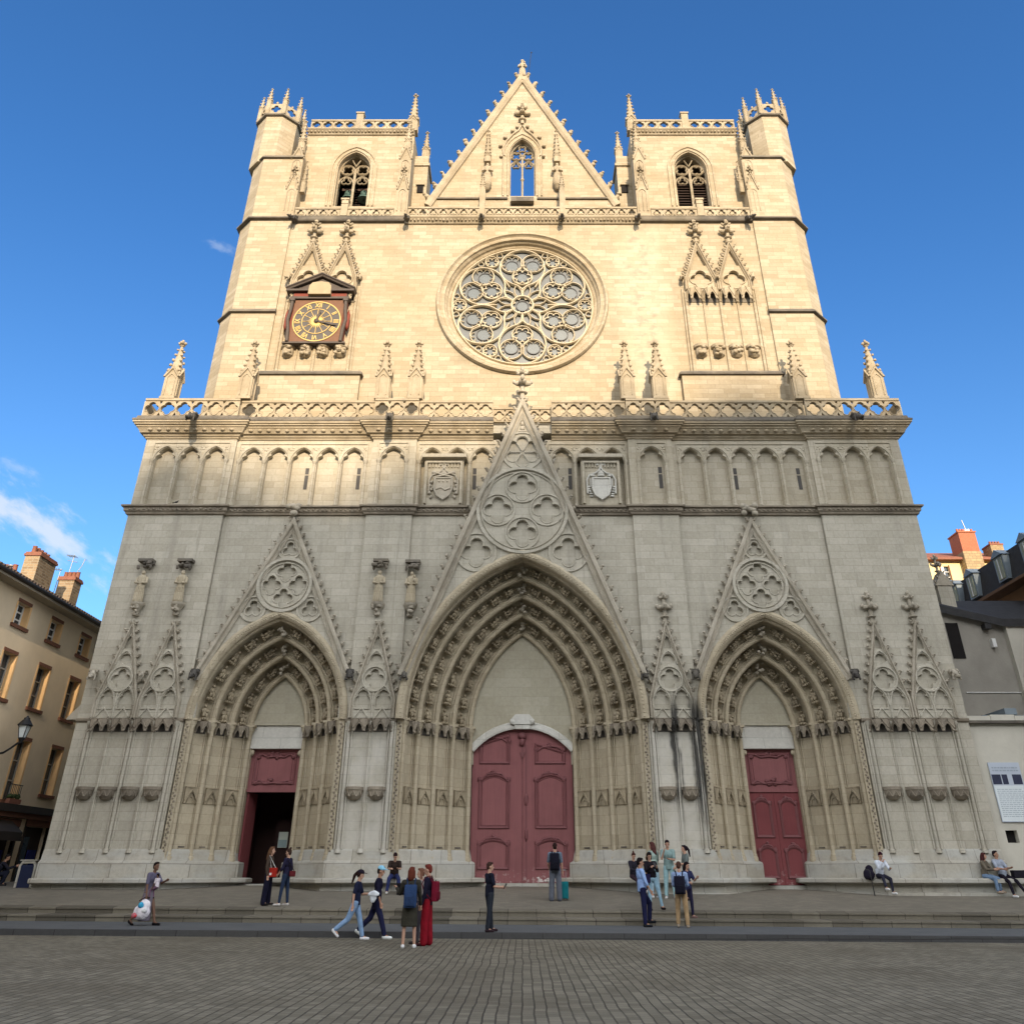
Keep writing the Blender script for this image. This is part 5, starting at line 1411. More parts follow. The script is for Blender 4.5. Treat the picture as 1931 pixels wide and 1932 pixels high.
# the tall twin-gabled niches on both towers
def tall_niches(xc, s):
    yf = UY - .18
    o_ = MB(); wd = 3.75; x0 = xc - wd / 2
    o_.box(x0 - .1, x0 + wd + .1, UY - .05, UY, 24.3, 29.7)
    base = o_.build('niche_panel', M['upper'], cath)
    for k in range(2):
        xm = x0 + wd * (.25 + .5 * k); h = wd / 4
        mb = MB()
        mb.plate([(xm - h + .02, 29.6), (xm + h - .02, 29.6), (xm + h - .02, 30.35), (xm, 33.1), (xm - h + .02, 30.35)], [foil(xm, 30.36, .60, 4, 0, .5), [(xm - .42, 31.35), (xm + .42, 31.35), (xm, 32.5)]], yf, UY)
        mb.sweep(foil(xm, 30.36, .63, 4, 0, .5), [(-.04, 0), (-.02, .06), (.02, .06), (.04, 0)], True, 'xz', yf)
        g_ = mb.build('niche_gable', M['upper'], cath)
        c = MB(); rake(c, [(xm - h, 29.6), (xm - h, 30.35), (xm, 33.2), (xm + h, 30.35), (xm + h, 29.6)], .2, .13, yf); rake_crockets(c, (xm - h, 30.5), (xm, 33.2), yf - .02, 8, .30, -1); rake_crockets(c, (xm + h, 30.5), (xm, 33.2), yf - .02, 8, .30, 1)
        finial(c, xm, yf - .04, 33.1, 1.55); c.build('crocketed_coping', M['carvedw'], g_)
        for j in range(2):
            xx = xm + (j - .5) * wd / 4
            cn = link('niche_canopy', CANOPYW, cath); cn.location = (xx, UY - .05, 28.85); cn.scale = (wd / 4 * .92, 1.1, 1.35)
            cb = MB()
            cb.lathe([(.14, 0), (.30, .12), (.33, .36), (.30, .52), (.40, .58), (.40, .74)], (xx, UY - .05, 25.25), 6, 0, False, PI, 2 * PI)
            for b in range(9): cb.blob((xx + random.uniform(-.22, .22), UY - .05 - random.uniform(.22, .36), 25.36 + random.uniform(0, .42)), (.13, .12, .11), 0, .35)
            cb.build('niche_corbel', M['carvedw'], cath)
    for k in range(5):
        x = x0 + wd * k / 4; cl = MB(); r = .085 if k in (0, 2, 4) else .05
        cl.tube((x, UY - .08, 24.3), (x, UY - .08, 29.55), r, None, 8)
        if k in (0, 4): cl.tube((x + (.16 if k else -.16), UY - .06, 24.3), (x + (.16 if k else -.16), UY - .06, 29.8), .06, None, 6)
        cl.build('colonnette', M['upper'], base)
    for x in (x0 - .12, x0 + wd / 2, x0 + wd + .12): beast(x, UY - .1, 30.5, .5, 'carvedw', random.uniform(-.2, .2), 'gargoyle', .3, .8)
    lg = MB(); lg.box(xc - 2.62, xc + 2.62, UY - .30, UY, 21.2, 24.05)
    lgo = lg.build('niche_base', M['upper'], cath)
    lw = MB(); lw.sweep([(xc - 2.62, UY), (xc - 2.62, UY - .3), (xc + 2.62, UY - .3), (xc + 2.62, UY)], [(0, 24.05), (-.12, 24.06), (-.14, 24.14), (0, 24.32), (.3, 24.36)], False, 'xy')
    lw.build('ledge', M['weather'], lgo)
CANOPYW = CANOPY.copy(); CANOPYW.materials[0] = M['carvedw']; CANOPYW.materials[1] = M['weather']  # second slot: shade of the hollow painted as weathered dark
tall_niches(-11.1, -1); tall_niches(10.95, 1)

# body of the church behind the front
nv = MB()
nv.box(-16.5, 16.5, 9.001, 60, .3, 20.0); nv.box(-8, 8, 9.001, 62, 20.0, 28.5)
nv.prism([(-8.3, 28.5), (8.3, 28.5), (0, 34.3)], 9.001, 62)
nv.build('nave', M['wall'], cath)

# the small things fixed high up
def robed_figure(name, x, y, z, h, mat, label, arms_=True, halo=False, staff=False, child=False, headless=False):
    mb = MB()
    mb.lathe([(.15, 0), (.16, .04), (.145, .25), (.12, .5), (.125, .66), (.145, .76), (.13, .82), (.06, .86)], (0, 0, 0), 12, 0, True, 0, 2 * PI, 1, .8)
    mb.blob((0, -.01, .93), (.062, .07, .078), 0, .05, None, True)
    for k in range(7):
        a = PI + PI * (k + .5) / 7; mb.path_tube([(.15 * math.cos(a), .12 * math.sin(a), .02), (.12 * math.cos(a + .1), .105 * math.sin(a + .1), .45)], .018, 5)
    for s in (-1, 1): mb.path_tube([(s * .14, 0, .77), (s * .17, -.05, .6), (s * .05, -.14, .58)], [.05, .045, .035], 6)
    if child: mb.blob((.1, -.13, .68), (.06, .06, .10), 0, .1); mb.blob((.1, -.14, .81), (.045, .045, .05), 0, .1)
    if staff: mb.tube((-.2, -.1, 0), (-.2, -.1, 1.05), .012, None, 5)
    if halo: mb.lathe([(.06, 0), (.085, .03), (.085, .07), (.06, .06)], (0, 0, .99), 8)
    mb.xf(Matrix.Diagonal((h, h, h, 1)))
    o = link(name, mb.mesh(name, mat)); o.location = (x, y, z); tag(o, label, 'statue'); return o
SG = 'stone statues on the front'
for x, lab in ((-16.84, 'worn stone statue on the bracket nearest the left edge of the front'), (-15.08, 'stone statue on the second bracket from the left edge, arms folded'),
               (-6.33, 'stone statue on the bracket of the pilaster beside the main arch'), (-4.92, 'stone statue on the bracket between the pilaster and the central gable')):
    yb = -.3 if x < -6 else -.15
    o = robed_figure('statue', x, yb - .22, 11.82, 1.40, M['portal'], lab, child=(x > -6)); o['group'] = SG
    mb = MB(); mb.lathe([(.10, 0), (.16, .05), (.12, .1), (.14, .2), (.27, .42), (.31, .46), (.31, .56)], (x, yb - .12, 11.24), 8)
    for k in range(6): mb.blob((x + random.uniform(-.2, .2), yb - .32, 11.5 + random.uniform(-.08, .15)), (.09, .08, .09), 0, .3)
    mb.build('statue_corbel', M['carved'], cath)
    mb = MB(); mb.box(x - .33, x + .33, yb - .38, yb, 13.62, 13.74)
    for k in range(8): mb.blob((x + random.uniform(-.28, .28), yb - random.uniform(.12, .42), 13.50 + random.uniform(-.10, .08)), (.13, .11, .10), 0, .4)
    for s in (-1, 1): mb.blob((x + s * .27, yb - .3, 13.36), (.07, .08, .14), 0, .3)
    mb.build('statue_canopy', M['weather'], cath)
for s, lab in ((-1, 'robed stone statue under a spired canopy left of the gable window'), (1, 'robed stone statue under a spired canopy right of the gable window')):
    o = robed_figure('statue', s * 2.16, TY - .24, 38.17, 1.72, M['carvedw'], lab); o['group'] = SG
bs = MB(); bs.lathe([(.4, 0), (.44, .1), (.3, .2), (.3, .55), (.36, .6), (.36, .68)], (0, TY + .2, 47.7), 8)
for k in range(8): bs.blob((.38 * math.cos(k), TY + .2 + .38 * math.sin(k), 47.95 + .1 * (k % 3)), (.14, .14, .16), 0, .3)
bs.build('statue_pedestal', M['carvedw'], gab)
o = robed_figure('statue', 0, TY + .2, 48.38, 1.55, M['carvedw'], 'weathered crowned statue standing on the very tip of the top gable', halo=True, child=True); o['group'] = SG
rod = MB(); rod.tube((.35, TY + .25, 48.0), (.62, TY + .25, 50.9), .02, None, 5); rod.blob((.63, TY + .25, 50.95), .06, 0, .05); rod.build('lightning_rod', M['iron'], gab)

def bell(x, lab):
    t = thing('bell', lab, 'bell', (x, TY + 1.35, 38.35), 'bells in the left tower')
    mb = MB(); mb.lathe([(.40, 0), (.385, .06), (.30, .22), (.25, .42), (.24, .58), (.18, .66), (.05, .70)], (x, TY + 1.35, 38.35), 18)
    b = mb.build('bell_body', M['bell'], t)
    c = MB(); c.tube((x, TY + 1.35, 38.45), (x, TY + 1.35, 38.27), .03, .05, 6); c.build('clapper', M['iron'], t)
    h = MB(); h.box(x - .42, x + .42, TY + 1.27, TY + 1.43, 39.05, 39.25); h.tube((x, TY + 1.35, 39.03), (x, TY + 1.35, 39.07), .1, None, 8); h.build('headstock', M['louver'], t)
bell(-11.02, 'green bronze bell hanging behind the left light of the left belfry window'); bell(-10.02, 'green bronze bell hanging behind the right light of the left belfry window')

# clock
CXk, CY_ = -11.1, UY - .52
ck_ = thing('clock', 'painted red and brown wall clock with gilded sun dial face under a small pediment', 'clock', (CXk, CY_, 26.0))
def cbox(name, b, mat, par=None):
    mb = MB()
    for q_ in b: mb.box(*q_)
    return mb.build(name, M[mat], par or ck_)
cbox('cabinet', [(CXk - 1.5, CXk + 1.5, CY_ + .12, UY - .02, 26.0, 29.2)], 'clockred')
dl = MB(); dl.box(CXk - 1.36, CXk + 1.36, CY_ + .06, CY_ + .119, 26.05, 28.75); dlo = dl.build('dial', M['clockdial'], ck_)
zc = 27.33
d1 = MB(); d1.add([(a, CY_ + .05, c) for a, c in circle(CXk, zc, 1.27, 48)], [tuple(range(48))]); d1.build('dial_plate', M['dialp'], dlo)
d2 = MB()
for r, w_ in ((1.27, .03), (.80, .018)): d2.sweep(circle(CXk, zc, r, 48), [(-w_, 0), (-w_, .03), (w_, .03), (w_, 0)], True, 'xz', CY_ + .05)
for k in range(12):
    a = PI / 2 - PI / 6 * k
    d2.sweep([(CXk + .3 * math.cos(a), zc + .3 * math.sin(a)), (CXk + .79 * math.cos(a), zc + .79 * math.sin(a))], [(-.02, 0), (-.012, .02), (.012, .02), (.02, 0)], False, 'xz', CY_ + .05)
for k in range(24):
    a = PI / 12 * k; r1 = .46 if k % 2 else .62
    d2.prism([(CXk + .26 * math.cos(a - .13), zc + .26 * math.sin(a - .13)), (CXk + .26 * math.cos(a + .13), zc + .26 * math.sin(a + .13)), (CXk + r1 * math.cos(a), zc + r1 * math.sin(a))], CY_ + .02, CY_ + .05)
d2.prism(circle(CXk, zc, .28, 20), CY_ + .015, CY_ + .05)
d2.build('sun_rays', M['gold'], dlo)
nm = ['XII', 'I', 'II', 'III', 'IIII', 'V', 'VI', 'VII', 'VIII', 'IX', 'X', 'XI']
for k, tx in enumerate(nm):
    cu = bpy.data.curves.new('numeral', 'FONT'); cu.body = tx; cu.size = .40; cu.align_x = 'CENTER'; cu.align_y = 'CENTER'; cu.extrude = .008; cu.offset = .008
    tmp = bpy.data.objects.new('numeral', cu); COL.objects.link(tmp)
    me = bpy.data.meshes.new_from_object(tmp.evaluated_get(bpy.context.evaluated_depsgraph_get()))
    bpy.data.objects.remove(tmp); me.materials.clear(); me.materials.append(M['gold'])
    a = -PI / 6 * k
    o = link('numeral', me, dlo)
    o.matrix_local = Matrix.Translation((CXk + 1.03 * math.sin(-a), CY_ + .03, zc + 1.03 * math.cos(a))) @ Matrix.Rotation(a * -1 * -1, 4, 'Y') @ Matrix.Rotation(0, 4, 'Y') @ Matrix.Rotation(R(90), 4, 'X') @ Matrix.Diagonal((.8, 1, 1, 1))
    o.matrix_local = Matrix.Translation((CXk + 1.03 * math.sin(PI / 6 * k), CY_ + .03, zc + 1.03 * math.cos(PI / 6 * k))) @ Matrix.Rotation(PI / 6 * k, 4, 'Y') @ Matrix.Rotation(R(90), 4, 'X') @ Matrix.Diagonal((.8, 1, 1, 1))
def hand(ang, L, name):
    mb = MB(); s_ = math.sin(ang); c_ = math.cos(ang)
    P_ = lambda u, v: (CXk + u * s_ + v * c_, zc + u * c_ - v * s_)
    mb.prism([P_(-.12, .06), P_(-.12, -.06), P_(.2, -.05), P_(.35, -.08), P_(.5, -.03), P_(L * .75, -.07), P_(L, 0), P_(L * .75, .07), P_(.5, .03), P_(.35, .08), P_(.2, .05)], CY_ - .05, CY_ - .02)
    mb.blob((CXk, CY_ - .03, zc), (.15, .06, .15), 0, .05)
    mb.build(name, M['clockbrown'], ck_)
hand(R(104), 1.2, 'minute_hand'); hand(R(12), .75, 'hour_hand')
cbox('architrave', [(CXk - 1.62, CXk + 1.62, CY_ - .06, UY, 28.78, 28.92), (CXk - 1.5, CXk + 1.5, CY_ + .02, UY - .05, 28.921, 29.25), (CXk - 1.66, CXk + 1.66, CY_ - .02, UY - .05, 25.9, 26.0)], 'clockbrown')
cbox('frieze', [(CXk - 1.45, CXk + 1.45, CY_ + .0, CY_ + .06, 28.925, 29.22)], 'clockred')
for s in (-1, 1):
    mb = MB(); mb.path_tube([(CXk + s * 1.42, CY_ - .02, 26.0), (CXk + s * 1.46, CY_ - .02, 26.7), (CXk + s * 1.56, CY_ - .02, 27.4), (CXk + s * 1.48, CY_ - .02, 28.1), (CXk + s * 1.45, CY_ - .02, 28.8)], .10, 8)
    mb.box(CXk + s * 1.45 - .13, CXk + s * 1.45 + .13, CY_ - .14, CY_ + .1, 28.6, 28.779); mb.build('clock_column', M['clockbrown'], ck_)
    mb = MB(); mb.blob((CXk + s * 1.66, CY_ + .1, 27.4), (.12, .12, .8), 0, .05); mb.build('side_scroll', M['clockred'], ck_)
mb = MB()
mb.sweep([(CXk - 1.85, 29.3), (CXk, 30.25), (CXk + 1.85, 29.3)], [(-.02, -.5), (-.02, .16), (.06, .2), (.10, .26), (.16, .26), (.16, -.5)], False, 'xz', CY_)
mb.box(CXk - 1.86, CXk + 1.86, CY_ - .2, UY, 29.22, 29.34); mb.prism([(CXk - 1.6, 29.34), (CXk + 1.6, 29.34), (CXk, 30.15)], CY_ + .02, UY - .05); mb.build('pediment', M['clockbrown'], ck_)
mb = MB(); mb.prism([(CXk - .62, 28.95), (CXk + .62, 28.95), (CXk + .60, 29.5), (CXk + .45, 29.72), (CXk, 29.8), (CXk - .45, 29.72), (CXk - .60, 29.5)], CY_ - .26, CY_ - .01); mb.build('cartouche', plain('cartouche_stone', (.36, .285, .18), .8), ck_)
# ================================================================== surroundings
# wooded hill west of the square (behind the viewer): the evening sun is just above its crest
prof = [(-300, 2), (-60, 2.6), (-24, 3.0), (-21.0, 3.2), (-19.3, 12.0), (-18.9, 18.8), (-17, 19.0), (-14, 18.3), (-11, 17.6), (-8, 17.9), (-5, 18.8), (-2, 19.4), (1, 19.9), (4, 20.4), (6, 21.1),  # unseen crest, outline and jitter shaped for the shadow edge on the front
        (8, 22.2), (9.5, 23.2), (11, 23.9), (12.5, 23.5), (14, 22.4), (16, 21.5), (18.5, 21.3), (30, 20.6), (60, 18), (300, 12)]
def hill_obj():
    mb = MB(); HR = 330.0; ce = math.sqrt(1 + SUN_SLOPE ** 2) * math.tan(SUN_EL); vs = []; rr = random.Random(5)
    xs = []
    for (a, za), (b, zb) in zip(prof, prof[1:]):
        n = max(1, min(40, int((b - a) / .6)))
        for i in range(n): xs.append((a + (b - a) * i / n, za + (zb - za) * i / n))
    xs.append(prof[-1])
    for xf, zf in xs:
        j = rr.uniform(-1.35, 1.35) if -18.5 < xf < 60 else 0
        X = xf + SUN_SLOPE * HR; Zr = zf + j + HR * ce
        vs += [(X, -150, -3), (X, -240, Zr * .47), (X, -HR, Zr), (X, -HR - 60, Zr * .98), (X, -HR - 300, -3)]
    n = len(xs)
    mb.add(vs, [(5 * i + k, 5 * i + k + 1, 5 * i + 6 + k, 5 * i + 5 + k) for i in range(n - 1) for k in range(4)])
    return struct(mb.build('hill', M['hill']))
hill_obj()

# ---------------- ochre house on the left
LB = thing('house', 'ochre rendered house with small attic windows and tall brick chimneys left of the cathedral', 'house', (-25, 0, 0.8))
def side(mb, start=0):       # local (x, y, z) facing -y  ->  wall facing +X on the plane X = -22
    mb.xf(Matrix(((0, -1, 0, -22), (1, 0, 0, 0), (0, 0, 1, 0), (0, 0, 0, 1))), start)
wins = []
for y0 in (-9.6, -6.55, -3.55, -.55, 2.43, 5.45):
    wins.append((y0, y0 + 1.03, 10.9, 11.85, 0)); wins.append((y0, y0 + 1.04, 7.95, 9.75, 1))
    wins.append((y0, y0 + 1.05, 4.67 if y0 > 4 else 4.25, 6.63, 1))
shop = [(-9.5, -6.2, .6, 3.3), (-5.2, -1.2, .6, 3.3), (-.2, 4.2, .6, 3.3), (5.0, 7.0, .6, 3.35)]
mb = MB()
mb.plate([(-30, .2), (7.3, .2), (7.3, 12.4), (-30, 12.4)], [[(a, c), (b, c), (b, d), (a, d)] for a, b, c, d, *_ in wins + [(s_[0], s_[1], s_[2], s_[3]) for s_ in shop]], 0, .38)
side(mb); mb.box(-32, -22.39, 7.0, 7.3, .2, 12.4); mb.box(-32, -22.39, -30, -29.7, .2, 12.4); mb.box(-32, -31.7, -30, 7.3, .2, 12.4)
mb.build('wall', M['ochre'], LB)
for a, b, c, d, k in wins:
    w_ = MB()
    fr = .12
    for p, q_, r_, s_ in ((a - fr, a, c, d), (b, b + fr, c, d)): w_.box(p, q_, -.012, -.002, r_, s_, 0)
    w_.box(a - .16, b + .16, -.1, .0, c - .14, c - .002, 1); w_.box(a - .05, b + .05, -.03, -.002, d, d + .14, 1)
    w_.box(b - .004, b - .002, .002, .30, c, d, 0); w_.box(a + .002, a + .004, .002, .30, c, d, 0)
    side(w_); o = w_.build('window', [M['sandframe'], M['redsill']], LB)
    g = MB(); g.box(a, b, .33, .35, c, d, 0)
    m_ = (a + b) / 2
    for p, q_ in ((a, a + .06), (m_ - .04, m_ + .04), (b - .06, b)): g.box(p, q_, .28, .329, c, d, 1)
    for j in range(4): zz = c + (d - c) * j / 3; g.box(a, b, .285, .328, max(c, zz - .025), min(d, zz + .025), 1)
    side(g); g.build('casement', [M['pane'], M['greywall'] if k else M['white']], o)
for a, b, c, d in shop:
    s_ = MB(); s_.box(a, b, .25, .37, c, d, 0); s_.box(a + .2, a + .9, .2, .249, c + .1, d - .4, 1); s_.box(a - .15, a, -.05, .1, c, d + .15, 0); s_.box(b, b + .15, -.05, .1, c, d + .15, 0); s_.box(a - .15, b + .15, -.08, .1, d, d + .28, 2)
    s_.box((a + b) / 2, b - .3, .15, .2, c, d - .9, 3)
    side(s_); s_.build('shop_front', [M['shop'], M['pane'], M['redsill'], M['shopblue']], LB)
c_ = MB(); c_.box(-29.9, 7.3, -.35, 0, 3.82, 4.10, 0); c_.box(-29.9, 7.3, -.22, 0, 3.62, 3.819, 1); side(c_); c_.build('cornice', [M['shop'], M['redsill']], LB)
r_ = MB()
r_.prism([(-21.35, 12.34), (-21.35, 12.5), (-26.8, 14.5), (-32.3, 12.5), (-32.3, 12.34)], -30.4, 7.5)
r_.xf(Matrix(((1, 0, 0, 0), (0, 1, 0, 0), (0, 0, 1, 0), (0, 0, 0, 1)))); ro = r_.build('roof', M['tile'], LB)
e_ = MB()
for i in range(150):
    y = -30.2 + i * .25; e_.tube((-21.27, y, 12.5), (-22.6, y, 12.98), .07, None, 6)
e_.build('eave_tile', M['tile'], ro)
sf = MB(); sf.box(-22.0, -21.4, -30, 7.35, 12.25, 12.339); sf.build('eave_soffit', M['eave'], LB)
gt_ = MB(); gt_.tube((-21.32, -30, 12.42), (-21.32, 7.4, 12.42), .08, None, 8); gt_.build('gutter', M['iron'], LB)
dp = MB(); dp.tube((-21.93, 7.1, .8), (-21.93, 7.1, 12.3), .05, None, 8); dp.build('drainpipe', M['zinc'], LB)
rl = MB()
for i in range(9): rl.tube((-21.85, 2.4 + i * .135, 4.25), (-21.85, 2.4 + i * .135, 4.85), .012, None, 5)
rl.tube((-21.85, 2.35, 4.86), (-21.85, 3.55, 4.86), .02, None, 5); rl.tube((-21.85, 2.35, 4.27), (-21.85, 3.55, 4.27), .02, None, 5); rl.build('window_railing', M['iron'], LB)
pb = MB(); pb.box(-21.95, -21.7, 2.5, 3.45, 4.12, 4.3)
for i in range(14): pb.blob((-21.82 + random.uniform(-.06, .06), 2.55 + i * .065, 4.36 + random.uniform(-.03, .08)), (.08, .08, .09), 1, .4)
pb.build('flower_box', [M['terra'], plain('box_leaves', (.04, .06, .02), .9)], LB)
def chimney(x0, x1, y0, y1, zb, zt, pots, par, mat='brick', nm='chimney'):
    mb = MB(); mb.box(x0, x1, y0, y1, zb, zt); o = mb.build(nm, M[mat], par)
    c = MB(); c.box(x0 - .06, x1 + .06, y0 - .06, y1 + .06, zt, zt + .12); c.box(x0 - .02, x1 + .02, y0 - .02, y1 + .02, zt + .12, zt + .2); c.build('chimney_cap', M['terra'], o)
    for i in range(pots):
        f = (i + .5) / pots; p = MB(); xx = x0 + (x1 - x0) * (.35 if y1 - y0 > x1 - x0 else f); yy = y0 + (y1 - y0) * (f if y1 - y0 > x1 - x0 else .5)
        p.lathe([(.12, 0), (.10, .3), (.12, .34)], (xx, yy, zt + .19), 8); p.build('chimney_pot', M['terra'], o)
    return o
chimney(-24.5, -23.77, 3.0, 4.6, 13.0, 15.1, 5, LB); chimney(-24.5, -23.66, 6.5, 7.3, 13.0, 14.95, 4, LB); chimney(-24.9, -23.4, .6, 1.4, 12.9, 13.45, 4, LB)
wl = MB(); wl.box(-22.28, -22.15, 4.7, 4.85, 6.0, 7.0)
# cream house behind it, of which only a sunlit edge shows
NB = thing('house', 'cream house whose narrow sunlit edge shows between the ochre house and the cathedral', 'house', (-26, 12, 1))
mb = MB(); mb.box(-32, -21.62, 7.52, 16, .2, 11.6); mb.build('wall', M['creamr'], NB)
mb = MB(); mb.prism([(-32.3, 11.6), (-21.5, 11.6), (-26.8, 13.2)], 7.51, 16.2); mb.build('roof', M['tile'], NB)
def antenna(x, y, z, h, lab, kind):
    t = thing('tv_antenna', lab, 'antenna', (x, y, z), 'antennas on the ochre house')
    m_ = MB()
    if kind == 2: m_.path_tube([(x, y, z), (x + .05, y, z + h * .4), (x + .22, y, z + h * .7), (x + .28, y, z + h)], .022, 5)
    else: m_.tube((x, y, z), (x + .06, y, z + h), .022, None, 5)
    m_.build('mast', M['tin'], t)
    b = MB(); xt = x + (.28 if kind == 2 else .06)
    b.tube((xt - .4 * (kind != 2), y, z + h * .97), (xt + .15, y - .1, z + h * .93), .018, None, 5)
    if kind == 1:
        b.tube((xt - .3, y, z + h * .78), (xt + .25, y, z + h * .70), .018, None, 5)
        for k in range(5): b.tube((xt - .3 + .1 * k, y - .25, z + h * (.965 - .008 * k)), (xt - .3 + .1 * k, y + .25, z + h * (.965 - .008 * k)), .012, None, 4)
    if kind == 0:
        for k in range(3): b.tube((xt - .3 + .12 * k, y - .2, z + h * .965), (xt - .3 + .12 * k, y + .2, z + h * .965), .012, None, 4)
    b.build('antenna_rod', M['tin'], t)
antenna(-24.3, 6.9, 15.1, 1.35, 'tall forked antenna mast on the right-hand chimney of the ochre house', 1)
antenna(-23.95, 7.0, 15.1, 1.15, 'thin bent antenna at the right edge of the right-hand chimney', 2)
antenna(-24.56, 6.44, 14.2, 1.35, 'short antenna strapped to the left side of the right-hand chimney', 0)
tt = MB()
for k in range(3): tt.lathe([(.05, 0), (.05, .3), (.13, .3), (.13, .36), (.02, .4)], (-24.55 + k * .38, 1.0, 13.6), 8)
tt.build('flue_cowl', M['tin'], LB)

# street lantern on a bracket
LX, LY, LZ = -20.85, .6, 6.28
lt = thing('street_lamp', 'black iron lantern with four pale panes on a curled wall bracket', 'street lamp', (-22, LY, 6.2))
mb = MB(); mb.lathe([(.13, .16), (.235, .62)], (LX, LY, LZ), 4, 0, False, PI / 4, PI / 4 + 2 * PI); mb.build('lamp_pane', M['lampglass'], lt)
mb = MB()
for k in range(4):
    a = PI / 4 + PI / 2 * k; mb.tube((LX + .135 * math.cos(a), LY + .135 * math.sin(a), LZ + .15), (LX + .245 * math.cos(a), LY + .245 * math.sin(a), LZ + .63), .018, None, 5)
mb.lathe([(.05, -.05), (.07, .02), (.14, .13), (.15, .16)], (LX, LY, LZ), 8); mb.build('lamp_frame', M['iron'], lt)
mb = MB(); mb.lathe([(.30, .62), (.31, .65), (.16, .84), (.13, .86), (.12, .93), (.07, .95), (.03, 1.02), (.0, 1.03)], (LX, LY, LZ), 8, 0, False); mb.build('lamp_hood', M['iron'], lt)
mb = MB()
mb.path_tube([(LX, LY, LZ - .03), (LX - .12, LY, LZ - .06), (LX - .35, LY, LZ - .25), (LX - .6, LY, LZ - .42), (LX - .9, LY, LZ - .48), (-22, LY, LZ - .42)], .045, 8)
mb.path_tube([(-22, LY, LZ - .9), (-21.8, LY, LZ - .62), (-21.62, LY, LZ - .46), (-21.7, LY, LZ - .22), (-21.78, LY, LZ - .12)], .035, 6); mb.box(-22.0, -21.94, LY - .08, LY + .08, LZ - 1.0, LZ - .1)
mb.build('lamp_bracket', M['iron'], lt)

# kiosk awning at the left edge, advertising stand and litter bin
aw = thing('shop_awning', 'dark brown folded awning over a shop front at the left edge', 'awning', (-22, 1.8, 3.2))
mb = MB(); mb.prism([(-22, 3.55), (-22, 3.1), (-21.35, 2.9), (-21.35, 3.05)], -1.4, 3.6); mb.build('awning_cloth', M['shop'], aw)
mb = MB(); mb.box(-21.38, -21.33, -1.4, 3.6, 2.72, 2.899); mb.build('awning_valance', M['shop'], aw)
bn = thing('street_bin', 'dark blue panelled street bin with pale rounded frame at the left corner of the cathedral', 'bin', (-18.9, -1.2, 1.05))
bx, by_ = -18.78, -.1; gz_ = ground_z(bx, by_)
mb = MB(); mb.box(bx - .27, bx + .27, by_ - .18, by_ + .18, gz_ - .02, gz_ + .74); mb.build('bin_body', plain('navy_panel', (.012, .018, .05), .5), bn)
mb = MB(); fp = [(bx - .30, gz_), (bx - .30, gz_ + .72), (bx - .22, gz_ + .84), (bx + .22, gz_ + .84), (bx + .30, gz_ + .72), (bx + .30, gz_)]
mb.sweep(fp, [(-.05, -.2), (-.05, .2), (.03, .2), (.03, -.2)], False, 'xz', by_, True); mb.build('bin_frame', M['plinth'], bn)
mb = MB(); mb.box(bx - .31, bx + .31, by_ - .23, by_ + .23, gz_ + .875, gz_ + .92); mb.build('bin_lid', M['greywall'], bn)

# ---------------- right: limewashed wall joined to the cathedral
RW = thing('wall', 'pale limewashed wall with a flat coping running on from the right edge of the cathedral', 'wall', (24, 0.2, .8))
mb = MB(); op = [(18.82, 2.57), (19.28, 2.57), (19.28, 3.0), (18.82, 3.0)]
mb.plate([(18.301, .2), (40, .2), (40, 6.9), (18.301, 6.9)], [op], 0, .6); mb.box(18.301, 40, .6, 4.4, .2, 6.85); mb.build('wall', M['palewall'], RW)
mb = MB(); mb.box(18.301, 40, -.22, .55, 6.9, 7.0, 0)
x = 18.35
while x < 30: mb.box(x, x + .98, -.14, .5, 7.0, 7.2 + random.uniform(-.03, .05), 1); x += 1.0
mb.build('coping', [M['weather'], M['palewall']], RW)
mb = MB(); mb.box(18.7, 19.4, .25, .3, 2.5, 3.05, 0); mb.build('slit_window', M['dark'], RW)
mb = MB(); mb.box(18.31, 30, -.93, 0, 1.22, 1.37); mb.box(18.31, 30, -.72, 0, .3, 1.219); mb.build('bench', M['plinth'], RW)
mb = MB(); mb.box(19.5, 30, .8, 3.5, 6.86, 7.35); mb.box(20.4, 20.9, .6, 3, 7.35, 7.6); mb.build('gutter', M['zinc'], RW)
sg = thing('information_board', 'tall pale blue information panel with a strip of dark photographs on the limewashed wall', 'sign', (19.4, -.06, 3.28))
mb = MB(); mb.box(18.78, 20.02, -.07, -.02, 3.28, 5.42, 0); mb.build('board', M['signblue'], sg)
mb = MB(); mb.box(18.80, 20.0, -.074, -.071, 3.31, 4.58); mb.build('text_sheet', M['signwhite'], sg)
for k, (a, b) in enumerate(((18.80, 19.16), (19.2, 19.42), (19.62, 19.98))): mb = MB(); mb.box(a, b, -.076, -.071, 4.62, 4.98); mb.build('photograph', M['signdark'], sg)
mb = MB(); rr2 = random.Random(3)
for z0, z1, n, h in ((5.05, 5.25, 2, .05), (3.42, 4.45, 15, .02)):
    for i in range(n):
        z = z1 - (z1 - z0) * i / n; x = 18.88
        while x < 19.86:
            w_ = rr2.uniform(.04, .16); mb.box(x, min(x + w_, 19.92), -.078, -.075, z - h, z); x += w_ + .03
mb.build('print_line', M['signgrey'], sg)

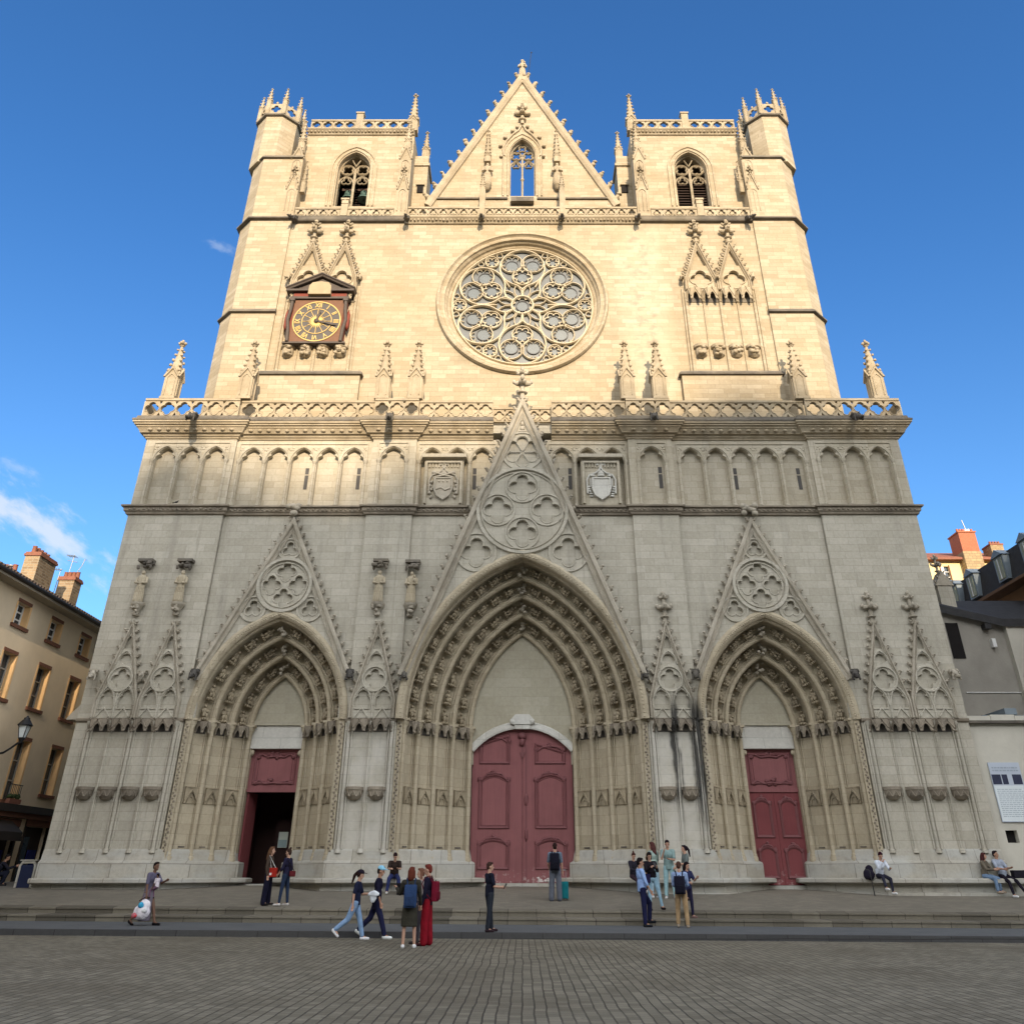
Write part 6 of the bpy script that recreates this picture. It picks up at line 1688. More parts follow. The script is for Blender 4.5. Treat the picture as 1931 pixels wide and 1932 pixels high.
# grey gable wall with a steep dark roof behind it
GB = thing('house', 'grey rendered house with a thick dark slate roof just behind the limewashed wall', 'house', (24, 6, 1))
mb = MB(); mb.prism([(17.7, .3), (23.8, .3), (23.8, 12.3), (20.6, 13.1), (17.7, 13.85)], 5.0, 12.0); mb.build('wall', M['greywall'], GB)
mb = MB(); mb.box(23.801, 33, 4.7, 12, .3, 12.3); mb.build('side_wall', M['palewall'], GB)
mb = MB()
A_ = [(20.4, 4.75, 13.25), (23.7, 4.6, 12.42), (33, 4.4, 12.42), (33, 8, 14.3), (22.4, 8, 14.25)]
A2 = [(x, y, z - .38) for x, y, z in A_]
mb.add(A_ + A2, [(0, 1, 4), (1, 2, 3, 4), (5, 6, 9), (6, 7, 8, 9), (0, 1, 6, 5), (1, 2, 7, 6), (2, 3, 8, 7), (3, 4, 9, 8), (4, 0, 5, 9)]); mb.build('roof', M['slate'], GB)
mb = MB(); mb.box(21.0, 21.6, 4.95, 4.999, 10.6, 12.3); mb.build('window', M['dark'], GB)
mb = MB(); mb.box(22.98, 23.16, 4.75, 5, 11.1, 11.5); mb.build('wall_lamp', M['white'], GB)
mb = MB(); mb.box(22.75, 23.05, 4.6, 5, 11.95, 12.2); mb.build('floodlight', M['iron'], GB)
mb = MB(); mb.tube((21.2, 4.96, 9.0), (23.8, 4.96, 9.0), .025, None, 5); mb.build('cable', M['white'], GB)
# small stone pinnacle beside the front
sp_ = thing('stone_pinnacle', 'grey stone gabled pinnacle with a finial beyond the right edge of the cathedral', 'pinnacle', (21.95, 6.3, 12.5))
mb = MB(); mb.box(21.6, 22.35, 6.0, 6.7, 12.3, 14.5); mb.build('shaft', M['wall'], sp_)
mb = MB(); mb.prism([(21.5, 14.5), (22.45, 14.5), (21.98, 15.3)], 5.95, 6.75); rake_crockets(mb, (21.5, 14.5), (21.98, 15.3), 6.0, 3, .22, -1); rake_crockets(mb, (22.45, 14.5), (21.98, 15.3), 6.0, 3, .22, 1); mb.build('gablet', M['carved'], sp_)
mb = MB(); finial(mb, 21.95, 6.3, 15.2, 1.05); mb.build('finial', M['carved'], sp_)
# mansard roofed row running away on the right
MS = thing('mansard_house', 'dark slate mansard roof with pale dormers stepping away on the right', 'house', (32, 8, 1))
mb = MB(); mb.box(27.2, 36, -6, 17, .3, 15.2); mb.build('wall', M['terra'] if False else plain('brown_render', (.23, .13, .07), .9, .2, 1.0), MS)
mb = MB(); mb.prism([(26.6, 15.2), (36, 15.2), (36, 15.5), (27.3, 17.05), (27.0, 17.1), (26.75, 15.45)], -6.2, 17); mb.build('roof', M['slate'], MS)
mb = MB(); mb.box(26.35, 27.2, -6.2, 17, 15.05, 15.2); mb.build('eave', plain('brown_eave', (.16, .09, .05), .9), MS)
for y in (14.0, 11.8, 8.4, 5.6, 2.2):
    mb = MB(); fr = MB()
    mb.box(26.55, 27.2, y - .5, y + .5, 15.5, 16.85); mb.prism([(y - .6, 16.85), (y + .6, 16.85), (y, 17.25)], 26.45, 27.4, 0, 'yz'); d = mb.build('dormer', M['zinc'], MS)
    fr.box(26.5, 26.549, y - .32, y + .32, 15.6, 16.7, 0); fr.box(26.47, 26.499, y - .03, y + .03, 15.6, 16.7, 1); fr.build('dormer_window', [plain('reflecting_pane', (.25, .27, .2), .2, .5, 2), M['white']], d)
# yellow house with big chimney stacks beyond
YB = thing('house', 'bright yellow house with a tall red and stone chimney stack far behind on the right', 'house', (44, 42, 1))
mb = MB(); mb.plate([(30, 1), (60, 1), (60, 27.1), (30, 27.1)], [[(39.42, 25.0), (40.15, 25.0), (40.15, 26.55), (39.42, 26.55)]], 40, 40.3); mb.box(30, 60, 40.31, 50, 1, 27.0); mb.build('wall', plain('yellow_render', (.80, .64, .33), .9, .05), YB)
mb = MB(); mb.prism([(39.4, 27.05), (39.4, 27.25), (44, 29.2), (51, 27.0)], 29.8, 60.2, 0, 'yz'); mb.build('roof', M['terra'], YB)
mb = MB(); mb.box(39.4, 40.2, 40.2, 40.25, 24.9, 26.6, 0); mb.box(39.42, 39.72, 40.05, 40.1, 25.0, 26.55, 1)
for z in (25.5, 26.0): mb.box(39.72, 40.15, 40.1, 40.15, z, z + .06, 1)
mb.box(39.3, 39.42, 39.97, 40, 24.9, 26.65, 2); mb.box(40.15, 40.27, 39.97, 40, 24.9, 26.65, 2); mb.build('window', [M['pane'], M['white'], M['redsill']], YB)
mb = MB(); mb.box(41.45, 43.15, 39.1, 41.2, 20, 27.72, 0); mb.box(41.5, 43.1, 39.15, 41.15, 27.72, 29.75, 1); mb.box(41.42, 43.18, 39.07, 41.23, 29.6, 29.72, 1); c_ = mb.build('chimney', [M['rubble'], M['redbrick']], YB)
for k in range(6): p = MB(); p.lathe([(.13, 0), (.11, .3)], (41.65 + k * .27, 39.5, 29.74), 7); p.build('chimney_pot', M['redbrick'] if k not in (3, 4) else M['white'], c_)
pp_ = MB(); pp_.tube((42.6, 39.6, 29.7), (42.4, 39.6, 31.0), .05, None, 6); pp_.build('flue_pipe', M['tin'], c_)
mb = MB(); mb.box(44.3, 45.5, 39.3, 40.8, 24, 28.4, 0); mb.box(44.25, 45.55, 39.25, 40.85, 28.4, 28.55, 1); c_ = mb.build('chimney', [M['rubble'], M['terra']], YB)
for k in range(4): p = MB(); p.lathe([(.13, 0), (.11, .28)], (44.5 + k * .27, 39.6, 28.55), 7); p.build('chimney_pot', M['terra'], c_)

# birds on the ledges
def bird(x, y, z, a, lab):
    mb = MB(); mb.blob((0, 0, .10), (.075, .15, .075), 0, .05, None, True); mb.blob((0, -.14, .17), (.05, .06, .05), 0, .03); mb.prism([(-.03, .12), (.03, .12), (.05, .34), (-.05, .34)], .07, .1, 0, 'xy')
    mb.prism([(-.012, -.19), (.012, -.19), (0, -.25)], .155, .175, 0, 'xy'); mb.tube((.02, 0, .05), (.02, 0, 0), .008, None, 4); mb.tube((-.02, 0, .05), (-.02, 0, 0), .008, None, 4)
    mb.xf(Matrix.Diagonal((.62, .62, .62, 1))); o = link('bird', mb.mesh('bird', M['fur'])); o.location = (x, y, z); o.rotation_euler = (0, 0, a); tag(o, lab, 'bird', 'birds on the front'); return o
bird(-16.1, -.5, 16.44, 1.2, 'black pigeon perched on the carved string course of the left buttress')
# ================================================================== people
def remesh(mb, vox, smooth=3):
    me = mb.mesh('tmp', M['dark']); o = bpy.data.objects.new('tmp', me); COL.objects.link(o)
    m = o.modifiers.new('r', 'REMESH'); m.mode = 'VOXEL'; m.voxel_size = vox
    if smooth:
        s = o.modifiers.new('s', 'SMOOTH'); s.iterations = smooth; s.factor = .5
    dg = bpy.context.evaluated_depsgraph_get(); dg.update()
    r = bpy.data.meshes.new_from_object(o.evaluated_get(dg))
    bpy.data.objects.remove(o); bpy.data.meshes.remove(me)
    r.materials.clear()
    for p in r.polygons: p.use_smooth = True
    return r
def cap(mb, a, b, ra, rb):
    a = Vector(a); b = Vector(b)
    mb.tube(a, b, ra, rb, 12); mb.blob(a, ra, 0, 0, None, True); mb.blob(b, rb, 0, 0, None, True)
CL = {}
def cloth(c, rough=.85):
    if c not in CL:
        CL[c] = plain('cloth_%02x%02x%02x' % c, srgb(*c), rough, .42, 7, 0, .12, .7, 16)
    return CL[c]
SKIN = [plain('skin_tone', (.46, .27, .19), .6, .08, 8), plain('tan_skin_tone', (.36, .20, .13), .6, .08, 8), plain('brown_skin_tone', (.16, .085, .055), .6, .1, 8)]
EYE = plain('eye_dark', (.02, .016, .014), .3, .1)
LIP = plain('lip_tone', (.33, .13, .11), .5, .1)
def rx(v, a):
    c, s = math.cos(a), math.sin(a); return Vector((v.x, v.y * c - v.z * s, v.y * s + v.z * c))

def person(label, x, y, yaw, h=1.72, pose=None, top=None, bottom=None, shoes=(30, 30, 32), hair=('short', (40, 28, 22)), skin=0, seat=None, z=None, extra=None, cap_=None, group='people on the square'):
    p = dict(lean=2, side=0, aL=(8, 8, 12, 0), aR=(8, 8, 12, 0), lL=(3, 4, 4), lR=(-2, 4, 2), fL=0, fR=0, head=(0, 0))
    p.update(pose or {})
    k = h / 1.75; sk = SKIN[skin]
    gz0 = ground_z(x, y) if z is None else z
    L = R(p['lean']); U = Vector((math.sin(R(p['side'])), math.sin(L), math.cos(L))).normalized()
    Pv = Vector((0, 0, 0)); J = {}
    J['neck'] = Pv + U * .50; J['chest'] = Pv + U * .33
    hd = J['neck'] + U * .10 + Vector((0, .025, .05)); hp, ht = R(p['head'][0]), R(p['head'][1])
    Hm = Matrix.Translation(hd) @ Matrix.Rotation(ht, 4, 'Z') @ Matrix.Rotation(-hp, 4, 'X')
    for s, n in ((-1, 'L'), (1, 'R')):
        J['sh' + n] = Pv + U * .445 + Vector((s * .185, 0, 0))
        a, ab, e, w_ = [R(v) for v in p['a' + n]]
        d = Vector((s * math.sin(ab), math.sin(a) * math.cos(ab), -math.cos(a) * math.cos(ab)))
        J['el' + n] = J['sh' + n] + d * .285
        d2 = Vector((-s * math.sin(w_) + s * math.sin(ab) * .4, math.sin(a + e), -math.cos(a + e))).normalized()
        J['wr' + n] = J['el' + n] + d2 * .245; J['hd' + n] = d2
        a, ab, kn = [R(v) for v in p['l' + n]]
        J['hip' + n] = Pv + Vector((s * .092, 0, -.03))
        d = Vector((s * math.sin(ab), math.sin(a), -math.cos(a))).normalized(); J['kn' + n] = J['hip' + n] + d * .43
        d = Vector((s * math.sin(ab) * .6, math.sin(a - kn), -math.cos(a - kn))).normalized(); J['an' + n] = J['kn' + n] + d * .415
        fp = R(p['f' + n]); J['ft' + n] = Vector((s * .12, math.cos(fp), math.sin(fp))).normalized()
    low = min(min(J['an' + n].z - .075, J['an' + n].z + J['ft' + n].z * .17 - .05) for n in 'LR')
    pz = (-low) * k if seat is None else seat - gz0 + .11 * k
    W = Matrix.Translation((x, y, gz0 + pz)) @ Matrix.Rotation(R(yaw), 4, 'Z') @ Matrix.Diagonal((k, k, k, 1))
    t = thing('person', label, 'person', (x, y, gz0), group)
    def put(mb, name, mat, vox=None, smooth=3, parent=t):
        me = remesh(mb, vox, smooth) if vox else mb.mesh(name, mat)
        me.name = name
        if vox: me.materials.append(mat)
        me.transform(W); return link(name, me, parent)
    # body: one continuous skin
    b = MB()
    b.blob(Pv, (.155, .105, .13), 0, 0, None, True); b.blob(Pv + U * .15, (.14, .095, .15), 0, 0, None, True); b.blob(J['chest'], (.165, .108, .165), 0, 0, None, True)
    cap(b, J['shL'], J['shR'], .055, .055); cap(b, J['neck'] - U * .06, hd - Vector((0, .01, .02)), .056, .05)
    s0 = len(b.v)
    b.blob((0, 0, .03), (.074, .092, .105), 0, 0, None, True); b.blob((0, .035, -.045), (.052, .055, .06), 0, 0, None, True)
    cap(b, (0, .085, .02), (0, .107, -.012), .011, .016)
    for s in (-1, 1): b.blob((s * .075, 0, .0), (.012, .022, .032), 0, 0, None, True)
    b.xf(Hm, s0)
    for s, n in ((-1, 'L'), (1, 'R')):
        cap(b, J['sh' + n], J['el' + n], .050, .038); cap(b, J['el' + n], J['wr' + n], .038, .026)
        d = J['hd' + n]; q = d.orthogonal(); q = Vector((0, 1, 0)) - d * d.y if abs(d.y) < .95 else Vector((0, 0, 1)) - d * d.z
        q.normalize(); o_ = d.cross(q)                                   # q: across the palm, o_: palm normal
        w_ = J['wr' + n]; cap(b, w_, w_ + d * .07, .027, .03); cap(b, w_ + d * .05 + q * .022, w_ + d * .08 + q * .026, .018, .015); cap(b, w_ + d * .05 - q * .022, w_ + d * .08 - q * .026, .018, .015)
        for f, (off, ln) in enumerate(((-.03, .055), (-.011, .072), (.009, .078), (.028, .068))):
            m1 = w_ + d * (.085 + ln * .45) + q * off * 1.1 + o_ * .008; cap(b, w_ + d * .08 + q * off, m1, .0095, .009); cap(b, m1, m1 + d * ln * .45 + o_ * .022, .009, .008)
        cap(b, w_ + d * .03 + q * .03, w_ + d * .075 + q * .055 + o_ * .015, .012, .0095)
        cap(b, J['hip' + n], J['kn' + n], .083, .052); cap(b, J['kn' + n], J['an' + n], .05, .036); cap(b, J['an' + n], J['an' + n] + J['ft' + n] * .11 - Vector((0, 0, .03)), .036, .03)
    put(b, 'body', sk, .0095, 3)
    e = MB()
    for s in (-1, 1): e.blob((s * .03, .083, .03), (.0115, .008, .0075), 0, 0, None, True); e.blob((s * .031, .086, .052), (.018, .006, .004), 0, 0)
    e.xf(Hm); put(e, 'eyes', EYE)
    e = MB(); e.blob((0, .087, -.045), (.021, .007, .006), 0, 0, None, True); e.xf(Hm); put(e, 'mouth', LIP)
    # clothes
    tc_, sleeve, ln = top[0], top[1], (top[2] if len(top) > 2 else -.05)
    c = MB()
    c.blob(Pv + U * .02, (.168, .122, .11 - ln * .5), 0, 0, None, True) if sleeve != 'none' else None
    c.blob(Pv + U * .16, (.156, .112, .16), 0, 0, None, True); c.blob(J['chest'] + U * .01, (.180, .122, .165), 0, 0, None, True)
    c.lathe([(.165, ln), (.168, .06), (.16, .2)], (0, 0, 0), 14, 0, True, 0, 2 * PI, 1, .74)
    cap(c, J['shL'], J['shR'], .068, .068)
    for n in 'LR':
        a, m_, w_ = J['sh' + n], J['el' + n], J['wr' + n]
        if sleeve == 'short': cap(c, a, a + (m_ - a) * .78, .066, .060)
        elif sleeve == 'long': cap(c, a, m_, .066, .053); cap(c, m_, m_ + (w_ - m_) * .97, .053, .042)
        elif sleeve == 'rolled': cap(c, a, m_, .066, .055); cap(c, m_, m_ + (w_ - m_) * .3, .055, .05)
        elif sleeve == 'none': cap(c, a, a + (m_ - a) * .1, .064, .06)
    put(c, 'shirt' if bottom and bottom[1] != 'dress' else 'dress_top', cloth(tc_), .013, 4)
    bc, kind = bottom
    c = MB()
    if kind in ('dress', 'skirt'):
        zl = -.50 if kind == 'dress' else -.78
        c.lathe([(.15, .18), (.165, .02), (.185, -.1), (.20, zl * .6), (.205, zl)], (0, 0, 0), 16, 0, True, 0, 2 * PI, 1, .8)
        put(c, 'skirt', cloth(bc), .014, 4)
    else:
        wide = {'slim': 0.0, 'straight': .012, 'wide': .035}[kind]
        c.blob(Pv - Vector((0, 0, .01)), (.166, .122, .125), 0, 0, None, True)
        for n in 'LR':
            a, m_, w_ = J['hip' + n], J['kn' + n], J['an' + n]
            cap(c, a, m_, .094 + wide * .4, .064 + wide); cap(c, m_, m_ + (w_ - m_) * (.93 if kind != 'wide' else 1.0), .063 + wide, .047 + wide * 1.25)
        put(c, 'trousers', cloth(bc), .013, 4)
    for s, n in ((-1, 'L'), (1, 'R')):
        f = J['ft' + n]; a = J['an' + n]; up_ = Vector((0, 0, 1)) - f * f.z; up_.normalize()
        c = MB(); cap(c, a - up_ * .035 - f * .02, a - up_ * .042 + f * .08, .050, .044); cap(c, a - up_ * .042 + f * .08, a - up_ * .046 + f * .18, .044, .034)
        put(c, 'shoe', cloth(shoes), .011, 2)
    # hair
    st, hc = hair; g = MB()
    if st != 'bald':
        g.blob((0, -.018, .062), (.083, .093, .088), 0, 0, None, True); g.blob((0, -.05, .02), (.072, .062, .09), 0, 0, None, True); g.blob((0, .045, .112), (.062, .045, .032), 0, 0, None, True)
        if st in ('long', 'pony', 'bob', 'curtain'):
            for s in (-1, 1): cap(g, (s * .072, .0, .04), (s * .08, -.015, -.10 if st != 'pony' else .0), .024, .026)
        if st == 'long': cap(g, (0, -.07, .0), (0, -.10, -.22), .072, .075); cap(g, (-.04, -.07, -.05), (-.05, -.09, -.30), .05, .035); cap(g, (.04, -.07, -.05), (.05, -.09, -.30), .05, .035)
        if st == 'bob': cap(g, (0, -.06, .03), (0, -.065, -.10), .082, .085)
        if st == 'pony': cap(g, (0, -.10, .08), (0, -.17, -.02), .035, .045); cap(g, (0, -.17, -.02), (0, -.20, -.22), .045, .025)
        if st == 'bun': g.blob((0, -.06, .155), (.042, .042, .042), 0, 0, None, True)
        g.xf(Hm); put(g, 'hair', cloth(hc), .011, 2)
    if cap_:
        g = MB(); g.blob((0, -.005, .085), (.093, .108, .075), 0, 0, None, True); g.blob((0, .125, .075), (.072, .075, .010), 0, 0, None, True); g.xf(Hm); put(g, 'cap', cloth(cap_), .011, 2)
    out = {n: W @ J[n] for n in J if n not in ('hdL', 'hdR', 'ftL', 'ftR')}
    out['W'] = W; out['U'] = U; out['k'] = k; out['P'] = W @ Pv
    for n in 'LR': out['hand' + n] = W @ (J['wr' + n] + J['hd' + n] * .10)
    return out

def rbox(w, d, h, vox=.02, sm=5):
    mb = MB(); mb.box(-w / 2, w / 2, -d / 2, d / 2, 0, h); return remesh(mb, vox, sm)
def backpack(r, label, col, w=.30, d=.17, h=.44, low=-.04, pocket=True, straps=True):
    W = r['W']; U = r['U']; B = W @ Matrix.Translation(U * low + Vector((0, -.115 - d / 2, 0))) @ Matrix.Rotation(-math.asin(max(-1, min(1, U.y))), 4, 'X')
    t = thing('backpack', label, 'backpack', tuple(B.translation), 'backpacks')
    me = rbox(w, d, h); me.name = 'bag_body'; me.materials.append(cloth(col)); me.transform(B); link('bag_body', me, t)
    if pocket:
        me = rbox(w * .74, d * .35, h * .42, .015, 4); me.materials.append(cloth(tuple(int(c * .85) for c in col))); me.transform(B @ Matrix.Translation((0, -d * .58, h * .08))); link('front_pocket', me, t)
    if straps:
        for s in (-1, 1):
            mb = MB(); pts = [B @ Vector((s * .08, d * .5, h * .92)), W @ (U * .50 + Vector((s * .11, -.05, .035))), W @ (U * .47 + Vector((s * .115, .07, .03))), W @ (U * .36 + Vector((s * .12, .135, 0))), W @ (U * .18 + Vector((s * .16, .05, 0))), B @ Vector((s * .14, d * .5, h * .12))]
            mb.path_tube(pts, .017, 6); mb.build('shoulder_strap', cloth(tuple(int(c * .8) for c in col)), t)
    mb = MB(); mb.path_tube([B @ Vector((-.04, 0, h * .98)), B @ Vector((0, 0, h * 1.06)), B @ Vector((.04, 0, h * .98))], .010, 5); mb.build('grab_handle', cloth((20, 20, 22)), t)
    return t
def bag(pt, label, cols, w, d, h, yaw=0, strap=None, name='handbag', cat='bag'):
    t = thing(name, label, cat, (pt[0], pt[1], pt[2] - h))
    B = Matrix.Translation((pt[0], pt[1], pt[2] - h)) @ Matrix.Rotation(R(yaw), 4, 'Z')
    if name in ('shopping_bag', 'backpack'):
        sk = MB(); sk.blob((0, 0, h * .36), (w * .52, d * .62, h * .40), 0, .05, None, True); sk.blob((w * .1, 0, h * .68), (w * .36, d * .45, h * .30), 0, .08, None, True); sk.blob((-w * .2, 0, h * .25), (w * .34, d * .55, h * .27), 0, .08, None, True); me = remesh(sk, .016, 2)
    else: me = rbox(w, d, h, .018, 4)
    me.materials.append(cloth(cols[0])); me.transform(B); link('bag_body', me, t)
    for i, c in enumerate(cols[1:]):
        mb = MB(); a = w * (-.42 + .3 * (i % 3)); zz = h * (.2 + .25 * ((i * 2) % 3)); (mb.blob((a + w * .14, -d * .5, zz), (w * .17, d * .16, h * .13), 0, .25, None, True) if name == 'shopping_bag' else mb.box(a, a + w * .27, -d / 2 - .012, -d / 2 + .002, zz, zz + h * .24)); mb.xf(B); mb.build('printed_patch', cloth(c), t)
    if strap:
        mb = MB(); mb.path_tube([B @ Vector((-w * .3, 0, h * .9))] + strap + [B @ Vector((w * .3, 0, h * .9))], .012, 5); mb.build('bag_strap', cloth(cols[-1] if len(cols) == 2 else (40, 30, 28)), t)
    return t
def phone(pt, yaw, label):
    mb = MB(); mb.box(-.037, .037, -.005, .005, -.075, .075); mb.xf(Matrix.Translation(pt) @ Matrix.Rotation(R(yaw), 4, 'Z') @ Matrix.Rotation(R(-35), 4, 'X'))
    o = mb.build('phone', M['iron']); tag(o, label, 'phone')

RT, LF, AW, TO = -90, 90, 0, 180          # facing right, left, away from and towards the viewer
# woman with a child on her arm and a big shopping bag, far left
a = person('woman in a grey wrap striding right, carrying a child and a big carrier bag', -11.2, -7.6, RT - 20, 1.70, dict(lean=7, aL=(35, 12, 70, 30), aR=(6, 10, 8, 0), lL=(24, 3, 6), lR=(-20, 3, 16), fR=-25, head=(-4, -10)),
           ((96, 92, 112), 'short', -.25), ((120, 112, 122), 'skirt'), (22, 20, 22), ('short', (28, 20, 18)), 2)
q_ = a['handL']
person('small child in a pale top carried by the woman with the carrier bag', a['chest'].x + .21, a['chest'].y - .10, 70, .74, dict(lean=5, lL=(60, 10, 70), lR=(60, 10, 70), head=(10, 20)), ((205, 195, 200), 'short'), ((120, 90, 110), 'slim'), (60, 50, 50), ('short', (20, 15, 14)), 2, None, a['chest'].z - .50)
hnd = a['handR']
bag((hnd.x - .05, hnd.y - .03, hnd.z - .02), 'bulging white, red and blue carrier bag held by the woman with the child', [(222, 214, 222), (196, 70, 74), (62, 150, 190), (236, 236, 240), (190, 110, 120), (70, 170, 205)], .50, .26, .52, -10, [hnd + Vector((-.03, 0, .02)), hnd + Vector((.03, 0, .02))], 'shopping_bag', 'shopping bag')
# two women by the open door
a = person('long haired woman in brown jacket and wide navy trousers by the open door', -8.58, -4.1, RT, 1.73, dict(lean=-2, aL=(-6, 6, 20, 0), aR=(-8, 8, 22, 5), head=(0, 0), lL=(3, 5, 2), lR=(-3, 5, 0)), ((72, 60, 52), 'long', -.12), ((22, 22, 40), 'wide'), (30, 28, 28), ('long', (98, 70, 52)), 0)
c0 = a['P'] + Vector((.17, -.14, .10)); bag(c0 + Vector((0, 0, .05)), 'bright red round shoulder bag with a white strap on the long haired woman', [(160, 42, 32), (226, 220, 214)], .26, .12, .27, 0, [a['shR'] + Vector((.02, -.07, .08))])
a = person('woman in navy top and blue jeans by the open door, facing left', -7.98, -4.18, LF - 15, 1.68, dict(lean=-2, aL=(10, 14, 35, 20), aR=(-10, 10, 40, 10), lL=(6, 4, 2), lR=(-6, 5, 0)), ((36, 34, 56), 'rolled', -.05), ((40, 52, 74), 'slim'), (190, 186, 182), ('bun', (58, 42, 36)), 0)
bag(a['P'] + Vector((.22, -.05, .10)), 'small maroon bag hanging behind the hip of the woman in navy', [(92, 34, 38)], .2, .1, .17, 0, [a['shL'] + Vector((.03, 0, .06))])
# walking couple in caps
a = person('woman in dark cap, navy tee and pale jeans striding right', -4.50, -10.35, RT, 1.66, dict(lean=4, aL=(20, 8, 75, 10), aR=(-14, 10, 12, 0), lL=(18, 2, 4), lR=(-24, 2, 30), fR=-42, head=(8, -5)), ((28, 32, 56), 'short', -.08), ((128, 156, 190), 'straight'), (232, 230, 236), ('pony', (40, 24, 22)), 0, cap_=(34, 28, 40))
hl = a['handL']; mb = MB(); mb.blob((hl.x, hl.y, hl.z - .02), (.16, .08, .08), 0, .2, None, True); mb.blob((hl.x - .02, hl.y, hl.z - .12), (.09, .05, .11), 0, .2, None, True)
o = link('folded_cloth', remesh(mb, .015, 3)); o.data.materials.append(cloth((212, 216, 222))); tag(o, 'crumpled white cloth bundle held by the woman in the dark cap', 'cloth')
person('man in a pale blue cap and long black shirt walking right', -4.02, -9.8, RT, 1.78, dict(lean=3, aR=(6, 8, 14, 0), aL=(-10, 8, 10, 0), lL=(-22, 2, 26), lR=(22, 2, 4), fL=-28, head=(10, -4)), ((26, 24, 44), 'rolled', -.24), ((32, 34, 62), 'straight'), (226, 234, 228), ('short', (36, 24, 22)), 1, cap_=(140, 196, 232), z=GT * -4)
# seated man behind them
a = person('man in a dark brown tee sitting on the stone bench, bent over a phone', -4.75, -1.02, TO + 8, 1.72, dict(lean=24, aL=(42, 6, 50, 22), aR=(42, 6, 50, 22), lL=(78, 10, 82), lR=(78, 12, 84), head=(42, 0)), ((50, 40, 36), 'short'), ((46, 54, 96), 'straight'), (210, 208, 204), ('short', (40, 24, 26)), 0, seat=1.39)
bag((-4.35, -1.5, ground_z(-4.35, -1.5) + .36), 'small black bag on the paving at the seated man\'s feet', [(22, 20, 26)], .38, .24, .36, 0)
# three friends in front
a = person('auburn haired woman in a short dark dress seen from behind', -2.74, -12.9, AW + 4, 1.70, dict(lean=1, aL=(28, 18, 92, -20), aR=(6, 10, 30, 0), lL=(0, 3, 3), lR=(2, 5, 3), head=(0, -20)), ((52, 50, 44), 'long', -.1), ((56, 54, 46), 'dress'), (228, 228, 226), ('bob', (92, 46, 34)), 0)
backpack(a, 'blue backpack worn by the woman in the short dress', (44, 64, 100), .31, .18, .50, -.10)
a = person('man in navy jacket and bright red trousers facing left', -2.40, -12.1, LF - 10, 1.76, dict(lean=-1, aL=(4, 8, 14, 0), aR=(6, 8, 20, 0), head=(4, 0), lL=(2, 3, 2), lR=(-3, 3, 2)), ((28, 26, 44), 'long', -.10), ((128, 20, 34), 'wide'), (60, 30, 34), ('short', (104, 46, 38)), 0)
backpack(a, 'maroon backpack on the man with red trousers', (112, 24, 44), .28, .15, .44, -.02)
person('woman half hidden behind the man in red trousers, facing the viewer', -2.62, -11.5, RT + 160, 1.68, dict(head=(0, 30)), ((150, 140, 136), 'long'), ((70, 64, 70), 'straight'), (60, 56, 56), ('curtain', (112, 78, 62)), 0)
# man on the kerb
a = person('man in black standing alone on the kerb, phone in hand', -.93, -9.15, RT + 25, 1.72, dict(lean=-2, aL=(14, 8, 72, 10), aR=(12, 10, 74, 18), lL=(10, 4, 2), lR=(-7, 6, 3), head=(0, -18)), ((26, 28, 42), 'short', -.08), ((38, 42, 50), 'straight'), (46, 34, 38), ('short', (60, 42, 36)), 0)
phone(a['handR'] + Vector((.04, -.02, .03)), -60, 'black phone held by the man on the kerb')
# visitor at the main door
a = person('man in grey facing the main red door, his back turned', 1.16, -2.75, AW - 6, 1.80, dict(lean=0, aL=(10, 12, 40, 10), aR=(4, 8, 12, 0), head=(-6, 8), lL=(0, 4, 1), lR=(0, 4, 1)), ((104, 118, 134), 'short'), ((92, 96, 106), 'wide'), (64, 62, 64), ('short', (44, 28, 26)), 0)
backpack(a, 'black backpack on the man before the main door', (24, 24, 36), .32, .19, .52, -.05)
sx, sy = 1.44, -2.55; gz_ = ground_z(sx, sy)
su = thing('suitcase', 'teal wheeled suitcase standing beside the man at the main door', 'suitcase', (sx, sy, gz_))
me = rbox(.36, .22, .52, .02, 4); me.materials.append(cloth((24, 104, 112))); me.transform(Matrix.Translation((sx, sy, gz_ + .05))); link('case_body', me, su)
mb = MB()
for s in (-1, 1): mb.tube((sx + s * .1, sy, gz_ + .55), (sx + s * .1, sy, gz_ + .92), .01, None, 5)
mb.tube((sx - .1, sy, gz_ + .92), (sx + .1, sy, gz_ + .92), .014, None, 6); mb.build('pull_handle', M['tin'], su)
for s in (-1, 1):
    for v in (-1, 1): mb = MB(); mb.tube((sx + s * .14 - .012, sy + v * .08, gz_ + .03), (sx + s * .14 + .012, sy + v * .08, gz_ + .03), .03, None, 8); mb.build('wheel', M['iron'], su)
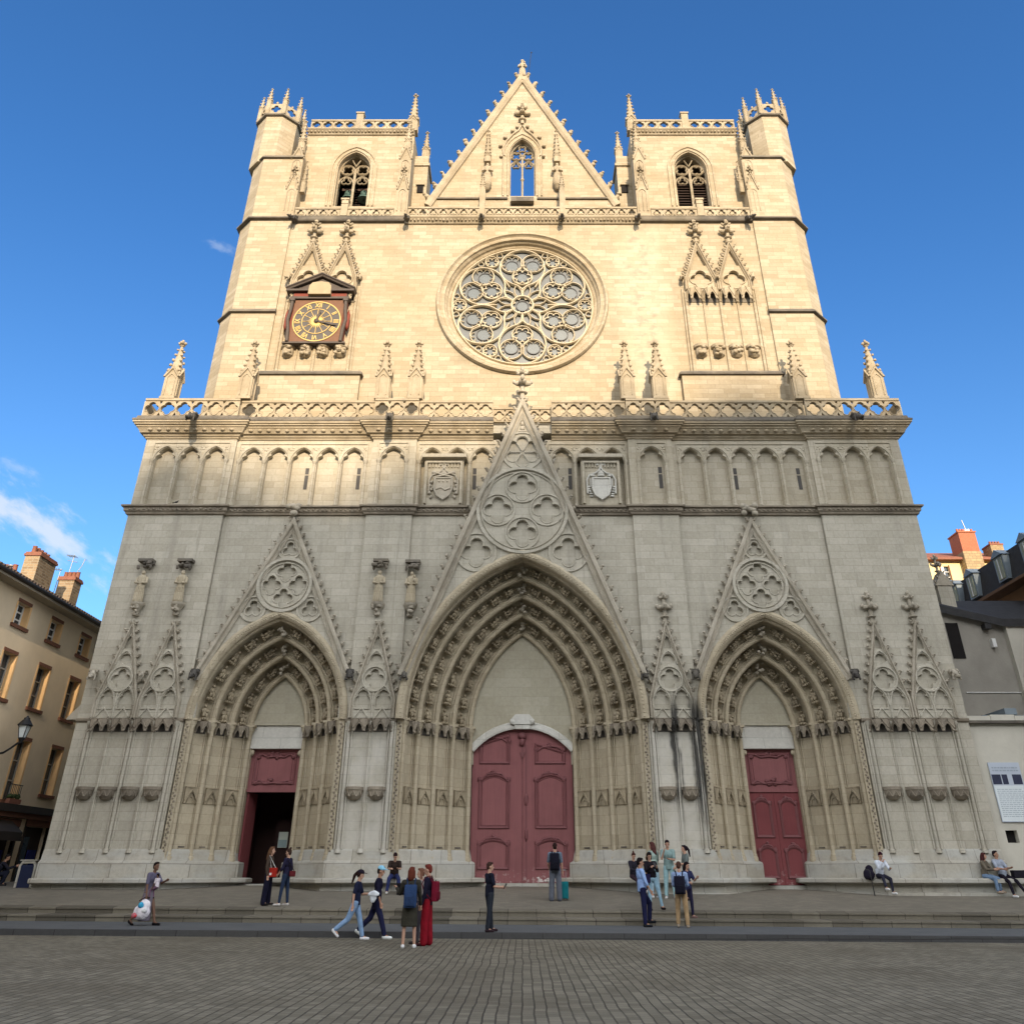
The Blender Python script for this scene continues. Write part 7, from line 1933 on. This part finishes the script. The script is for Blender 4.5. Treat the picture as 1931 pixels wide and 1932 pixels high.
# the group right of the main door
person('young woman with a topknot sitting on the bench beside the group', 4.12, -1.0, TO + 30, 1.62, dict(lean=4, aL=(30, 8, 50, 20), aR=(30, 8, 50, 20), lL=(72, 6, 40), lR=(70, 6, 44), head=(22, -10)), ((40, 38, 48), 'long'), ((54, 42, 50), 'slim'), (230, 230, 232), ('bun', (70, 38, 34)), 0, seat=1.39)
a = person('man in light blue shirt and navy trousers with one foot on the step', 3.72, -6.55, RT + 12, 1.86, dict(lean=-3, aL=(8, 6, 14, 0), aR=(14, 8, 16, 0), lL=(36, 4, 40), lR=(0, 3, 0), head=(4, -6)), ((146, 174, 226), 'rolled', -.08), ((30, 32, 62), 'straight'), (32, 34, 38), ('short', (26, 20, 22)), 1)
a = person('woman in black top and pale jeans leaning back over her phone', 4.32, -4.55, TO + 12, 1.70, dict(lean=-4, side=4, aL=(34, 4, 80, 26), aR=(34, 4, 84, 30), lL=(12, 14, 2), lR=(0, 2, 2), head=(30, 0)), ((26, 22, 28), 'long', .02), ((136, 168, 186), 'slim'), (36, 28, 30), ('bob', (24, 18, 20)), 0)
phone((a['handL'] + a['handR']) / 2 + Vector((0, -.05, .05)), 10, 'dark phone in both hands of the woman in pale jeans')
bag((a['P'] + Vector((-.2, -.12, .12))), 'small navy shoulder bag on the hip of the woman in pale jeans', [(34, 30, 62), (28, 26, 40)], .26, .12, .26, 0, [a['shR'] + Vector((0, -.02, .07))])
person('woman with straight brown hair in a pale green top behind the group', 4.78, -1.9, AW + 35, 1.78, dict(head=(0, 20)), ((150, 168, 160), 'short'), ((150, 176, 190), 'slim'), (190, 190, 190), ('long', (76, 46, 44)), 0)
person('tall young man in sage green tee with a hand at his chin', 5.30, -2.0, TO - 8, 1.86, dict(lean=2, aR=(38, 6, 112, 22), aL=(26, 2, 70, 55), lL=(4, 5, 2), lR=(-3, 5, 2), head=(18, 4)), ((128, 152, 150), 'short', -.1), ((150, 184, 190), 'straight'), (220, 222, 224), ('short', (34, 22, 26)), 0)
person('woman with long black ponytail talking to the young man in green', 5.86, -2.3, LF + 10, 1.72, dict(lean=-2, aR=(10, 8, 60, 10), aL=(20, 8, 70, 10), head=(0, 0)), ((104, 112, 110), 'short'), ((44, 42, 62), 'straight'), (60, 50, 50), ('pony', (28, 18, 28)), 0)
person('young woman with dark bob and dark leggings standing on the steps', 5.42, -4.9, TO + 30, 1.60, dict(lean=3, aL=(30, 5, 80, 20), aR=(20, 6, 60, 10), head=(16, 12)), ((40, 44, 74), 'short'), ((36, 34, 58), 'slim'), (120, 96, 92), ('bob', (26, 18, 22)), 0)
a = person('man in blue shirt and sand coloured trousers seen from behind', 4.88, -6.8, AW - 12, 1.76, dict(lean=1, aL=(14, 6, 60, 20), aR=(14, 8, 66, 20), lL=(14, 5, 16), lR=(-2, 4, 2), head=(10, -6)), ((140, 160, 196), 'long', -.08), ((164, 138, 104), 'straight'), (150, 138, 124), ('short', (74, 52, 44)), 0)
backpack(a, 'black backpack slung on the man in sand coloured trousers', (26, 26, 40), .32, .18, .48, -.08)
# right-hand bench
a = person('young man in a white shirt sitting cross-legged on the bench, chin on hand', 13.38, -.68, TO + 14, 1.74, dict(lean=20, aR=(40, 6, 110, 26), aL=(34, 8, 60, 36), lL=(76, 4, 78), lR=(88, 14, 60), head=(30, -6)), ((206, 212, 232), 'long'), ((44, 44, 58), 'slim'), (238, 240, 240), ('short', (48, 18, 30)), 0, seat=1.39)
bx_ = bag((13.0, -.60, 1.38 + .46), 'black backpack standing on the bench beside the young man in white', [(34, 30, 44)], .40, .34, .50, 20, None, 'backpack', 'backpack')
mb = MB(); mb.path_tube([(12.93, -1.0, ground_z(12.8, -1.3)), (12.92, -.99, 1.2), (12.90, -.99, 1.62), (12.85, -1.0, 1.68), (12.78, -1.0, 1.66)], .018, 6)
o = mb.build('walking_cane', M['iron']); tag(o, 'thin black cane leaning on the bench beside the young man in white', 'cane')
a = person('woman in olive jacket and jeans sitting on the right-hand bench', 17.32, -.66, TO + 40, 1.64, dict(lean=8, aL=(30, 6, 60, 20), aR=(30, 6, 60, 20), lL=(78, 4, 80), lR=(76, 6, 74), head=(0, 28)), ((104, 96, 84), 'long'), ((104, 126, 152), 'straight'), (150, 136, 120), ('long', (70, 38, 38)), 0, seat=1.39)
a = person('man in grey tee and black trousers lounging on the right-hand bench', 17.98, -.66, TO + 18, 1.80, dict(lean=-14, aL=(34, 8, 60, 24), aR=(34, 10, 50, 20), lL=(66, 12, 34), lR=(62, 10, 44), head=(-4, 20)), ((150, 158, 172), 'short'), ((30, 26, 36), 'slim'), (226, 226, 228), ('short', (38, 30, 34)), 1, seat=1.39)
bag((18.62, -.68, 1.37 + .28), 'flat black bag lying on the bench at the far right', [(34, 32, 40)], .62, .24, .26, 8)
# far left
person('person in dark clothes crouching by the shop front at the left edge', -20.4, .6, RT + 30, 1.7, dict(lean=24, aL=(50, 6, 60, 10), aR=(50, 6, 60, 10), lL=(112, 10, 128), lR=(108, 10, 126), head=(10, 0)), ((34, 34, 44), 'long'), ((30, 32, 46), 'straight'), (40, 40, 44), ('short', (24, 20, 20)), 1)
# framed notice on the inner door
nb = thing('notice', 'small framed pale notice on the dark inner door of the left portal', 'notice', (-10.4, 4.38, 2.5))
mb = MB(); mb.box(-10.62, -10.14, 4.36, 4.395, 2.45, 3.15); mb.build('notice_frame', M['vest'], nb)
mb = MB(); mb.box(-10.58, -10.18, 4.352, 4.359, 2.5, 3.1, 0); mb.box(-10.56, -10.2, 4.348, 4.351, 2.52, 2.8, 1); mb.build('notice_sheet', [plain('notice_paper', (.62, .66, .58), .6, .05), plain('notice_print', (.32, .42, .42), .6, .1)], nb)
